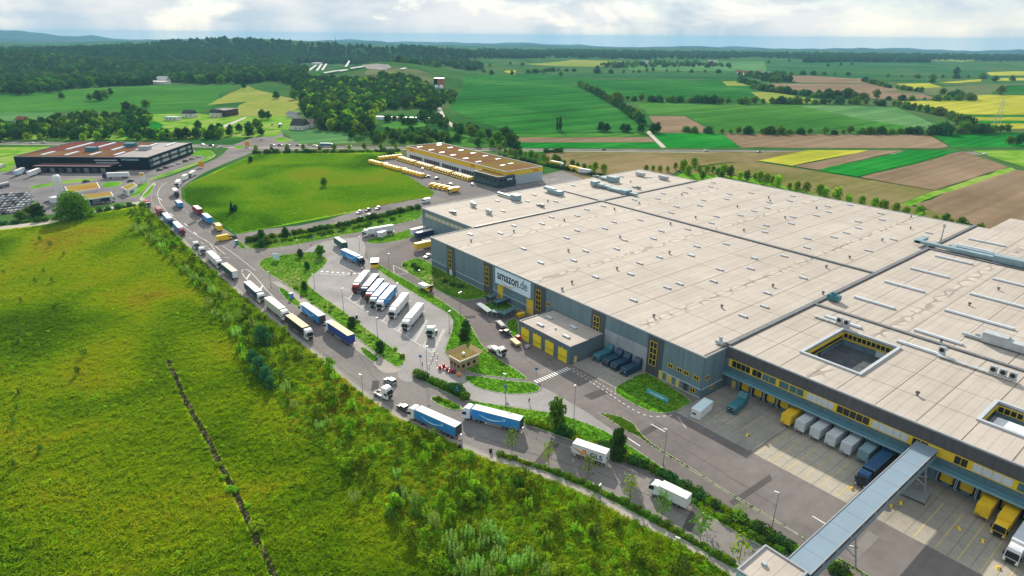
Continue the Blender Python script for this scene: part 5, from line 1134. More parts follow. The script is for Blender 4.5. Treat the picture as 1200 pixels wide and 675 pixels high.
# ------------------------------------------------------------------ vehicles: templates share their meshes
WHC = {}
def wheel(r=.5, w=.3):
    if (r, w) not in WHC:
        mb = MB(); mb.cyl((0, -w / 2, 0), (0, w / 2, 0), r, n=14, mat=rubber); mb.cyl((0, -w / 2 - .015, 0), (0, w / 2 + .015, 0), r * .55, n=10, mat=galv); WHC[(r, w)] = mb.mesh('wheel')
    return WHC[(r, w)]
TC = {}
def bx(*b, mat=None, bev=0):
    mb = MB(); (mb.rbox(*b, mat, b=bev) if bev else mb.box(*b, mat)); return mb
def cab_parts(x1, cm, tall=3.75):
    """a cab-over tractor's cab whose front is at x1"""
    mb = MB(); mb.side([(x1 - 2.25, .75), (x1 - .1, .55), (x1, .75), (x1, 1.55), (x1 - .22, 2.75), (x1 - .55, tall - .25), (x1 - 1.2, tall), (x1 - 2.25, tall)], -1.24, 1.24, cm, taper=.12, ztap=1.6)
    cab = mb.mesh('cab'); ch = []
    g = MB(); a = x1 + .03; g.quad((a, -1.1, 1.62), (a, 1.1, 1.62), (a - .21, 1.04, 2.72), (a - .21, -1.04, 2.72), glass); ch.append(('windscreen', g.mesh('windscreen'), (0, 0, 0)))
    for s in (-1, 1):
        g = MB(); y = s * 1.245; y2 = s * 1.17
        v = [(x1 - 1.25, y, 1.65), (x1 - .2, y, 1.65), (x1 - .42, y2, 2.6), (x1 - 1.25, y2, 2.6)]
        g.add(v, [(0, 1, 2, 3) if s < 0 else (3, 2, 1, 0)], glass); ch.append(('side_window', g.mesh('side_window'), (0, 0, 0)))
        ch.append(('headlight', bx(x1 - .05, x1 + .04, min(s * .75, s * 1.15), max(s * .75, s * 1.15), .78, 1.0, mat=lampg).mesh('headlight'), (0, 0, 0)))
        ch.append(('mirror', bx(x1 - .35, x1 - .15, min(s * 1.27, s * 1.5), max(s * 1.27, s * 1.5), 1.7, 2.5, mat=blackp).mesh('mirror'), (0, 0, 0)))
    ch.append(('grille', bx(x1 - .02, x1 + .03, -.85, .85, .62, 1.45, mat=blackp).mesh('grille'), (0, 0, 0)))
    ch.append(('sun_visor', bx(x1 - .25, x1 + .05, -1.0, 1.0, 2.76, 2.92, mat=blackp).mesh('sun_visor'), (0, 0, 0)))
    return ('cab', cab, (0, 0, 0), ch)
def trailer_parts(x0, x1, sidem, topm, rearm, z0=1.1, z1=3.95, logo=None):
    box = bx(x0, x1, -1.27, 1.27, z0, z1, mat=sidem).mesh('cargo_box'); ch = []
    ch.append(('box_roof', bx(x0 + .02, x1 - .02, -1.25, 1.25, z1, z1 + .05, mat=topm).mesh('box_roof'), (0, 0, 0)))
    ch.append(('rear_door', bx(x0 - .04, x0, -1.2, 1.2, z0 + .1, z1 - .08, mat=rearm).mesh('rear_door'), (0, 0, 0)))
    fr = MB(); 
    for s in (-1, 1):
        fr.box(x0, x1, s * 1.285 - .015, s * 1.285 + .015, z0, z0 + .12, galv); fr.box(x0, x1, s * 1.285 - .015, s * 1.285 + .015, z1 - .1, z1, galv)
    ch.append(('frame_rail', fr.mesh('frame_rail'), (0, 0, 0)))
    if logo == 'arrow':
        for s in (-1, 1):
            me = smile((x1 - x0) * .52, 1.0, .42, M('pale_blue_print', (.45, .75, .92), var=.03)); m_ = me.copy()
            for v in m_.vertices:
                x, y = v.co.x, v.co.y
                v.co = ((x1 - 2.2 - x) if s > 0 else (x1 - 2.2 - (x1 - x0) * .52 + x), s * 1.31, 2.95 + y)
            if s > 0:
                pass
            ch.append(('arrow_mark', m_, (0, 0, 0)))
    return ('cargo_box', box, (0, 0, 0), ch)
def semi(side, top, cab, rear=None, logo=None, cabin=True, trailer=True, L_=13.6, skirt=None):
    key = (side and side.name, top and top.name, cab and cab.name, rear and rear.name, logo, cabin, trailer, L_)
    if key in TC: return TC[key]
    T = []; half = (L_ + 2.9) / 2
    if trailer:
        x0 = -half; x1 = x0 + L_; T.append(trailer_parts(x0, x1, side, top, rear or side, logo=logo))
        T.append(('chassis', bx(x0 + .3, x1 - .8, -.5, .5, .75, 1.09, mat=chass).mesh('chassis'), (0, 0, 0), []))
        for s in (-1, 1):
            T.append(('side_guard', bx(x0 + 5.2, x1 - 4.2, s * 1.2 - .03, s * 1.2 + .03, .45, .98, mat=skirt or galv).mesh('side_guard'), (0, 0, 0), []))
            for k in range(3): T.append(('wheel', wheel(), (x0 + 1.7 + k * 1.3, s * 1.05, .5), []))
        T.append(('bumper', bx(x0 - .05, x0 + .1, -1.2, 1.2, .5, .72, mat=galv).mesh('bumper'), (0, 0, 0), []))
        for s in (-1, 1): T.append(('tail_light', bx(x0 - .08, x0 - .05, min(s * .8, s * 1.15), max(s * .8, s * 1.15), .54, .68, mat=redl).mesh('tail_light'), (0, 0, 0), []))
    if cabin:
        xc = half if trailer else 3.0
        T.append(cab_parts(xc, cab)); T.append(('tractor_frame', bx(xc - 6.0, xc - .4, -.42, .42, .6, .98, mat=chass).mesh('tractor_frame'), (0, 0, 0), []))
        T.append(('fuel_tank', bx(xc - 4.2, xc - 2.6, -1.2, -.6, .45, 1.0, mat=galv, bev=.1).mesh('fuel_tank'), (0, 0, 0), []))
        if not trailer: T.append(('fifth_wheel', bx(xc - 5.3, xc - 4.3, -.5, .5, .98, 1.12, mat=rubber).mesh('fifth_wheel'), (0, 0, 0), [])); T.append(('mudguard', bx(xc - 5.6, xc - 4.2, -1.2, 1.2, 1.02, 1.07, mat=blackp).mesh('mudguard'), (0, 0, 0), []))
        for s in (-1, 1):
            T.append(('wheel', wheel(), (xc - 1.35, s * 1.02, .5), [])); T.append(('wheel', wheel(.5, .5), (xc - 4.95, s * .95, .5), []))
    elif trailer:
        for s in (-1, 1): T.append(('landing_leg', bx(half - 5.5, half - 5.3, s * .8 - .1, s * .8 + .1, 0, 1.1, mat=galv).mesh('landing_leg'), (0, 0, 0), []))
    TC[key] = T; return T
def rigid(side, top, cab, L_=7.4, rear=None, short=False, h=3.4):
    key = ('r', side.name, top.name, cab.name, L_, h)
    if key in TC: return TC[key]
    half = (L_ + 2.3) / 2; x0 = -half
    T = [trailer_parts(x0, x0 + L_, side, top, rear or side, z0=.95, z1=h), cab_parts(half, cab, tall=min(h - .35, 3.0))]
    T.append(('chassis', bx(x0 + .2, half - .5, -.45, .45, .6, .94, mat=chass).mesh('chassis'), (0, 0, 0), []))
    for s in (-1, 1): T.append(('wheel', wheel(.46), (half - 1.3, s * 1.0, .46), [])); T.append(('wheel', wheel(.46, .45), (x0 + 2.0, s * .95, .46), []))
    TC[key] = T; return T
def car(body, L_=4.4, h=1.5, estate=False):
    key = ('c', body.name, L_, h, estate)
    if key in TC: return TC[key]
    l = L_ / 2; w = .88
    mb = MB(); mb.side([(-l, .35), (l, .3), (l, .62), (l - .12, .78), (l - 1.15, .95), (-l + .25, 1.0), (-l, .85)], -w, w, body, taper=.06, ztap=.5)
    T = [('body', mb.mesh('body'), (0, 0, 0), [])]
    rx = -l + (.15 if estate else .55)
    g = MB(); g.side([(l - 1.2, .93), (l - 2.0, h - .07), (rx + .45, h - .07), (rx, .97)], -w + .05, w - .05, glass, taper=.14); T.append(('windows', g.mesh('windows'), (0, 0, 0), []))
    g = MB(); g.rbox(rx + .42, l - 1.98, -w + .16, w - .16, h - .08, h, body, b=.03); T.append(('roof', g.mesh('roof'), (0, 0, 0), []))
    for s in (-1, 1):
        T.append(('headlight', bx(l - .1, l + .02, min(s * .5, s * .8), max(s * .5, s * .8), .58, .74, mat=lampg).mesh('headlight'), (0, 0, 0), []))
        T.append(('tail_light', bx(-l - .02, -l + .1, min(s * .5, s * .82), max(s * .5, s * .82), .68, .86, mat=redl).mesh('tail_light'), (0, 0, 0), []))
        for x in (l - .85, -l + .8): T.append(('wheel', wheel(.32, .2), (x, s * .8, .32), []))
    TC[key] = T; return T
def van(body, roofm_=None, L_=5.9, h=2.6, box=False):
    key = ('v', body.name, roofm_ and roofm_.name, L_, h, box)
    if key in TC: return TC[key]
    l = L_ / 2; w = 1.0; T = []
    mb = MB(); mb.side([(-l, .4), (l, .35), (l, .95), (l - .35, 1.2), (l - 1.25, h - .25), (l - 1.6, h), (-l + .05, h)] if not box else [(-l, .4), (l, .35), (l, .95), (l - .4, 1.2), (l - 1.1, 2.1), (l - 1.8, 2.2), (-l, 2.2)], -w, w, body, taper=.08, ztap=1.2); T.append(('body', mb.mesh('body'), (0, 0, 0), []))
    if box: T.append(('cargo_box', bx(-l - .02, l - 1.75, -w - .06, w + .06, .75, h, mat=body).mesh('cargo_box'), (0, 0, 0), [('box_roof', bx(-l, l - 1.77, -w, w, h, h + .05, mat=roofm_ or white).mesh('box_roof'), (0, 0, 0))]))
    top = (l - 1.1, 2.1) if box else (l - 1.25, h - .25); bot = (l - .4, 1.2) if box else (l - .35, 1.2)
    g = MB(); g.quad((bot[0] + .02, -.9, bot[1] + .06), (bot[0] + .02, .9, bot[1] + .06), (top[0] + .06, .84, top[1] - .1), (top[0] + .06, -.84, top[1] - .1), glass); T.append(('windscreen', g.mesh('windscreen'), (0, 0, 0), []))
    for s in (-1, 1):
        g = MB(); v = [(l - 1.75, s * .99, 1.3), (l - .7, s * 1.0, 1.3), (l - 1.2, s * .955, 1.95), (l - 1.75, s * .955, 1.95)]; g.add(v, [(0, 1, 2, 3) if s < 0 else (3, 2, 1, 0)], glass); T.append(('side_window', g.mesh('side_window'), (0, 0, 0), []))
        T.append(('headlight', bx(l - .08, l + .02, min(s * .55, s * .9), max(s * .55, s * .9), .72, .92, mat=lampg).mesh('headlight'), (0, 0, 0), []))
        for x in (l - 1.0, -l + 1.1): T.append(('wheel', wheel(.36, .24), (x, s * .9, .36), []))
    TC[key] = T; return T
def swap(side, top, L_=7.3, legs=True, stripe=None):
    key = ('s', side.name, top.name, L_)
    if key in TC: return TC[key]
    T = [trailer_parts(-L_ / 2, L_ / 2, side, top, side, z0=1.15, z1=3.75)]
    for x in (-L_ / 2 + .8, L_ / 2 - .5):
        for s in (-1, 1): T.append(('leg', bx(x - .08, x + .08, s * 1.1 - .08, s * 1.1 + .08, 0, 1.15, mat=galv).mesh('leg'), (0, 0, 0), []))
    T.append(('marking_plate', bx(L_ / 2, L_ / 2 + .02, -1.1, -.2, 1.35, 1.5, mat=blackp).mesh('marking_plate'), (0, 0, 0), []))
    TC[key] = T; return T
def at2(f, r):
    a = Vector(G(*f)); b = Vector(G(*r)); c = (a + b) / 2; d = a - b; return (c.x, c.y, .045), math.atan2(d.y, d.x)
def V(tree, name, label, cat, f, r, group=None, shift=0, fix='m', L_=None):
    """front and rear ground points in the photograph give place and heading"""
    loc, a = at2(f, r)
    if fix == 'f' and L_: 
        p = Vector(G(*f)); loc = (p.x - math.cos(a) * L_ / 2, p.y - math.sin(a) * L_ / 2, .045)
    if shift: loc = (loc[0] - math.sin(a) * shift, loc[1] + math.cos(a) * shift, loc[2])
    return inst(tree, name, label, cat, loc, a, group)
Q = 'trucks queueing on the access road'
# near, the two blue trailers, the courier box, the white box truck
V(semi(skyblue, roofwhite, white, rear=chass, logo='arrow'), 'semi_truck', 'bright blue semi-trailer with white cab following the small dark car on the near lane', 'truck', (484.5, 487), (540, 512), Q, .9)
V(semi(skyblue, roofwhite, white, rear=chass, logo='arrow'), 'semi_truck', 'bright blue semi-trailer with white cab rounding the bend beside the shrub bed', 'truck', (547.5, 487), (611, 503.5), Q, .9)
cb = V(swap(white, roofwhite, 8.6), 'courier_trailer', 'white courier box trailer with blue letters and an orange arrow at the kerb', 'trailer', (674, 533), (709, 545), None, -.2)
for s_ in (1,):
    place_text(text_mesh('GLS', 1.9, .01, M('navy_lettering', (.01, .02, .14), var=.02), bold=.035), cb, (-.3, 1.30, 1.6), (-1, 0, 0), UP)
    am = MB(); n = 14; tp = [((i / n) * 2.6, .35 * math.cos(i / n * 3.0) - .1 * i / n, 0) for i in range(n + 1)]; bt = [((i / n) * 2.6, .35 * math.cos(i / n * 3.0) - .1 * i / n - .2 - .6 * i / n, 0) for i in range(n + 1)]
    am.add(tp + bt, [(i, n + 1 + i, n + 2 + i, i + 1) for i in range(n)], orangep); am.add([(2.0, .25, 0), (3.35, .75, 0), (3.15, -1.0, 0), (2.8, -.55, 0)], [(0, 3, 2, 1)], orangep); place_text(am.mesh('arrow_emblem'), cb, (3.9, 1.31, 2.5), (-1, 0, 0), UP, 'arrow_emblem')
    place_text(text_mesh('GLS', .7, .01, M('navy_lettering', (.01, .02, .14), var=.02), bold=.03), cb, (-4.36, .9, 2.0), (0, -1, 0), UP)
for sx in (-2.6, -1.4, 2.8):
    for s_ in (-1, 1): put('wheel', wheel(), cb, (sx, s_ * 1.0, .5))
V(rigid(white, roofwhite, white, 6.6, h=3.4), 'box_truck', 'white box truck with a roof hatch near the footpath lamp', 'truck', (766, 575), (805, 594), None, .6)
# queue on the left lane, from the near one back
V(semi(blackc, tanroof, white, rear=white), 'semi_truck', 'black curtain trailer with tan roof and white cab, front of the queue', 'truck', (369, 404), (334, 377), Q, .3)
V(semi(M('cream_curtain', (.55, .56, .48), rough=.5, var=.06), roofwhite, white), 'semi_truck', 'cream white trailer between the navy one and the black one', 'truck', (341, 381), (309, 356), Q, .3)
V(semi(navy, roofwhite, white), 'semi_truck', 'navy trailer with white roof and white cab behind the cream one', 'truck', (313, 361), (285, 336.5), Q, .3)
V(semi(darkgreen, greyroof, white, rear=offwhite, cabin=False), 'box_trailer', 'dark green trailer with pale roof and pale rear doors in the queue', 'trailer', (256, 312), (283, 333.5), Q, 0)
V(semi(offwhite, roofwhite, white), 'semi_truck', 'all white trailer and cab behind the dark green trailer', 'truck', (263.5, 320), (243, 300), Q, 0)
V(semi(None, None, white, trailer=False), 'tractor_unit', 'white tractor unit without trailer, nearer of the two in the queue', 'truck', (239.5, 301), (234, 295), Q, 0)
V(semi(None, None, white, trailer=False), 'tractor_unit', 'white tractor unit without trailer, farther of the two in the queue', 'truck', (232.5, 294), (227, 288.5), Q, 0)
V(semi(skyblue, roofwhite, redp), 'semi_truck', 'blue trailer with a dark red cab at the end of the left queue', 'truck', (219, 282), (203, 264), Q, 0)
V(semi(skyblue, roofwhite, darkteal, logo='arrow'), 'semi_truck', 'blue trailer with a dark cab behind the dark red cab', 'truck', (205.5, 270), (191, 254), Q, 0)
V(rigid(maroon, M('dusty_red_roof', (.3, .12, .12), var=.1), redp, 8.5), 'box_truck', 'dusty maroon box truck behind the blue trailers', 'truck', (193, 258), (182, 244), Q, 0)
V(rigid(redp, redp, white, 5.0), 'box_truck', 'short red truck with a white cab at the bend', 'truck', (177.5, 246.5), (169.5, 238), Q, 0)
# right lane going up and the others about it
V(semi(skyblue, roofwhite, white, rear=chass, logo='arrow'), 'semi_truck', 'blue trailer with white cab waiting below the parking area', 'truck', (356, 364), (381, 382), Q, .6)
V(semi(royal, tanroof, white, rear=royal), 'semi_truck', 'royal blue trailer with tan roof ahead of the grass wedge', 'truck', (386, 385.5), (415, 405), Q, .6)
V(rigid(yellowp, M('cream_roof', (.7, .6, .35), var=.05), darkteal, 6.5), 'box_truck', 'yellow box truck with a dark rear behind the blue and red ones', 'truck', (252, 265), (262, 274.5), Q, .3)
V(semi(skyblue, roofwhite, darkteal, L_=11), 'semi_truck', 'blue trailer on the far lane ahead of the yellow box truck', 'truck', (236, 253.5), (252, 267), Q, .3)
V(semi(maroon, roofwhite, redp, L_=10), 'semi_truck', 'maroon trailer on the far lane beside the meadow edge', 'truck', (226, 245), (240, 256), Q, .3)
V(rigid(skyblue, roofwhite, skyblue, 8.5), 'box_truck', 'white roofed truck with blue rear in the middle of the bend', 'truck', (205, 237), (216, 248), Q)
V(semi(offwhite, roofwhite, darkteal, L_=9), 'semi_truck', 'white truck with a dark cab coming round the bend', 'truck', (210, 235.5), (203.5, 224), Q)
V(rigid(offwhite, roofwhite, white, 8.5), 'box_truck', 'white box truck at the top of the bend', 'truck', (205, 223.5), (213, 213), Q)
V(rigid(white, roofwhite, white, 7.6), 'box_truck', 'white drawbar truck pulling a second box uphill', 'truck', (221, 210), (230, 204), Q); V(swap(white, roofwhite, 7.0), 'drawbar_trailer', 'white box trailer coupled behind the drawbar truck', 'trailer', (221, 209), (214, 214), Q)
V(van(yellowp, L_=7.0, h=2.9), 'delivery_van', 'long yellow van turning across the road at the side street', 'van', (272, 280), (254.5, 283.5))
V(car(darkcar), 'car', 'black car waiting at the side street mouth in front of the yellow van', 'car', (271, 278), (276, 279.5))
# parking area
PK = 'trucks on the parking area'
V(semi(offwhite, roofwhite, redp), 'semi_truck', 'white roofed trailer with a dark red cab, first in the parking row', 'truck', (413.5, 349), (433, 324), PK)
V(semi(navy, roofwhite, darkteal), 'semi_truck', 'navy trailer with a dark cab, second in the parking row', 'truck', (423.5, 353), (444, 328.5), PK)
V(semi(skyblue, M('red_white_roof', (.6, .45, .46), var=.1), redp), 'semi_truck', 'blue trailer with a maroon cab, third in the parking row', 'truck', (428.5, 360), (450, 334), PK)
V(semi(skyblue, roofwhite, M('pale_green_cab', (.42, .55, .50), rough=.4, var=.04)), 'semi_truck', 'white roofed trailer with a pale green cab, fourth in the parking row', 'truck', (435, 364), (455, 341), PK)
V(semi(skyblue, roofwhite, white, logo='arrow'), 'semi_truck', 'blue trailer with a white cab and black windscreen, fifth in the parking row', 'truck', (443, 367.5), (463, 344), PK)
V(semi(offwhite, roofwhite, white), 'semi_truck', 'white semi-trailer standing alone right of the packed parking row', 'truck', (457.5, 377), (477.5, 352.5), PK)
V(semi(white, roofwhite, white), 'semi_truck', 'white two-part semi-trailer nearest the dashed empty bays', 'truck', (474, 390), (494, 366), PK)
V(semi(None, None, M('mint_cab', (.5, .62, .58), rough=.4, var=.04), trailer=False), 'tractor_unit', 'pale tractor unit parked alone in the hatched bays', 'truck', (503.5, 397.5), (509.5, 388), PK)
V(semi(skyblue, roofwhite, darkteal, rear=skyblue, logo='arrow'), 'semi_truck', 'blue trailer with a dark front leaving the gate island', 'truck', (426, 312.5), (402, 301))
V(semi(darkgreen, M('dark_green_roof', (.03, .13, .11), var=.1), white, cabin=False, L_=11), 'box_trailer', 'dark green trailer on the lane by the hedge', 'trailer', (392, 285), (405, 294))
V(semi(offwhite, roofwhite, white), 'semi_truck', 'white trailer with white cab by the small white container', 'truck', (432, 277), (455, 273))
V(rigid(offwhite, roofwhite, yellowp, 4.5, h=2.2), 'flatbed_truck', 'small flatbed truck with a yellow cab on the delivery lane', 'truck', (506, 343), (492, 337))
# flatbed with white cab
fbt = [cab_parts(3.6, white, 2.9), ('flatbed', bx(-4.3, 1.2, -1.2, 1.2, .95, 1.15, mat=chass).mesh('flatbed'), (0, 0, 0), []), ('load', bx(-2.2, 0.6, -.9, .9, 1.15, 1.9, mat=white, bev=.08).mesh('load'), (0, 0, 0), []), ('headboard', bx(1.1, 1.3, -1.2, 1.2, 1.0, 2.4, mat=white).mesh('headboard'), (0, 0, 0), [])] + [('wheel', wheel(.46), (x, s * 1.0, .46), []) for x in (2.3, -2.6, -1.4) for s in (-1, 1)]
V(fbt, 'flatbed_truck', 'white flatbed truck with a small load beside the gatehouse lawn', 'truck', (592, 420), (573, 409))
V(semi(None, None, white, trailer=False), 'tractor_unit', 'white tractor unit turning on the road near the shrub bed', 'truck', (456, 468), (441.5, 462))
V(car(silver, 4.5, 1.55, True), 'car', 'silver estate car beside the turning white tractor unit', 'car', (452, 446), (463, 451.5))
V(car(darkcar, 4.3, 1.5), 'car', 'small dark teal car ahead of the blue semi-trailer', 'car', (467, 476.5), (479, 483.5))
# docks
DK = 'swap bodies at the docks'
yk = lambda k: 83.5 - 3.9 * k
def dock(tree, name, label, cat, y, xf, L_, group=DK): return inst(tree, name, label, cat, (xf + L_ / 2, y, .07), math.pi, group)
greyside = M('pale_grey_side', (.52, .55, .58), rough=.45, var=.05); silverroof = M('silver_roof', (.60, .64, .68), rough=.35, var=.04, spec=.6)
yroof = M('yellow_roof', (.78, .50, .02), rough=.4, var=.05)
dock(swap(yellowp, yroof), 'swap_body', 'yellow swap body at the dock, leftmost of the row', 'container', yk(5) - .2, 143.2, 7.3)
for i, lb in enumerate(('white swap body next to the yellow one at the docks', 'white swap body second after the yellow one', 'white swap body third after the yellow one', 'white swap body next to the teal grey one')): dock(swap(greyside, silverroof), 'swap_body', lb, 'container', yk(6 + i) - .1, 143.2 - (0.3 if i == 3 else 0), 7.3)
dock(swap(M('teal_grey_side', (.17, .28, .31), rough=.45, var=.05), M('teal_grey_roof', (.22, .36, .40), rough=.4, var=.05)), 'swap_body', 'teal grey swap body between the white ones and the dark truck', 'container', yk(10) - .1, 143.2, 7.3)
def docksemi(side, top, cab, label, y, xf, rear=None): inst(semi(side, top, cab, rear=rear), 'semi_truck', label, 'truck', (xf + 8.25, y, .07), math.pi, 'semi-trailers at the docks')
docksemi(blackc, M('dark_blue_roof', (.03, .09, .2), rough=.35, var=.1), M('deep_blue_cab', (.01, .05, .13), rough=.3, var=.05), 'black and dark blue semi-trailer docked beside the covered bridge', yk(11) + .1, 134.2)
dock(swap(yellowp, yroof, 6.2), 'swap_body', 'yellow swap body docked beyond the bridge', 'container', yk(16) - .9, 143.6, 6.2)
inst(rigid(yellowp, yroof, yellowp, 8.0, h=3.7), 'box_truck', 'yellow truck with its cab outward beyond the covered bridge', 'truck', (140.4 + 5.15, yk(17) - .9, .07), math.pi, 'semi-trailers at the docks')
docksemi(offwhite, silverroof, white, 'white semi-trailer with a white cab beside the yellow truck', yk(18) - .9, 133.9)
docksemi(darkcar, silverroof, M('green_cab', (.05, .14, .12), rough=.3, var=.04), 'semi-trailer with a dark green cab at the right edge of the docks', yk(19) - .9, 133.9)
def compactor(name, label, x, y, rz, mat, back=False):
    t = thing(name, label, 'waste compactor', (x, y, .07), rz, 'waste compactors'); mb = MB()
    mb.side([(-3.2, .2), (1.6, .2), (1.6, 1.9), (-2.7, 2.0), (-3.2, 1.7)], -1.15, 1.15, mat, taper=.06, ztap=1.0); put('container', mb.mesh('container'), t)
    mb = MB(); mb.side([(1.62, .2), (3.6, .2), (3.6, 3.2), (2.6, 3.4), (1.62, 2.3)], -1.05, 1.05, mat); put('hopper', mb.mesh('hopper'), t)
    B('rail', t, [(-3.3, 3.4, -.9, -.7, 0, .19), (-3.3, 3.4, .7, .9, 0, .19)], chass); B('rear_hatch', t, [(-3.3, -3.21, -.8, .8, .5, 1.5)], chass)
    for k in range(5): B('rib', t, [(-2.6 + k * .95, -2.5 + k * .95, -1.2, 1.2, .3, .42)], chass)
    t.scale = (1.12, 1.12, 1.15)
    for s_ in (-.6, .6): B('light_patch', t, [(-3.34, -3.3, s_ - .12, s_ + .12, 1.2, 1.4)], white)
    return t
for i, (y, m_, lb) in enumerate(((119.3, tealp, 'teal compactor nearest the workshop wall'), (115.3, darkteal, 'dark blue compactor second from the workshop wall'), (112.0, darkteal, 'dark blue compactor with white corner marks, third from the workshop'), (108.0, darkteal, 'dark blue compactor nearest the banner lawn'))):
    compactor('waste_compactor', lb, 134.2, y, 0, m_)
compactor('waste_compactor', 'teal compactor with a blue hopper at the first docks', 141.5, 76.5, R_(6), tealp)
t = thing('steel_container', 'white steel container with a dark label panel on the dock apron', 'container', (131.8, 81.1, .07), R_(8)); mb = MB(); mb.rbox(-3.6, 3.6, -1.3, 1.3, .15, 2.7, white, b=.05); put('body', mb.mesh('body'), t)
B('lid', t, [(-3.65, 3.65, -1.35, 1.35, 2.7, 2.82)], M('pale_blue_lid', (.62, .76, .82), var=.04)); B('label_panel', t, [(-3.68, -3.61, -.2, .9, 1.3, 1.75)], chass); B('skid', t, [(-3.5, 3.5, -1.1, -.9, 0, .14), (-3.5, 3.5, .9, 1.1, 0, .14)], chass)
# bays on the far side: trailers at the north block
V(semi(navy, roofwhite, white, cabin=False), 'box_trailer', 'navy trailer backed to the recessed end of the warehouse', 'trailer', (484, 283), (513, 276), None, 0)
V(semi(offwhite, M('cream_top', (.7, .68, .5), var=.05), white, cabin=False), 'box_trailer', 'white trailer with a cream top beside the navy one', 'trailer', (478.5, 279), (506, 272), None, 0)
V(swap(yellowp, M('orange_roof', (.7, .42, .05), var=.05), 8.6), 'swap_body', 'yellow swap body on legs by the warehouse corner', 'container', (484, 295), (508, 290)); V(van(white), 'delivery_van', 'white van half hidden behind the yellow swap body', 'van', (494, 288), (504, 285))
V(car(white), 'car', 'white car parked at the warehouse corner', 'car', (496, 304), (506, 299)); 
t = thing('site_container', 'small white cabin container at the tip of the turf island', 'container', (*G(448, 277), .1), R_(30)); B('body', t, [(-2.4, 2.4, -1.3, 1.3, 0, 2.6)], white); B('door', t, [(-2.44, -2.4, -.5, .5, .1, 2.2)], offwhite); B('roof', t, [(-2.5, 2.5, -1.4, 1.4, 2.6, 2.7)], offwhite)
t = thing('barrier_booth', 'small yellow and white booth at the lane divider', 'booth', (*G(439.5, 312), .1), R_(60)); B('base', t, [(-2.6, 2.6, -1.6, 1.6, 0, 1.5)], yellowp); B('windows', t, [(-2.5, 2.5, -1.5, 1.5, 1.5, 2.5)], glass); B('roof', t, [(-2.8, 2.8, -1.8, 1.8, 2.5, 2.8)], white); B('beacon', t, [(-.6, .6, -.4, .4, 2.8, 3.2)], offwhite)
for q, lb in (((277.5, 287), 'blue toilet cabin at the side street corner'), ((341.7, 350), 'blue toilet cabin between the grass strips')):
    t = thing('toilet_cabin', lb, 'toilet cabin', (*G(*q), .1), R_(50)); B('body', t, [(-.6, .6, -.6, .6, 0, 2.1)], bluep); B('door', t, [(-.64, -.6, -.4, .4, .1, 1.95)], M('light_blue_plastic', (.1, .35, .6), var=.05)); B('roof', t, [(-.65, .65, -.65, .65, 2.1, 2.3)], offwhite); B('vent_pipe', t, [(.4, .5, .4, .5, 2.3, 2.6)], blackp)
# parcel vans
DV = 'yellow parcel vans in the depot yard'
pv_t = van(yellowp, M('cream_van_roof', (.62, .48, .22), var=.05), 5.6, 2.7, True)
n = 0
ylist = [456 - 3.15 * k for k in range(32) if k not in (8, 16, 24)]
for k, y in enumerate(ylist): inst(pv_t, 'parcel_van', nth(k) + ' yellow parcel van from the far end of the row along the depot doors', 'van', (252.5, y, .05), math.pi + R_(NR.normal(0, 1.5)), DV)
for k in range(17):
    f = k / 16; inst(pv_t, 'parcel_van', nth(k) + ' yellow parcel van from the far end of the row along the field edge', 'van', (228.6 + 4.0 * f + (2 if k in (4, 10) else 0), 457 - 69 * f, .05), R_(NR.normal(0, 1.5)), DV)
for k in range(7): inst(pv_t, 'parcel_van', nth(k) + ' yellow parcel van from the left in the far cross row by the depot', 'van', (240 + k * 3.1, 466.5, .05), R_(90 + NR.normal(0, 1.5)), DV)
for k in range(5): inst(pv_t, 'parcel_van', nth(k) + ' yellow parcel van from the top of the short near row in the depot yard', 'van', (220.5 + k * .9, 357 - 4.4 * k, .05), R_(172 + NR.normal(0, 2)), DV)
inst(rigid(yellowp, yroof, yellowp, 6), 'box_truck', 'larger yellow truck closing the short near row', 'truck', (223.5, 335.5, .05), R_(180))
for q, m_, lb in (((501, 208), darkcar, 'dark car in the depot yard between the van rows'), ((512, 210), darkcar, 'dark car right of the other dark car in the depot yard'), ((527.5, 217), silver, 'silver car beside the short van row'), ((495, 199), white, 'white car between the two long van rows'), ((553, 217), white, 'white car at the office corner of the depot'), ((610, 212), silver, 'silver car by the depot side wall')):
    x, y = G(*q); inst(car(m_), 'car', lb, 'car', (x, y, .05), R_(NR.uniform(0, 180)))
V(semi(yellowp, roofwhite, white, L_=10), 'semi_truck', 'yellow trailer truck on the far depot yard', 'truck', (661, 197), (645, 194)); V(semi(yellowp, yroof, white, cabin=False), 'box_trailer', 'yellow trailer coupled ahead of the white one on the far yard', 'trailer', (666, 199.5), (680, 203)); V(semi(offwhite, roofwhite, white, cabin=False, L_=10), 'box_trailer', 'white trailer behind the yellow one on the far yard', 'trailer', (676, 203), (690, 205))
# cars on the side street, the junction and the country road
CS = 'cars on the side street'
for (f, r), m_, lb in ((((418, 251), (424, 248.5)), white, 'white car on the side street, far kerb, left of three'), (((428.5, 248.5), (434, 246)), darkcar, 'dark car on the side street, far kerb, between two pale ones'), (((440, 246.5), (446, 243.5)), silver, 'pale car on the side street, far kerb, right of three'), (((427, 256), (420, 258)), blackp, 'black car on the side street, near kerb'), (((437, 252), (429.5, 254.5)), silver, 'silver car on the side street, near kerb')): V(car(m_), 'car', lb, 'car', f, r, CS)
V(van(white), 'delivery_van', 'white van where the side street meets the depot yard', 'van', (494, 238.5), (504, 236.5))
def hwpos(px, off): 
    a = Vector(G(px, 166 + px * .0108)); d = (Vector(hw[3]) - Vector(hw[2])).normalized(); n_ = Vector((-d.y, d.x)); p0 = Vector(hw[2]); t_ = (a - p0).dot(d); p = p0 + d * t_ + n_ * off; return (p.x, p.y, .05), math.atan2(d.y, d.x)
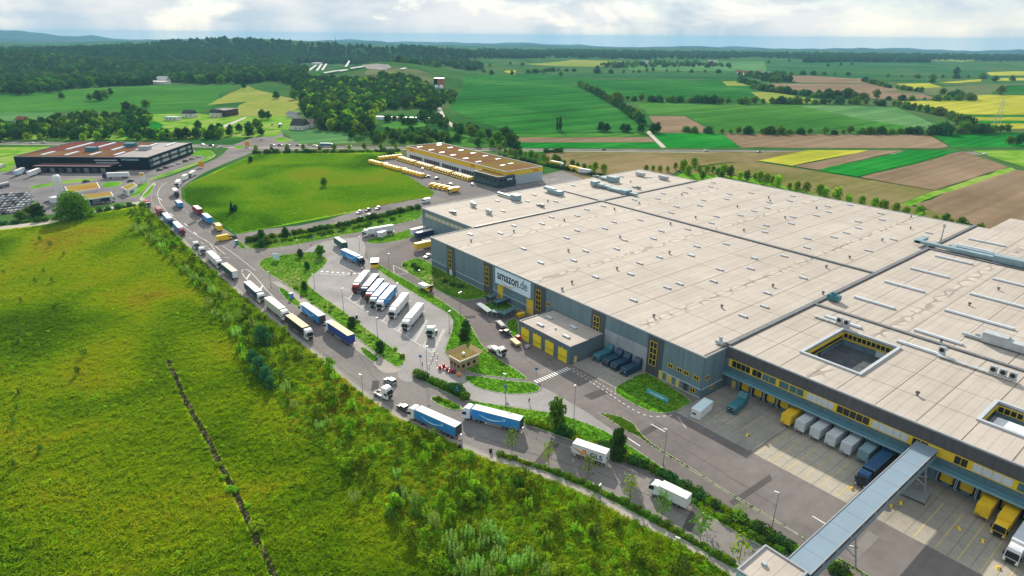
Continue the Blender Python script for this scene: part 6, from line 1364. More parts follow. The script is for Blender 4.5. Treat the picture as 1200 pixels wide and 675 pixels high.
for px, m_, off, lb in ((8, darkcar, 2, 'dark car on the country road behind the factory, leftmost'), (46, white, -2, 'white car on the country road behind the factory'), (57, silver, 2, 'silver car behind the white one on the country road'), (242, white, 2, 'white car near the junction trees'), (254, darkcar, -2, 'dark car arriving at the junction'), (322, silver, 4, 'silver car in the row by the junction, leftmost'), (331, darkcar, 4, 'dark car in the row by the junction'), (340, darkcar, 4, 'dark car at the right end of the row by the junction'), (352, blackp, 4, 'black car on the country road left of the green bus'), (372, white, 3, 'white car right behind the green bus'), (412, white, 2, 'white car alone on the country road above the field'), (706, darkcar, 2, 'black car on the country road beyond the depot'), (824, white, 2, 'white car on the country road beyond the warehouse'), (1143, white, 2, 'white car on the country road far right'), (882, darkcar, -2, 'dark car on the country road by the brown field')):
    loc, a = hwpos(px, off); inst(car(m_), 'car', lb, 'car', loc, a + (math.pi if off < 0 else 0), 'cars on the country road')
loc, a = hwpos(386, 2); inst(rigid(tealp, M('pale_teal_roof', (.4, .6, .6), var=.05), tealp, 9.5, h=3.1), 'coach', 'teal coach on the country road above the field', 'bus', loc, a)
V(rigid(M('azure_side', (.1, .35, .6), var=.05), M('azure_roof', (.45, .65, .8), var=.05), white, 9.5, h=3.1), 'coach', 'pale blue coach on the side road beyond the junction', 'bus', (326, 151), (331, 146))
V(car(darkcar), 'car', 'dark car on the side road above the pale blue coach', 'car', (318, 147.5), (320, 146)); V(car(silver), 'car', 'silver car crossing the junction', 'car', (303, 165.5), (308, 163.5)); V(car(white), 'car', 'white car in the junction turning lane', 'car', (256, 173.5), (262, 172)); V(car(silver), 'car', 'silver car beside the white one in the turning lane', 'car', (249, 172.5), (254, 171.5))
for i, q in enumerate([(187 + i * 7.6, 200 - i * 2.6) for i in range(7)]):
    x, y = G(*q); inst(car([darkcar, blackp, white, white, darkcar, silver, white][i]), 'car', nth(i) + ' car from the near end of the row along the factory side', 'car', (x, y, .05), R_(15), 'cars parked beside the factory')
V(semi(navy, greyroof, white, rear=navy), 'semi_truck', 'long navy trailer with pale letters in front of the fuel station', 'truck', (133, 236.5), (101, 240.5))
tr_ = bpy.context.scene.collection.objects[-1]
dsv = [o for o in S.objects if o.get('label') == 'long navy trailer with pale letters in front of the fuel station'][0]
place_text(text_mesh('DSV', 2.3, .01, white, bold=.05), dsv, (-3.4, -1.32, 1.6), (1, 0, 0), UP)
V(semi(offwhite, roofwhite, navy), 'semi_truck', 'white trailer with a navy cab in front of the factory wall', 'truck', (121, 209.5), (152, 208.5)); V(semi(M('pale_blue_side', (.35, .5, .6), var=.05), greyroof, white, cabin=False), 'box_trailer', 'pale blue trailer backed to the factory annexe', 'trailer', (13, 210), (32, 201)); V(semi(offwhite, roofwhite, white, cabin=False), 'box_trailer', 'white trailer backed to the factory annexe', 'trailer', (30, 210), (49, 202.5))
x, y = G(4, 220); t = thing('road_tanker', 'silver tank trailer at the left edge of the factory yard', 'trailer', (x, y, .05), R_(40)); mb = MB(); mb.cyl((-4, 0, 2.1), (4, 0, 2.1), 1.2, n=16, mat=galv); put('tank', mb.mesh('tank'), t); B('chassis', t, [(-4, 4, -.5, .5, .6, .95)], chass)
for x_ in (-3, -1.8, 3):
    for s_ in (-1, 1): put('wheel', wheel(), t, (x_, s_ * .95, .5))
x, y = G(3, 196.5); inst(van(offwhite), 'delivery_van', 'white van at the left end of the factory', 'van', (x, y, .05), R_(60))
for q, m_, lb in (((101, 213.5), darkcar, 'dark car on the factory forecourt'), ((153, 213), darkcar, 'dark car by the station kiosk'), ((56, 237.5), silver, 'silver car in front of the tank yard')):
    x, y = G(*q); inst(car(m_), 'car', lb, 'car', (x, y, .05), R_(20))
k = 0
for j, (ya, yb_, xa, xb) in enumerate(((229.5, 228, 2, 33), (235.5, 233.5, 0, 33), (241.5, 239, 1, 32), (247.5, 244.5, 3, 27))):
    for i in range(6 if j < 3 else 5):
        f = i / 5; x, y = G(xa + (xb - xa) * f, ya + (yb_ - ya) * f); inst(car([silver, white, darkcar, silver, white, silver][(i * 2 + j) % 6], 4.3), 'car', nth(i) + ' car from the left in the ' + nth(2 * j) + ' compound row counted from the back', 'car', (x, y, .05), R_(52), 'cars in the compound')
        x, y = G(xa + (xb - xa) * f + 2.9, ya + (yb_ - ya) * f + .2 + 2.6); 
        inst(car([white, silver, silver, darkcar, silver, white][(i + j) % 6], 4.3), 'car', nth(i) + ' car from the left in the ' + nth(2 * j + 1) + ' compound row counted from the back', 'car', (x, y, .05), R_(52), 'cars in the compound')

# ------------------------------------------------------------------ lamps, banner, rails, people, small stuff
LMP = {}
def lamp(base, top, label=None, double=False):
    x, y = G(*base); lo, hi = 3.0, 16.0
    for _ in range(30):
        m_ = (lo + hi) / 2; d = np.array([x, y, m_]) - CAM; py = 337.5 - FPX * (d @ cU) / (d @ cF)
        if py > top[1]: lo = m_
        else: hi = m_
    h = round(lo * 2) / 2; key = (h, double)
    if key not in LMP:
        mb = MB(); mb.cyl((0, 0, 0), (0, 0, h - .1), .10, .06, 8, greysteel); mb.cyl((0, 0, 0), (0, 0, .5), .16, .16, 8, greysteel); p_ = mb.mesh('pole'); mb = MB()
        for a in ((1, -1) if double else (1,)): mb.rbox(-.1 + (0 if a > 0 else -.9), .9 if a > 0 else .1, -.16, .16, h - .16, h, white, b=.04)
        LMP[key] = (p_, mb.mesh('lamp_head'))
    t = thing('street_lamp', label or 'tall grey street lamp with a flat white head', 'street lamp', (x, y, .05), R_(NR.choice([20, 110, 200])), 'street lamps'); put('pole', LMP[key][0], t); put('lamp_head', LMP[key][1], t)
for b_, t_, lb in (((369, 338), (369, 322), 'street lamp at the top left corner of the parking area'), ((403, 365), (402.5, 338), 'street lamp on the grass edge left of the parked trucks'), ((442.5, 395), (441.7, 373), 'street lamp below the lone white semi-trailer'), ((500.8, 438), (500.8, 406), 'street lamp in front of the gatehouse'), ((526.7, 390), (524, 365), 'street lamp at the rounded parking corner'), ((421.7, 293), (421, 277), 'street lamp above the gate island'), ((456, 317), (455, 297), 'street lamp on the open forecourt'), ((493, 333), (493, 317), 'street lamp on the rough verge before the warehouse'),
                     ((466, 349), (466, 332), 'street lamp on the lane divider strip'), ((425.5, 463), (425, 439), 'street lamp rising from the pavement beside the tractor unit'), ((592.5, 474), (592.5, 438), 'street lamp on the lens shaped lawn'), ((672, 500), (674, 451), 'street lamp above the pale lane in front of the workshop'), ((777, 545), (779, 504), 'street lamp on the narrow verge near the white container'), ((904, 621), (910, 577), 'street lamp on the narrow verge nearest the bridge'), ((794, 652), (796, 630), 'short lamp on the footpath below the white box truck'), ((703, 584), (702, 566), 'short lamp on the footpath below the courier trailer'), ((318, 337), (318, 318), 'street lamp on the rough grass by the road fork'), ((350, 296), (349, 282), 'street lamp at the hedge end'), ((395, 280), (394, 262), 'street lamp in the hedge by the side street')): lamp(b_, t_, lb)
lamp((539.5, 368), (539, 343), 'twin headed street lamp at the delivery lane bend', True)
for q in ((342, 281), (336, 300), (331, 300)):
    x, y = G(q[0], q[1]); t = thing('flagpole', 'bare white flagpole near the entrance sign', 'flagpole', (x, y, .1), 0, 'flagpoles'); mb = MB(); mb.cyl((0, 0, 0), (0, 0, 7), .07, .04, 6, white); put('pole', mb.mesh('pole'), t)
x, y = G(324, 306); t = thing('entrance_sign', 'pale blue entrance board on the grass by the road fork', 'sign', (x, y, .1), R_(30)); B('board', t, [(-.1, .1, -1.7, 1.7, .6, 3.4)], M('pale_sign', (.55, .72, .8), var=.03)); B('post', t, [(-.08, .08, -1.5, -1.3, 0, .6)], greysteel); B('post', t, [(-.08, .08, 1.3, 1.5, 0, .6)], greysteel)
a = Vector(G(803, 545 - 72)); a = Vector(G(763.5, 466)); b_ = Vector(G(776, 472)); c = (a + b_) / 2; d = b_ - a
t = thing('banner', 'turquoise banner stretched on the lawn before the office corner', 'banner', (c.x, c.y, .1), math.atan2(d.y, d.x)); B('cloth', t, [(-3.6, 3.6, -.03, .03, .7, 2.2)], M('turquoise_cloth', (.10, .45, .52), var=.08)); B('print', t, [(-2.6, 2.4, -.045, -.031, 1.2, 1.6)], M('pale_print', (.5, .75, .8), var=.1))
for s_ in (-3.7, 3.7): B('post', t, [(s_ - .05, s_ + .05, -.05, .05, 0, 2.3)], greysteel)
gp = MB(); 
def rail(name, pts, label, cat, h=1.1, step=2.0, mat=galv, rails=(.5, 1.05)):
    ln = [G(*q) for q in pts]; c = ln[0]; t = thing(name, label, cat, (c[0], c[1], .05)); mb = MB()
    for x, y, a in along(ln, step): B('post', t, [(x - c[0] - .04, x - c[0] + .04, y - c[1] - .04, y - c[1] + .04, 0, h)], mat)
    for i in range(len(ln) - 1):
        for r in rails:
            k = MB(); k.cyl((ln[i][0] - c[0], ln[i][1] - c[1], r), (ln[i + 1][0] - c[0], ln[i + 1][1] - c[1], r), .035, n=5, mat=mat); put('rail', k.mesh('rail'), t)
rail('guard_rail', [(617, 507), (645, 519), (671.7, 528), (713, 544), (745, 555)], 'grey guard rail along the raised walkway kerb', 'railing', .7, 3, rails=(.6,))
rail('chain_fence', [(513, 244), (560, 233), (600, 224), (627, 218), (664, 208), (700, 200)], 'thin mesh fence between the depot and the warehouse', 'fence', 2.2, 5, rails=(.3, 1.2, 2.1))
rail('chain_fence', [(523, 395), (528, 388), (534, 378), (530, 368), (520, 360)], 'dark fence curving round the rounded parking corner', 'fence', 1.6, 2.2, mat=chass, rails=(.4, 1.5))
rail('barrier_rail', [(389, 309), (400, 315), (412, 321)], 'low red and white rail on the gate island', 'railing', 1.0, 2, mat=redp, rails=(.9,))
for q in ((412.5, 321), (424.5, 317.5)):
    x, y = G(*q); t = thing('marker_post', 'short red marker post on the gate island', 'post', (x, y, .05), 0, 'red marker posts'); B('shaft', t, [(-.15, .15, -.15, .15, 0, 1.2)], redp); B('cap', t, [(-.16, .16, -.16, .16, 1.2, 1.35)], white)
# dock bollards and blocks
for q in ((937, 572), (1044, 593), (1056, 590), (1123, 619.5), (1152, 634.5), (1169, 666), (956, 573), (997, 573)):
    pass
def wedge(q, label):
    x, y = G(*q); t = thing('wheel_chock', label, 'chock', (x, y, .07), R_(NR.uniform(0, 60)), 'yellow wheel chocks'); mb = MB(); mb.side([(-.6, 0), (.6, 0), (.25, .4), (-.15, .42)], -.25, .25, yellowp); put('body', mb.mesh('body'), t); B('handle', t, [(-.1, .1, -.5, -.26, .1, .2)], chass)
for q, lb in (((1044, 593), 'yellow wheel chock by the bridge shadow, left one of a pair'), ((1055, 590), 'yellow wheel chock by the bridge shadow, right one of a pair'), ((1123, 619.5), 'yellow wheel chock in front of the yellow swap body beyond the bridge'), ((1151, 634.5), 'yellow wheel chock before the yellow truck'), ((1169, 666), 'yellow wheel chock at the foot of the white cab'), ((997.5, 573), 'yellow wheel chock beside the dark blue truck'), ((876, 510.5), 'yellow chock on the dock kerb at the grey divider')): wedge(q, lb)
B('dock_kerb', None, [(127.3, 143.5, 63.15, 63.75, .05, .35)], conc, kind='structure')
# metal platform under the bridge
x, y = G(1068, 580); t = thing('scissor_platform', 'grey steel platform stacked under the covered bridge', 'platform', (x, y, .07), R_(5)); B('deck', t, [(-2, 3, -3, 3, .5, .65)], galv); B('base_frame', t, [(-2, 3, -3, -2.8, 0, .5), (-2, 3, 2.8, 3, 0, .5)], chass)
for a_ in (-2.8, 0, 2.8): B('rail_post', t, [(2.8, 2.9, a_ - .05, a_ + .05, .65, 1.7)], galv)
# yard clutter beside the workshop
x, y = G(587, 384); t = thing('open_skip', 'rusty open skip beside the workshop', 'skip', (x, y, .05), R_(75)); mb = MB(); mb.side([(-2.2, .1), (2.2, .1), (2.9, 1.5), (-2.9, 1.5)], -1.0, 1.0, M('brown_steel', (.09, .08, .085), var=.2)); put('body', mb.mesh('body'), t); B('load', t, [(-2.3, 2.3, -.8, .8, 1.5, 1.75)], greyjoint)
x, y = G(592, 391); inst(car(darkcar), 'car', 'dark car parked beside the open skip', 'car', (x, y, .05), R_(100))
x, y = G(604, 404); t = thing('tool_trailer', 'small trailer stacked with yellow boards by the workshop doors', 'trailer', (x, y, .05), R_(80)); B('bed', t, [(-2.4, 2.4, -1, 1, .5, .7)], chass); B('boards', t, [(-2.2, 2.2, -.9, .9, .7, 1.4)], M('straw_boards', (.6, .45, .2), var=.1))
for s_ in (-1.0, 1.0): put('wheel', wheel(.36, .24), t, (0, s_ * .95, .36))
x, y = G(607, 398); t = thing('red_bin', 'red bin behind the small trailer', 'bin', (x, y, .05)); B('body', t, [(-.7, .7, -.7, .7, 0, 1.3)], redp); B('lid', t, [(-.75, .75, -.75, .75, 1.3, 1.4)], M('pink_lid', (.6, .2, .25)))
x, y = G(618, 408); t = thing('pallet_cage', 'grey pallet cage near the first yellow door', 'cage', (x, y, .05), R_(20)); B('base', t, [(-.9, .9, -.7, .7, 0, .2)], chass); B('load', t, [(-.8, .8, -.6, .6, .2, 1.0)], M('lilac_sacks', (.45, .38, .45), var=.15))
x, y = G(610, 371); t = thing('yellow_skip', 'small yellow skip behind the workshop corner', 'skip', (x, y, .05)); mb = MB(); mb.side([(-1.2, .1), (1.2, .1), (1.6, 1.3), (-1.6, 1.3)], -.8, .8, yellowp); put('body', mb.mesh('body'), t); B('lid', t, [(-1.4, 1.4, -.8, .8, 1.3, 1.38)], yellowd)
# cycle shelters round the small lawn
shp = M('shelter_glass', (.08, .16, .18), rough=.6, var=.08, spec=.15)
for (p, q), lb in ((((561, 362), (574, 372)), 'long glazed cycle shelter on the lane side of the small lawn'), (((572, 355), (583, 351)), 'dark cycle shelter on the far side of the small lawn'), (((577, 371), (588, 372.5)), 'white framed shelter at the near edge of the small lawn'), (((580, 361), (606, 352)), 'teal low shelter across the small lawn'), (((588, 375), (606, 366)), 'row of pale shelters towards the yellow door')):
    a = Vector(G(*p)); b_ = Vector(G(*q)); c = (a + b_) / 2; d = b_ - a; l = d.length / 2; t = thing('cycle_shelter', lb, 'shelter', (c.x, c.y, .1), math.atan2(d.y, d.x)); mb = MB(); mb.add([(-l, -1, 2.2), (l, -1, 2.2), (l, 1, 2.5), (-l, 1, 2.5), (-l, -1, 2.1), (l, -1, 2.1), (l, 1, 2.4), (-l, 1, 2.4)], [(0, 1, 2, 3), (7, 6, 5, 4), (0, 4, 5, 1), (1, 5, 6, 2), (2, 6, 7, 3), (3, 7, 4, 0)], shp); put('roof', mb.mesh('roof'), t); B('back_wall', t, [(-l, l, .85, .95, .2, 2.1)], shp)
    for s_ in (-l + .1, 0, l - .1): B('post', t, [(s_ - .05, s_ + .05, -.9, -.8, 0, 2.1)], galv)
# red parasols and planters at the gatehouse
for i, (q, m_, lb) in enumerate((((515.5, 433), redp, 'red round planter nearest the barrier'), ((520, 431), redp, 'red round planter second from the barrier'), ((524, 434.5), redp, 'red round planter at the gatehouse corner'), ((528, 437), redp, 'red round planter below the gatehouse'), ((532, 437.5), M('dark_red', (.25, .02, .03)), 'dark red planter right of the brighter ones'), ((538, 441), orangep, 'orange brown planter at the lawn tip'))):
    x, y = G(*q); t = thing('planter', lb, 'planter', (x, y, .05)); t.scale = (.8, .8, .75); mb = MB(); mb.lathe([(.55, 0), (.8, .8), (.85, .85)], 12, m_); put('tub', mb.mesh('tub'), t); mb = MB(); mb.lathe([(.7, .86), (.75, 1.2), (.4, 1.6), (.1, 1.7)], 9, m_); put('plant', mb.mesh('plant'), t)
for i, q in enumerate(((505, 424), (507, 420), (503, 430), (512, 426), (509, 415), (513, 418))):
    x, y = G(*q); t = thing('bollard', 'thin white and red lane post before the gatehouse', 'bollard', (x, y, .05), 0, 'lane posts at the gate'); B('shaft', t, [(-.1, .1, -.1, .1, 0, 1.0)], white); B('band', t, [(-.11, .11, -.11, .11, .5, .75)], redp)
for q, lb in (((493, 426), 'blue road sign at the parking exit'), ((628.5, 441), 'blue round road sign by the zebra crossing'), ((592, 462), 'blue information board on the lens shaped lawn'), ((536, 465), 'blue sign beside the hedge bed'), ((366.5, 284), 'small sign on the hedge edge')):
    x, y = G(*q); t = thing('road_sign', lb, 'sign', (x, y, .05), R_(40)); B('post', t, [(-.04, .04, -.04, .04, 0, 2.2)], greysteel); mb = MB(); mb.cyl((-.03, 0, 2.5), (-.09, 0, 2.5), .5, n=16, mat=bluep); put('disc', mb.mesh('disc'), t)
for q, lb in (((197.5, 0), ''),):
    pass
for q, lb in (((382.5, 430), 'black litter bin on the pavement edge, left one'), ((539, 526), 'black litter bin on the pavement behind the blue trailer'), ((575, 530), 'black litter bin at the start of the hedge'), ((418, 373), 'black litter bin at the edge of the parking area')):
    x, y = G(*q); t = thing('litter_bin', lb, 'litter bin', (x, y, .07)); mb = MB(); mb.cyl((0, 0, 0), (0, 0, 1.0), .38, .42, 10, blackp); put('body', mb.mesh('body'), t); mb = MB(); mb.cyl((0, 0, 1.0), (0, 0, 1.15), .44, .3, 10, chass); put('lid', mb.mesh('lid'), t)
for q, lb in (((701, 571.5), 'round manhole cover in the truck shadow'), ((860, 645), 'round manhole cover near the stair tower')):
    x, y = G(*q); t = thing('manhole_cover', lb, 'manhole cover', (x, y, .03)); mb = MB(); mb.cyl((0, 0, 0), (0, 0, .03), .55, n=18, mat=chass); put('rim', mb.mesh('rim'), t); mb = MB(); mb.cyl((0, 0, .03), (0, 0, .045), .4, n=18, mat=greyjoint); put('lid', mb.mesh('lid'), t)

# people: one skinned body each
def person(q, label, top, trousers, rz, arms=0.2):
    x, y = G(*q)
    J = {'pelvis': (0, 0, .95), 'waist': (0, 0, 1.12), 'chest': (0.01, 0, 1.38), 'neck': (0.01, 0, 1.52), 'head': (.03, 0, 1.64), 'crown': (.02, 0, 1.74)}
    vs = list(J.values()); R = [(.15, .12), (.13, .11), (.17, .12), (.055, .055), (.095, .095), (.07, .08)]; es = [(0, 1), (1, 2), (2, 3), (3, 4), (4, 5)]
    for s in (-1, 1):
        b0 = len(vs); st = .16 * s
        vs += [(0, s * .1, .90), (.03 + st, s * .11, .50), (st - .03, s * .11, .09), (st + .13, s * .12, .04)]; R += [(.09, .09), (.06, .06), (.045, .045), (.035, .04)]; es += [(0, b0), (b0, b0 + 1), (b0 + 1, b0 + 2), (b0 + 2, b0 + 3)]
        b1 = len(vs); vs += [(0, s * .2, 1.43), (-.02 - st * arms, s * .25, 1.15), (.1 - st * arms, s * .24, .92), (.14 - st * arms, s * .23, .82)]; R += [(.06, .06), (.045, .045), (.033, .033), (.035, .02)]; es += [(2, b1), (b1, b1 + 1), (b1 + 1, b1 + 2), (b1 + 2, b1 + 3)]
        hb = b1 + 3
        for k in range(5):
            b2 = len(vs); yy = vs[hb][1]; xx = vs[hb][0]
            if k < 4: vs += [(xx - .03 + k * .02, yy, .76), (xx - .03 + k * .02 + .01, yy - s * .01, .72 + .006 * abs(k - 1))]
            else: vs += [(xx + .05, yy - s * .01, .81), (xx + .06, yy - s * .015, .78)]
            R += [(.009, .009), (.008, .008)]; es += [(hb, b2), (b2, b2 + 1)]
    me = bpy.data.meshes.new('person'); me.from_pydata(vs, es, []); o = bpy.data.objects.new('person_tmp', me); COL.objects.link(o)
    sk = o.modifiers.new('skin', 'SKIN'); sv = me.skin_vertices[0].data
    for i, r in enumerate(R): sv[i].radius = r
    sv[0].use_root = True; ss = o.modifiers.new('s', 'SUBSURF'); ss.levels = 1; ss.render_levels = 1
    dg = bpy.context.evaluated_depsgraph_get(); dg.update(); body = bpy.data.meshes.new_from_object(o.evaluated_get(dg)); bpy.data.objects.remove(o)
    body.name = 'person'; skin = M('skin', (.45, .27, .19), rough=.6, var=.05); body.materials.clear()
    for m_ in (top, trousers, skin, blackp): body.materials.append(m_)
    for p in body.polygons:
        c = p.center; p.material_index = 1 if .12 < c.z < .98 and abs(c.y) < .2 else 3 if c.z <= .12 else 2 if c.z > 1.5 or (abs(c.y) > .19 and c.z < .92) else 0; p.use_smooth = True
    r = put('person', body, None, (x, y, .07), rz, label=label, category='person')
    h = MB(); h.lathe([(.10, 1.70), (.105, 1.74), (.08, 1.80), (.02, 1.83)], 10, M('dark_hair', (.03, .02, .015))); put('hair', h.mesh('hair'), r)
hv_o = M('hi_vis_orange', (.75, .18, .03), var=.05)
person((804, 459), 'person in an orange vest by the office door', hv_o, navy, R_(200)); person((788.5, 449), 'person in a white shirt by the pale yellow doors', white, blackp, R_(120)); person((769, 440), 'person in dark clothes at the edge of the banner lawn', navy, blackp, R_(60))
person((495, 430.5), 'person in a red top beside the blue road sign', redp, navy, R_(10)); person((560+361/6, 450+138/6), 'person in black standing on the pale lane', blackp, blackp, R_(80))
# ------------------------------------------------------------------ plants
leaf_a = leafM('tree_leaves', (.07, .155, .016), (.12, .22, .024))
leaf_d = leafM('dark_tree_leaves', (.03, .09, .020), (.055, .135, .03), trans=.2, isl=.4)
leaf_l = leafM('light_leaves', (.18, .32, .012), (.28, .42, .03), trans=.45)
leaf_w = leafM('willow_leaves', (.19, .33, .08), (.28, .41, .13), trans=.45)
leaf_b = leafM('blue_green_leaves', (.035, .14, .07), (.06, .19, .09))
leaf_s = leafM('shrub_leaves', (.12, .23, .006), (.22, .34, .015), scale=.3)
weedm = leafM('weed_leaves', (.17, .30, .006), (.30, .41, .02), scale=.06, isl=.6, objr=.9)
conm = leafM('conifer_needles', (.012, .045, .025), (.02, .065, .03), trans=.15)
def leaves(mb_v, mb_f, blobs, n, size, flat=.3, shell=.72):
    W_ = np.array([b[3] * b[4] * b[5] for b in blobs]) ** .67; W_ /= W_.sum(); pick = NR.choice(len(blobs), n, p=W_)
    d = NR.normal(size=(n, 3)); d /= np.linalg.norm(d, axis=1)[:, None]; r = shell + (1 - shell) * NR.random(n) ** .6; r[NR.random(n) < .18] *= .7
    bl = np.array([b[:6] for b in blobs])[pick]; P_ = bl[:, :3] + d * r[:, None] * bl[:, 3:6]
    nrm = d * 1.0 + NR.normal(size=(n, 3)) * .55; nrm[:, 2] += flat; nrm /= np.linalg.norm(nrm, axis=1)[:, None]
    t = np.cross(nrm, NR.normal(size=(n, 3))); t /= np.linalg.norm(t, axis=1)[:, None]; u = np.cross(nrm, t)
    s = size * NR.uniform(.6, 1.25, n)[:, None]; a = P_ - t * s; b = P_ + u * s * .62; c = P_ + t * s; e = P_ - u * s * .62
    o = len(mb_v); q = np.stack([a, b, c, e], 1).reshape(-1, 3); mb_v += [tuple(v) for v in q.tolist()]; mb_f += [(o + 4 * i, o + 4 * i + 1, o + 4 * i + 2, o + 4 * i + 3) for i in range(n)]
def crown_mesh(name, blobs, n, size, mat, **k):
    v, f = [], []; leaves(v, f, blobs, n, size, **k); me = bpy.data.meshes.new(name); me.from_pydata(v, [], f); me.materials.append(mat); return me
def round_blobs(h, r, k=9, z0=.3, sq=.75):
    out = []
    for i in range(k):
        a = i * 2.4; f = (i + .5) / k; z = h * (z0 + (.95 - z0) * f); rr = r * math.sin(math.pi * (.18 + .78 * f)) * .62
        s = r * random.uniform(.42, .62); out.append((rr * math.cos(a), rr * math.sin(a), z - s * .5, s, s, s * sq))
    out.append((0, 0, h * .6, r * .6, r * .6, h * .28)); return out
def trunk_mesh(h, r, n=6, limbs=4, mat=None):
    mb = MB(); mb.cyl((0, 0, 0), (0, 0, h * .45), r, r * .7, n, mat or barkm); mb.cyl((0, 0, h * .45), (h * .02, 0, h * .8), r * .7, r * .25, n, mat or barkm)
    for i in range(limbs):
        a = i * 2.2; z = h * (.35 + .08 * i); mb.cyl((0, 0, z), (h * .2 * math.cos(a), h * .2 * math.sin(a), z + h * .22), r * .4, r * .12, 5, mat or barkm)
    return mb.mesh('trunk')
TT = {}
def tree_type(key, h, r, n, size, mat, trunk_r=.25, k=9, z0=.3, limbs=4, blobs=None, **kw):
    TT[key] = (h, crown_mesh('crown', blobs or round_blobs(h, r, k, z0), n, size, mat, **kw), trunk_mesh(h, trunk_r, limbs=limbs))
for i in range(3): tree_type(f'far{i}', 12, 5.2 - .5 * i, 520, .95, [leaf_a, leaf_d, leaf_a][i], k=7 + i)
for i in range(2): tree_type(f'dark{i}', 13, 5.4, 560, 1.0, leaf_d, k=8 + i)
for i in range(2): tree_type(f'hedge{i}', 8, 6.0, 620, 1.0, leaf_d if i else leaf_a, k=9, z0=.08)
tree_type('far_light', 11, 4.6, 480, .9, leaf_l)
tree_type('poplar', 18, 2.2, 420, .8, leaf_d, blobs=[(0, 0, 3 + 2.2 * i, 1.9 - .16 * abs(i - 2.5), 1.9 - .16 * abs(i - 2.5), 2.4) for i in range(7)])
tree_type('conifer', 15, 3, 620, .7, conm, blobs=[(0, 0, 1.8 + 1.5 * i, 3.2 - .36 * i, 3.2 - .36 * i, 1.1) for i in range(9)], limbs=0)
tree_type('big', 15, 8, 5200, .55, leaf_a, trunk_r=.5, k=16, z0=.12)
tree_type('round', 8, 3.0, 1300, .42, leaf_a, trunk_r=.14)
tree_type('round_dark', 8.5, 3.0, 2400, .34, leaf_d, trunk_r=.18, z0=.12, k=12)
tree_type('row0', 6.5, 2.3, 620, .42, leaf_a, trunk_r=.12); tree_type('row1', 7.5, 2.6, 620, .45, leaf_s, trunk_r=.12); tree_type('row2', 6, 2.2, 560, .42, leaf_l, trunk_r=.12)
tree_type('sap0', 5, 1.3, 330, .24, leaf_l, trunk_r=.06, z0=.35, k=6); tree_type('sap1', 4, 1.1, 300, .24, leaf_s, trunk_r=.05, z0=.3, k=5); tree_type('sap2', 5.5, 1.5, 420, .25, leaf_a, trunk_r=.06, z0=.3, k=7)
tree_type('sap3', 3.2, 1.2, 300, .26, leaf_s, trunk_r=.05, z0=.15, k=5)
tree_type('thin0', 6.2, 1.9, 170, .26, leaf_a, trunk_r=.06, z0=.35, k=9, limbs=6); tree_type('thin1', 5.6, 1.7, 110, .26, leaf_s, trunk_r=.06, z0=.35, k=9, limbs=6)
tree_type('willow0', 6.5, 2.2, 800, .30, leaf_w, trunk_r=.09, z0=.1, k=9); tree_type('willow1', 5.2, 1.7, 620, .28, leaf_w, trunk_r=.08, z0=.1, k=8)
def plumes(h, r, k):
    out = []
    for i in range(k):
        a = i * 2.4 + random.random(); f = math.sqrt((i + .3) / k) * r; t = h * random.uniform(.30, .45) * (1 - .25 * f / r); out.append((f * math.cos(a), f * math.sin(a), h * random.uniform(.42, .60) * (1.1 - .35 * f / r), h * .055, h * .055, t))
    return out
for i_, (k_, mt_) in enumerate((('sap0', leaf_l), ('sap2', leaf_a))): tree_type(k_, 5, 1.3, 420, .2, mt_, trunk_r=.05, blobs=plumes(5, 1.35, 6 + i_), limbs=6)
tree_type('willow0', 6.5, 2.2, 820, .22, leaf_w, trunk_r=.08, blobs=plumes(6.5, 2.3, 11), limbs=7); tree_type('willow1', 5.2, 1.7, 600, .2, leaf_w, trunk_r=.07, blobs=plumes(5.2, 1.7, 8), limbs=6)
tree_type('bluish', 6.5, 2.6, 1200, .32, leaf_b, trunk_r=.1, z0=.08, k=10)
bushes = []
for i, (mt_, n_, h_) in enumerate(((leaf_s, 420, 1.5), (leaf_a, 420, 1.8), (leaf_l, 300, 1.3), (leaf_d, 520, 2.2))):
    bushes.append(crown_mesh('shrub', [(0, 0, h_ * .45, h_ * .75, h_ * .75, h_ * .55), (h_ * .5, .2, h_ * .4, h_ * .5, h_ * .5, h_ * .45), (-h_ * .3, h_ * .4, h_ * .5, h_ * .5, h_ * .45, h_ * .45), (0, -h_ * .4, h_ * .35, h_ * .5, h_ * .4, h_ * .4)], n_, .26, mt_))
SRC = {}
def tree(key, x, y, h, label, group=None, name='tree', z=0.0, wid=1.0, parts=True):
    H_, cm, tm = TT[key]; s = h / H_; w = s * wid * random.uniform(.9, 1.1)
    t = thing(name, label, 'tree', (x, y, z), random.uniform(0, 6.28), group); t.scale = (w, w, s)
    c = put('crown', cm, t); put('trunk', tm, t); SRC.setdefault(key, c); return t
def trees_px(pts, keys, h, label, group, name='tree', jit=.15, wid=1.0):
    for i, q in enumerate(sorted(pts)):
        lb = label if len(pts) > 40 else nth(i) + ' from the left: ' + label
        x, y, z = GT(q[0], q[1]); hh = (q[2] if len(q) > 2 else h) * random.uniform(1 - jit, 1 + jit); tree(random.choice(keys), x, y, hh, lb, group, name, z - .1, wid)
def row_px(poly, step, keys, h, label, group, name='tree', jx=1.2, jit=.2, wid=1.0):
    ln = [G(*q) for q in poly]
    for i, (x, y, a) in enumerate(along(ln, step)): tree(random.choice(keys), x + random.uniform(-jx, jx), y + random.uniform(-jx, jx), h * random.uniform(1 - jit, 1 + jit), nth(i) + ' ' + label, group, name, -.05, wid)
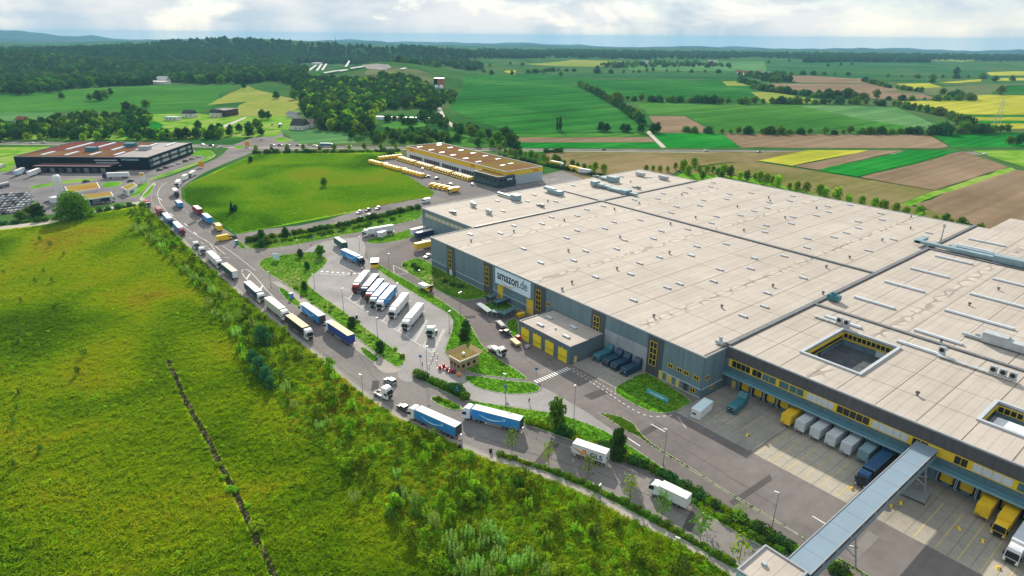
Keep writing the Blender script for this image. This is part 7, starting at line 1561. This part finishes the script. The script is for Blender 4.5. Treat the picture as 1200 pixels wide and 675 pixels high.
# single trees near by
x, y = G(88, 256); tree('big', x, y, 15.5, 'large round leafy tree in front of the fuel station', name='broadleaf_tree')
for q, h, lb in (((45, 253), 7.5, 'purple brown round bush tree left of the large tree'), ((24, 257), 5, 'yellow green low tree at the left field edge'), ((34, 252), 5, 'low tree beside the car compound')): x, y = G(*q); tree('round' if h < 7 else 'round_dark', x, y, h, lb, name='broadleaf_tree', wid=1.5)
for q, h, k, lb in (((380, 218.5), 6.5, 'round', 'single round bush tree in the middle of the lush meadow'), ((272, 249), 7, 'conifer', 'dark pointed tree near the left corner of the lush meadow'), ((276, 247), 4, 'round_dark', 'small dark bush beside the pointed tree'), ((294, 190), 5, 'round_dark', 'low dark bush near the meadow upper edge'),
                   ((652, 505), 10.5, 'round', 'slender green tree on the verge left of the courier trailer'), ((723, 538), 9.5, 'round_dark', 'slender dark dense tree on the verge right of the courier trailer'), ((544, 399), 5, 'round_dark', 'dark bush on the gatehouse lawn'), ((546, 388), 4.5, 'round_dark', 'smaller dark bush up the gatehouse lawn'),
                   ((376, 301), 6, 'round', 'round tree by the gate island'), ((307, 283), 6.5, 'round_dark', 'dark tree in the side street island'), ((313, 287), 5, 'round', 'pale tree beside the dark one in the side street island'), ((306, 290), 4.5, 'round_dark', 'low bush under the dark tree'), ((335, 278), 5.5, 'round_dark', 'dark tree farther along the side street island'),
                   ((446, 413), 4.5, 'round_dark', 'round dark bush near the bus bay'), ((413, 384), 4.5, 'round_dark', 'dark bush behind the royal blue trailer'), ((352, 301), 4, 'round_dark', 'small dark tree on the rough grass wedge'), ((357, 340), 4, 'round_dark', 'small bush at the upper walkway'), ((360, 315), 3.5, 'round_dark', 'little conifer-like bush on the rough grass')):
    x, y = G(*q); tree(k, x, y, h, lb, name='broadleaf_tree', z=.05, wid=.62 if 'slender' in lb else 1.0)
for q, k, h, lb in (((600, 531), 'thin0', 7.5, 'young roadside tree in front of the second blue trailer'), ((642.5, 545), 'thin1', 7, 'bare young tree left of the courier trailer'), ((689, 560), 'thin0', 7, 'young tree in front of the courier trailer'), ((738, 586), 'thin1', 7, 'sparse young tree between the courier trailer and the white truck'), ((775.5, 607), 'thin0', 7.5, 'young tree in front of the white box truck'), ((820.5, 634), 'thin0', 8, 'young tree casting its shadow below the white truck'), ((866, 659), 'thin1', 7.5, 'thin young tree by the stair tower'), ((824, 617), 'thin1', 5.5, 'thin young tree above the hedge near the lone lamp'), ((864, 615), 'thin1', 6, 'thin young tree between the hedge and the narrow verge')):
    x, y = G(*q); tree(k, x, y, h, lb, name='young_tree', z=.08)
# rows
row_px([(845, 207), (900, 217), (950, 229), (1000, 240), (1050, 252), (1100, 266), (1140, 276), (1200, 290), (1260, 306)], 7.4, ['row0', 'row1', 'row2', 'row1'], 8.0, 'tall leafy tree from the left in the row behind the warehouse', 'trees behind the warehouse', 'row_tree', 1.6, .3, .9)
row_px([(860, 205), (950, 226), (1050, 249), (1200, 287)], 19, ['row1', 'row0'], 7, 'lower leafy tree from the left in the row behind the warehouse', 'trees behind the warehouse', 'row_tree', 3, .2)
trees_px([(757, 202), (765, 202), (773, 203), (782, 203), (791, 200), (800, 203, 9), (806, 206, 8), (813, 199, 9), (819, 205), (828, 204, 7), (823, 212, 6), (835, 203), (841, 206), (845, 211, 6)], ['row0', 'row1'], 6.5, 'small tree beyond the far warehouse edge', 'trees beyond the far edge', 'row_tree', .2)
row_px([(586, 179), (620, 186), (660, 194), (700, 203), (716, 205)], 6.5, ['row0', 'row1'], 7, 'small tree from the left on the bank behind the depot yard', 'trees behind the depot yard', 'row_tree', 1, .25)
row_px([(300, 178.5), (360, 177.5), (420, 176), (475, 175)], 13, ['row0', 'row1'], 6, 'small street tree from the left along the country road', 'street trees on the country road', 'street_tree', .8, .2)
row_px([(679, 102), (700, 112), (720, 124), (740, 137), (752, 147)], 17, ['far0', 'far1', 'dark0'], 13, 'avenue tree from the far end between the two green fields', 'avenue trees', 'avenue_tree', 1.5, .15)
trees_px([(653, 153.5, 17), (656.5, 153.5, 15)], ['poplar'], 17, 'dark poplar at the edge of the large green field', 'pair of poplars', 'poplar_tree')
trees_px([(704, 154), (711, 154.5), (730, 154.5), (735, 155), (751, 156), (765, 156), (770, 156)], ['dark0', 'far1'], 11, 'round tree on the lower edge of the large green field', 'trees at the field foot', 'field_tree')
FT = 'trees in the field hedges'
def hedge(lab, poly, step, h, keys=('hedge0', 'hedge1', 'far0'), w=1.0, jx=3): row_px(poly, step * .5, list(keys), h * .72, lab, FT, 'field_tree', jx, .3, w)
hedge('tree from the left in the hedge behind the broad green field', [(726, 117.5), (770, 119.5), (840, 121.5), (905, 122.5)], 24, 15); hedge('tree from the left in the low hedge above the brown field', [(804, 155), (850, 157), (960, 157.5), (1085, 157)], 22, 10)
hedge('tree in the curving hedge down to the bright green field', [(905, 121.5), (960, 122), (1000, 122), (1050, 125), (1080, 131), (1110, 137), (1135, 150)], 26, 14); hedge('tree in the clump at the corner of the bright green field', [(1095, 157.5), (1140, 156), (1182, 155)], 16, 15)
hedge('tree in the hedge sloping past the hay strip', [(884, 104), (905, 108), (940, 112), (980, 117)], 34, 15); hedge('tree in the thick hedge above the pale green field', [(960, 112), (1000, 116), (1035, 116)], 36, 20)
hedge('tree in the hedge along the big yellow field', [(1040, 117.5), (1090, 118), (1142, 118)], 40, 12); hedge('tree in the hedge under the small yellow field', [(1015, 96), (1040, 103), (1060, 106), (1090, 110)], 46, 14); hedge('tree in the clump above the big yellow field', [(1105, 112), (1142, 117)], 26, 16)
hedge('tree in the hedge beyond the upper brown field', [(880, 92), (920, 87.5), (998, 88.5)], 60, 15); hedge('tree in the hedge running down from the hamlet', [(866, 96), (880, 100), (900, 108)], 26, 14)
hedge('tree in the dotted row above the far hay field edge', [(620, 86), (650, 83.5), (675, 84)], 45, 15); hedge('tree in the dotted row over the far green field', [(700, 86), (735, 86), (765, 84), (800, 85), (850, 86)], 75, 16); hedge('tree in the far dotted row at the right', [(1040, 91), (1090, 92), (1140, 92), (1200, 95)], 70, 14)
trees_px([(567, 86), (576, 88), (600, 88), (612, 78), (574, 79), (598, 76), (637, 87), (657, 90), (1172, 112, 20), (1092, 98, 16), (1120, 88, 22), (1150, 92, 18), (1165, 96, 16), (1185, 95, 15), (700, 84, 20), (713, 79, 20), (900, 75, 20), (925, 73), (970, 78), (985, 77), (998, 77), (1182, 170, 9), (1193, 170, 12), (1090, 160, 7)], ['dark0', 'far0'], 13, 'lone tree standing between the far fields', 'lone field trees', 'field_tree')
trees_px([(73, 116, 11), (106, 118, 12), (116, 118, 17), (124, 117, 15), (130, 112, 14), (149, 131, 14), (158, 131, 10), (172, 128, 14), (286, 104, 13), (324, 116, 14), (345, 117, 15), (308, 140, 12), (315, 140, 10), (233, 152, 10), (258, 155, 9), (281, 155, 9), (292, 156, 12), (302, 154, 13), (270, 153, 7)], ['dark0', 'far0', 'far1'], 12, 'tree standing in the fields before the left woods', 'trees in the left fields', 'field_tree')
trees_px([(412, 163, 9), (422, 161, 15), (434, 156, 14), (442, 162, 10), (460, 165, 10), (472, 166, 8), (488, 160, 8), (540, 160, 14), (552, 163, 17), (564, 166, 12), (572, 163, 11), (583, 170, 13), (592, 167, 17), (599, 176, 15), (606, 178, 12), (560, 172, 9), (577, 174, 9)], ['far0', 'far1', 'dark0', 'dark1'], 12, 'tree in the belt behind the parcel depot', 'trees behind the depot', 'belt_tree')

x, y, z = GT(437, 141); tree('far_light', x, y, 13, 'light green tree at the foot of the grove', name='broadleaf_tree', z=z)
# woods: too many to count, each one object of stuff
def wood(name, label, poly, spacing, h, keys, hj=.25, zone=None):
    pts = []; P_ = [GT(*q)[:2] for q in poly]; A_ = abs(area(P_)); n = int(A_ / spacing ** 2); pts = scatter_pts(P_, n)
    z = hterr(pts[:, 0], pts[:, 1]); sc = NR.uniform(1 - hj, 1 + hj, n) * h / 12.5
    gn_scatter(name, np.column_stack([pts, z - .5]), sc, [SRC[k] for k in keys], label=label)
    return n
N = 0
N += wood('woodland', 'broad mass of mixed woodland over the left distance', [(-60, 112), (20, 112), (60, 110), (105, 102.5), (178, 99.5), (182, 97), (205, 97), (228, 98), (235, 99.5), (330, 96), (345, 104), (352, 118), (358, 118), (356, 90), (362, 84), (345, 76), (370, 72), (370, 66), (-60, 66)], 15, 17, ['far0', 'far1', 'dark0', 'dark1'])
N += wood('woodland', 'dark far woodland along the left horizon', [(-60, 66), (560, 70), (640, 68), (640, 62), (560, 60), (460, 60), (-60, 58)], 24, 21, ['dark0', 'dark1', 'far1'])
N += wood('grove', 'dense grove on the slope below the solar mound', [(352, 118), (362, 95), (390, 96), (430, 98), (450, 92), (475, 93), (500, 103), (514, 118), (512, 130), (478, 127), (455, 129), (438, 138), (436, 152), (420, 156), (372, 153), (355, 135)], 9.5, 14, ['far0', 'far1', 'dark0', 'far_light', 'dark1'])
N += wood('copse', 'scrubby copse between the country road and the left fields', [(-60, 165), (-60, 148), (0, 148), (28, 150), (70, 141), (100, 137), (130, 139), (160, 135), (182, 142), (165, 156), (240, 158), (322, 159), (300, 162), (180, 165.5), (0, 165)], 10, 9.5, ['far0', 'far1', 'dark0', 'far_light'])
N += wood('copse', 'scrub around the long polytunnel and dirt track', [(440, 158), (505, 152), (520, 160), (560, 168), (470, 171), (430, 168)], 9, 7, ['far0', 'far1', 'dark1'])
N += wood('copse', 'scrub between the polytunnel and the cereal field', [(506, 132), (516, 138), (528, 150), (560, 152), (560, 160), (520, 152), (500, 145), (478, 147), (452, 146), (450, 141), (480, 141)], 10, 8, ['far0', 'far1', 'dark1'])
N += wood('woodland', 'dark block of wood far right of the fields', [(942, 73.5), (1000, 73), (1088, 73.5), (1086, 69), (1040, 67), (950, 67)], 20, 20, ['dark0', 'dark1'])
N += wood('woodland', 'dark wood band along the right horizon', [(640, 68), (760, 70), (860, 69), (880, 67), (940, 70), (1000, 68), (1150, 72), (1300, 76), (1300, 68), (940, 64), (640, 60)], 40, 18, ['dark0', 'dark1'])
N += wood('woodland', 'trees on the upper slope beyond the mound', [(370, 72), (430, 70), (560, 76), (570, 82), (548, 83), (520, 76), (470, 74), (420, 73)], 16, 14, ['dark0', 'far0', 'dark1'])
N += wood('copse', 'tree clumps round the hamlet', [(866, 88), (905, 90), (930, 92), (930, 96), (905, 98), (880, 92), (868, 93)], 18, 13, ['dark0', 'far0'])
N += wood('copse', 'tree clumps on the far middle fields', [(698, 76.5), (730, 76), (770, 74), (812, 74.5), (860, 78), (858, 80), (800, 79), (740, 80), (700, 80)], 30, 14, ['dark0', 'far0'])
N += wood('copse', 'scrub on the slope beside the brown tower', [(500, 108), (516, 110), (530, 108), (536, 112), (530, 122), (515, 122), (505, 116)], 9, 8, ['far0', 'far1'])
print('wood instances', N)

# hedges and shrub beds by the road, each shrub its own thing
HG = 0
def shrubs(line, step, label, group, w=1.0, ks=(0, 1), world=False, j=.3):
    ln = line if world else [G(*q) for q in line]
    for x, y, a in along(ln, step):
        me = bushes[random.choice(ks)]; o = put('shrub', me, None, (x + random.uniform(-j, j), y + random.uniform(-j, j), .06), random.uniform(0, 6.28), label=label, category='shrub', group=group); s = w * random.uniform(.75, 1.2); o.scale = (s, s, s * random.uniform(.8, 1.15))
shrubs([(586, 535), (610, 541), (640, 551), (680, 565), (700, 575), (738, 593), (776, 614), (820, 639), (862, 664)], 1.25, 'clipped shrub in the hedge between the footpath and the road', 'footpath hedge', .62)
shrubs([(815, 589), (850, 611), (890, 634), (920, 651)], 1.3, 'shrub in the short hedge above the stair tower road', 'short hedge', .65)
shrubs([(700, 522), (735, 538), (768, 553), (800, 572), (848, 599), (898, 627.5), (935, 650)], 1.5, 'dense shrub in the long hedge beside the delivery lane', 'lane hedge', .95, (0, 1, 3))
shrubs([(620, 496), (640, 501), (670, 513), (690, 518)], 1.7, 'shrub in the verge hedge left of the courier trailer', 'verge hedge', 1.0, (0, 3))
shrubs([(975, 668), (990, 676), (1003, 684)], 1.5, 'dense shrub in the long hedge beside the delivery lane', 'lane hedge', .95, (0, 1, 3))
shrubs([(490, 440), (505, 447), (520, 453), (535, 460), (549, 469)], 1.4, 'shrub in the bed between the bus bay and the gatehouse lane', 'gate bed shrubs', 1.1, (1, 2, 3))
shrubs([(508, 467), (520, 470), (536, 478)], 1.3, 'low shrub in the small roadside bed', 'roadside bed', .6, (0, 2))
shrubs([(290, 284), (350, 273), (385, 268), (408, 263), (460, 251), (490, 244)], 1.9, 'shrub in the long hedge under the side street', 'side street hedge', 1.15, (0, 1, 3), j=1.2)
shrubs([(300, 288), (350, 279), (387, 273), (430, 264), (470, 254)], 2.6, 'shrub in the long hedge under the side street', 'side street hedge', 1.0, (0, 1), j=1.4)
shrubs([(300, 180), (340, 179), (400, 179), (470, 177)], 3.2, 'shrub along the country road fence', 'country road hedge', 1.4, (0, 1, 3), j=.8)
shrubs([(590, 184), (640, 194), (690, 205), (712, 208)], 2.6, 'shrub under the trees behind the depot yard', 'depot bank shrubs', 1.3, (0, 3), j=.8)
shrubs([(448, 184), (455, 182), (462, 181)], 2.6, 'shrub at the depot yard corner', 'depot corner shrubs', 1.6, (0, 3), j=.8)
shrubs([(640, 178.8), (660, 178.6)], 4, 'shrub beside the country road', 'country road shrubs', 1.5, (3,))
shrubs([(0, 263), (50, 259), (100, 251), (160, 241)], 3.0, 'shrub along the footpath at the meadow edge', 'meadow edge shrubs', 1.1, (0, 1, 3), j=1.5)
shrubs([(475, 309), (500, 319), (525, 330), (550, 342)], 4.5, 'shrub on the rough verge before the warehouse', 'warehouse verge shrubs', .8, (0, 3), j=2.2)
shrubs([(345, 338), (385, 363), (415, 380), (455, 408), (468, 424)], 4, 'low shrub on the grass below the parking area', 'parking verge shrubs', .6, (0, 2), j=2.0)

# thicket between meadow and pavement
TH = [(150, 250), (170, 243), (200, 272), (233, 305), (263, 332), (287, 352), (317, 377), (350, 404), (383, 430), (425, 466), (463, 492), (500, 507), (547, 531), (575, 543), (610, 552), (655, 570), (700, 590), (740, 613), (786, 636), (822, 656), (870, 690), (560, 690), (500, 660), (450, 600), (395, 540), (345, 500), (320, 455), (285, 420), (262, 375), (222, 325), (180, 290)]
THW = [G(*q) for q in TH]
near_src = {}
n_s = 0
pts = scatter_pts(THW, 290)
for x, y in pts:
    k = random.choice(['sap0', 'sap0', 'sap1', 'sap2', 'sap1', 'sap3'])
    tree(k, x, y, random.uniform(2.4, 5.0), 'young sapling in the thicket between meadow and pavement', 'thicket saplings', 'sapling', 0, 1.15)
for q, h, k in [((157, 269), 5, 0), ((164, 274), 5.5, 0), ((176, 280), 4.8, 1), ((184, 286), 5, 0), ((191, 292), 4.5, 1), ((170, 271), 5, 1), ((219, 319), 4.5, 0), ((228, 330), 5, 0), ((239, 336), 5.5, 1), ((250, 345), 5, 1), ((262, 352), 5, 0), ((245, 360), 5, 0), ((253, 372), 4.5, 1), ((268, 378), 5, 0), ((283, 375), 5, 1), ((297, 386), 5.5, 0), ((278, 395), 5, 0)]:
    x, y = G(q[0], q[1]); tree(f'willow{k}', x, y, h, 'pale grey green willow in the thicket beside the truck queue', 'thicket willows', 'willow_tree', 0, 1.0)
for q, h in (((309, 405), 8), ((297, 425), 5), ((305, 437), 6), ((312, 446), 5), ((318, 456), 4.5)): x, y = G(*q); tree('bluish', x, y, h, 'blue green bushy tree in the thicket left of the road', 'blue green trees', 'bushy_tree')
for q, h in (((336, 460), 4.5), ((374, 505), 4), ((415, 590), 4.2), ((345, 480), 3.6), ((470, 585), 4.2), ((486, 592), 4.2), ((509, 618), 4.5), ((528, 640), 5), ((534, 655), 4.8), ((548, 632), 4.4), ((572, 628), 5), ((566, 645), 4.8), ((586, 640), 4.6), ((584, 660), 5), ((603, 668), 4.6), ((560, 668), 4.6), ((620, 662), 5), ((543, 675), 5), ((572, 682), 5), ((640, 676), 4), ((385, 500), 3.5), ((465, 560), 3.5)):
    x, y = G(*q); tree(random.choice(['willow0', 'willow1']), x, y, h, 'pale sapling in the thicket near the bottom edge', 'pale saplings', 'willow_tree', 0, .95)
for q, h in (((24, 462), 3.5), ((21, 482), 4), ((17, 498), 3.5), ((48, 531), 4), ((17, 548), 4), ((98, 418), 5), ((92, 440), 4.5), ((22, 402), 3.5), ((76, 300), 4), ((60, 290), 5), ((48, 284), 5), ((52, 320), 4), ((42, 332), 3.5), ((62, 332), 4), ((66, 360), 3), ((24, 392), 4), ((25, 355), 3)):
    x, y = G(*q); tree(random.choice(['sap1', 'sap2']), x, y, h * .8, 'small dark sapling standing in the open meadow', 'meadow saplings', 'sapling', 0, .9)
for q, s in (((302, 620), 1.5), ((270, 575), .9), ((276, 576), .8), ((291, 594), .7), ((257, 546), .8), ((262, 561), .7), ((243, 526), .6)):
    x, y = G(*q); o = put('shrub', bushes[2], None, (x, y, 0), random.uniform(0, 6), label='bright green bush growing over the dark ditch', category='shrub', group='ditch bushes'); o.scale = (s, s, s)
# undergrowth and grass: stuff
def tuft_mesh(name, n, r, h, w, mat, spread=.5):
    v, f = [], []
    for i in range(n):
        a = random.uniform(0, 6.28); b = random.uniform(0, 6.28); x = r * math.sqrt(random.random()); px, py = x * math.cos(a), x * math.sin(a); hh = h * random.uniform(.5, 1.1); lx, ly = spread * hh * math.cos(b), spread * hh * math.sin(b); c, s = math.cos(b + 1.57) * w, math.sin(b + 1.57) * w
        o = len(v); v += [(px - c, py - s, -.05), (px + c, py + s, -.05), (px + lx + c * .5, py + ly + s * .5, hh * .8), (px + lx * 1.5, py + ly * 1.5, hh), (px + lx - c * .5, py + ly - s * .5, hh * .75)]; f.append((o, o + 1, o + 2, o + 3, o + 4))
    me = bpy.data.meshes.new(name); me.from_pydata(v, [], f); me.materials.append(mat); return me
grassm = groundM('meadow_grass', meadow_st, s1=.022, s2=.9)
nt = grassm.node_tree
def translucent(m, f=.5):
    nt = m.node_tree; b = nt.nodes['Principled BSDF']; o = nt.nodes['Material Output']; t = nd(nt, 'ShaderNodeBsdfTranslucent'); ms = nd(nt, 'ShaderNodeMixShader'); ms.inputs[0].default_value = f
    nt.links.new(b.inputs['Base Color'].links[0].from_socket, t.inputs[0]); nt.links.new(b.outputs[0], ms.inputs[1]); nt.links.new(t.outputs[0], ms.inputs[2]); nt.links.new(ms.outputs[0], o.inputs[0])
translucent(grassm)
def src(name, me, q, label, cat='plant'):
    x, y = G(*q); return put(name, me, None, (x, y, 0), 0, label=label, category=cat)
s_g = [src('grass_tuft', tuft_mesh('grass_tuft', 12, .5, .42, .09, grassm, .9), (250 + 9 * i, 470 + 30 * i), lb) for i, lb in enumerate(('tuft of meadow grass right of the ditch', 'second tuft of meadow grass by the ditch'))]
s_w = [src('weed_clump', tuft_mesh('weed_clump', 26, .5, .8, .13, weedm, .6), (320, 520), 'broad leaved weed clump at the thicket edge'), src('weed_clump', crown_mesh('weed_clump', [(0, 0, .45, .8, .8, .5), (.5, .3, .3, .5, .5, .4)], 90, .2, weedm), (345, 560), 'rounded weed clump at the thicket edge')]
s_sh = src('shrub', bushes[0], (402, 520), 'lone low shrub inside the thicket', 'shrub')
MW = [G(*q) for q in [(100, 254), (163, 243), (174, 245), (158, 264), (180, 290), (222, 325), (262, 375), (285, 420), (320, 455), (345, 500), (395, 540), (450, 600), (500, 660), (560, 700), (-60, 700), (-160, 500), (-60, 330), (0, 271), (60, 263)]]
pts = scatter_pts(MW, 210000); _d = np.array(dl); _k = np.min(np.hypot(pts[:, None, 0] - _d[None, ::3, 0], pts[:, None, 1] - _d[None, ::3, 1]), 1) if False else np.min(np.stack([np.hypot(pts[:, 0] - a, pts[:, 1] - b) for a, b, c in along(dl, .9)]), 0); pts = pts[_k > 1.0]; gn_scatter('meadow_grass', np.column_stack([pts, np.zeros(len(pts))]), NR.uniform(.4, 1.0, len(pts)) + (NR.random(len(pts)) < .12) * NR.uniform(.2, .6, len(pts)), s_g, label='rough grass over the near meadow')
pts = scatter_pts(MW, 8000); _k = np.min(np.stack([np.hypot(pts[:, 0] - a, pts[:, 1] - b) for a, b, c in along(dl, .9)]), 0); pts = pts[_k > 2.0]; gn_scatter('tussocks', np.column_stack([pts, np.zeros(len(pts))]), NR.uniform(1.1, 2.3, len(pts)), s_g, label='taller tussocks dotting the near meadow')
pts = scatter_pts(MW, 4200); dd_ = np.sin(pts[:, 0] * .09) * np.sin(pts[:, 1] * .07 + 1) + NR.normal(0, .5, len(pts)); pts = pts[dd_ > .3]
gn_scatter('meadow_weeds', np.column_stack([pts, np.zeros(len(pts))]), NR.uniform(.4, 1.0, len(pts)), s_w[:2], label='darker weeds in drifts over the near meadow')
pts = scatter_pts(THW, 7500); gn_scatter('undergrowth', np.column_stack([pts, np.zeros(len(pts))]), NR.uniform(.35, 1.2, len(pts)) ** 1.3, s_w, label='dense undergrowth filling the thicket')
pts = scatter_pts(THW, 3400); gn_scatter('low_scrub', np.column_stack([pts, np.zeros(len(pts))]), NR.uniform(.25, .85, len(pts)), [s_sh], label='low bushy scrub knitting the thicket together')
pts = scatter_pts(THW, 42000); gn_scatter('rough_grass', np.column_stack([pts, np.zeros(len(pts))]), NR.uniform(.9, 2.0, len(pts)), s_g, label='tall rough grass under the thicket')
lushm = groundM('lush_blades', [(.07, .19, .006), (.14, .33, .007), (.23, .40, .010), (.32, .34, .03)], s1=.018, s2=.5); translucent(lushm); s_l = src('grass_tuft', tuft_mesh('grass_tuft', 12, .5, .42, .09, lushm, .9), (380, 224), 'lush tuft beside the round meadow bush')
LM = [G(*q) for q in [(216, 222), (224, 215), (300, 181), (470, 180), (446, 188), (510, 226), (500, 231), (277, 273), (252, 256), (217, 235)]]
pts = scatter_pts(LM, 60000); gn_scatter('lush_grass', np.column_stack([pts, np.zeros(len(pts))]), NR.uniform(.6, 1.3, len(pts)), [s_l], label='lush grass over the meadow beside the depot')
turft = groundM('turf_blades', [(.07, .20, .014), (.11, .28, .017), (.18, .32, .03)], s1=.05, s2=1.2); translucent(turft)
tg = tuft_mesh('turf_tuft', 14, .4, .16, .07, turft, .7); turf_s = src('turf_tuft', tg, (750, 460), 'small tuft on the banner lawn')
allp = []
for nm, pl in ISLANDS:
    A_ = abs(area(pl)); n_ = int(min(14000, A_ * 4.5)); c = np.array(pl).mean(0)
    if nm == 'lawn' and n_ > 5 and np.hypot(*c) < 420: allp.append(scatter_pts(offset(pl, .3), n_))
pts = np.vstack(allp); gn_scatter('turf', np.column_stack([pts, np.full(len(pts), .1)]), NR.uniform(.5, 1.1, len(pts)), [turf_s], label='short turf on the planted islands')
# dark weeds and stones in the ditch
DL = [(x + NR.normal(0, .42), y + NR.normal(0, .42)) for x, y, a in along(dl, .2)]
dk = src('ditch_plant', crown_mesh('ditch_plant', [(0, 0, .1, .35, .35, .25)], 40, .14, leafM('ditch_leaves', (.03, .05, .012), (.06, .085, .02), trans=.1)), (230, 492), 'low dark plant in the ditch')
gn_scatter('ditch_growth', np.array([(x, y, .02) for x, y in DL]), NR.uniform(.3, .9, len(DL)), [dk], label='dark growth along the ditch')

# pylon, masts
x, y, z = GT(1168, 146); t = thing('pylon', 'grey lattice power pylon standing in the yellow fields', 'pylon', (x, y, z), R_(20)); pm = MB()
for s1, s2 in ((-1, -1), (-1, 1), (1, 1), (1, -1)): pm.cyl((3.2 * s1, 3.2 * s2, 0), (.5 * s1, .5 * s2, 30), .22, .14, 4, hv2)
for k in range(7):
    w0 = 3.2 - 2.7 * k / 7; w1 = 3.2 - 2.7 * (k + 1) / 7; z0 = 30 * k / 7; z1 = 30 * (k + 1) / 7
    for s in (-1, 1): pm.cyl((w0 * s, -w0, z0), (w1 * s, w1, z1), .1, n=3, mat=hv2); pm.cyl((-w0, w0 * s, z0), (w1, w1 * s, z1), .1, n=3, mat=hv2)
put('tower', pm.mesh('tower'), t)
for zz, w in ((22, 7), (26, 5)): pm = MB(); pm.cyl((0, -w, zz), (0, w, zz), .18, n=4, mat=hv2); pm.cyl((0, -w, zz), (0, 0, zz + 1.6), .1, n=3, mat=hv2); pm.cyl((0, w, zz), (0, 0, zz + 1.6), .1, n=3, mat=hv2); put('cross_arm', pm.mesh('cross_arm'), t)
x, y, z = GT(395, 66); t = thing('radio_mast', 'dark radio mast above the far woods', 'mast', (x, y, z)); mb = MB(); mb.cyl((0, 0, 0), (0, 0, 66), 1.6, 1.2, 8, chass); put('shaft', mb.mesh('shaft'), t); mb = MB(); mb.cyl((0, 0, 50), (0, 0, 56), 3.2, 3.2, 8, chass); put('antenna_deck', mb.mesh('antenna_deck'), t); mb = MB(); mb.cyl((0, 0, 66), (0, 0, 80), .3, .15, 5, chass); put('antenna', mb.mesh('antenna'), t)

# neighbour roof beyond the wing
t = thing('neighbour_hall', 'pale hall with a yellow roof edge beyond the far end of the wing', 'building', (356, 0, 0)); B('wall', t, [(0, 50, 0, 86, 0, 7.0)], offwhite); B('roof', t, [(-.3, 50.3, -.3, 86.3, 7.0, 7.3)], roofm); B('roof_edge', t, [(-.8, -.31, -.3, 86.3, 6.2, 7.6)], yellowp)

# ------------------------------------------------------------------ air
hz = MB(); hz.box(-22000, 22000, -22000, 22000, -262, 175, None) if False else None
hm = bpy.data.materials.new('haze'); hm.use_nodes = True; nt = hm.node_tree; nt.nodes.clear(); o_ = nd(nt, 'ShaderNodeOutputMaterial'); v_ = nd(nt, 'ShaderNodeVolumePrincipled'); v_.inputs['Color'].default_value = (.28, .60, .84, 1); v_.inputs['Density'].default_value = HAZE; v_.inputs['Anisotropy'].default_value = .0
nt.links.new(v_.outputs[0], o_.inputs['Volume'])
mb = MB(); mb.box(-13800, 13800, -13800, 13800, -265, 118, hm); put('haze', mb.mesh('haze'), None, kind='stuff')
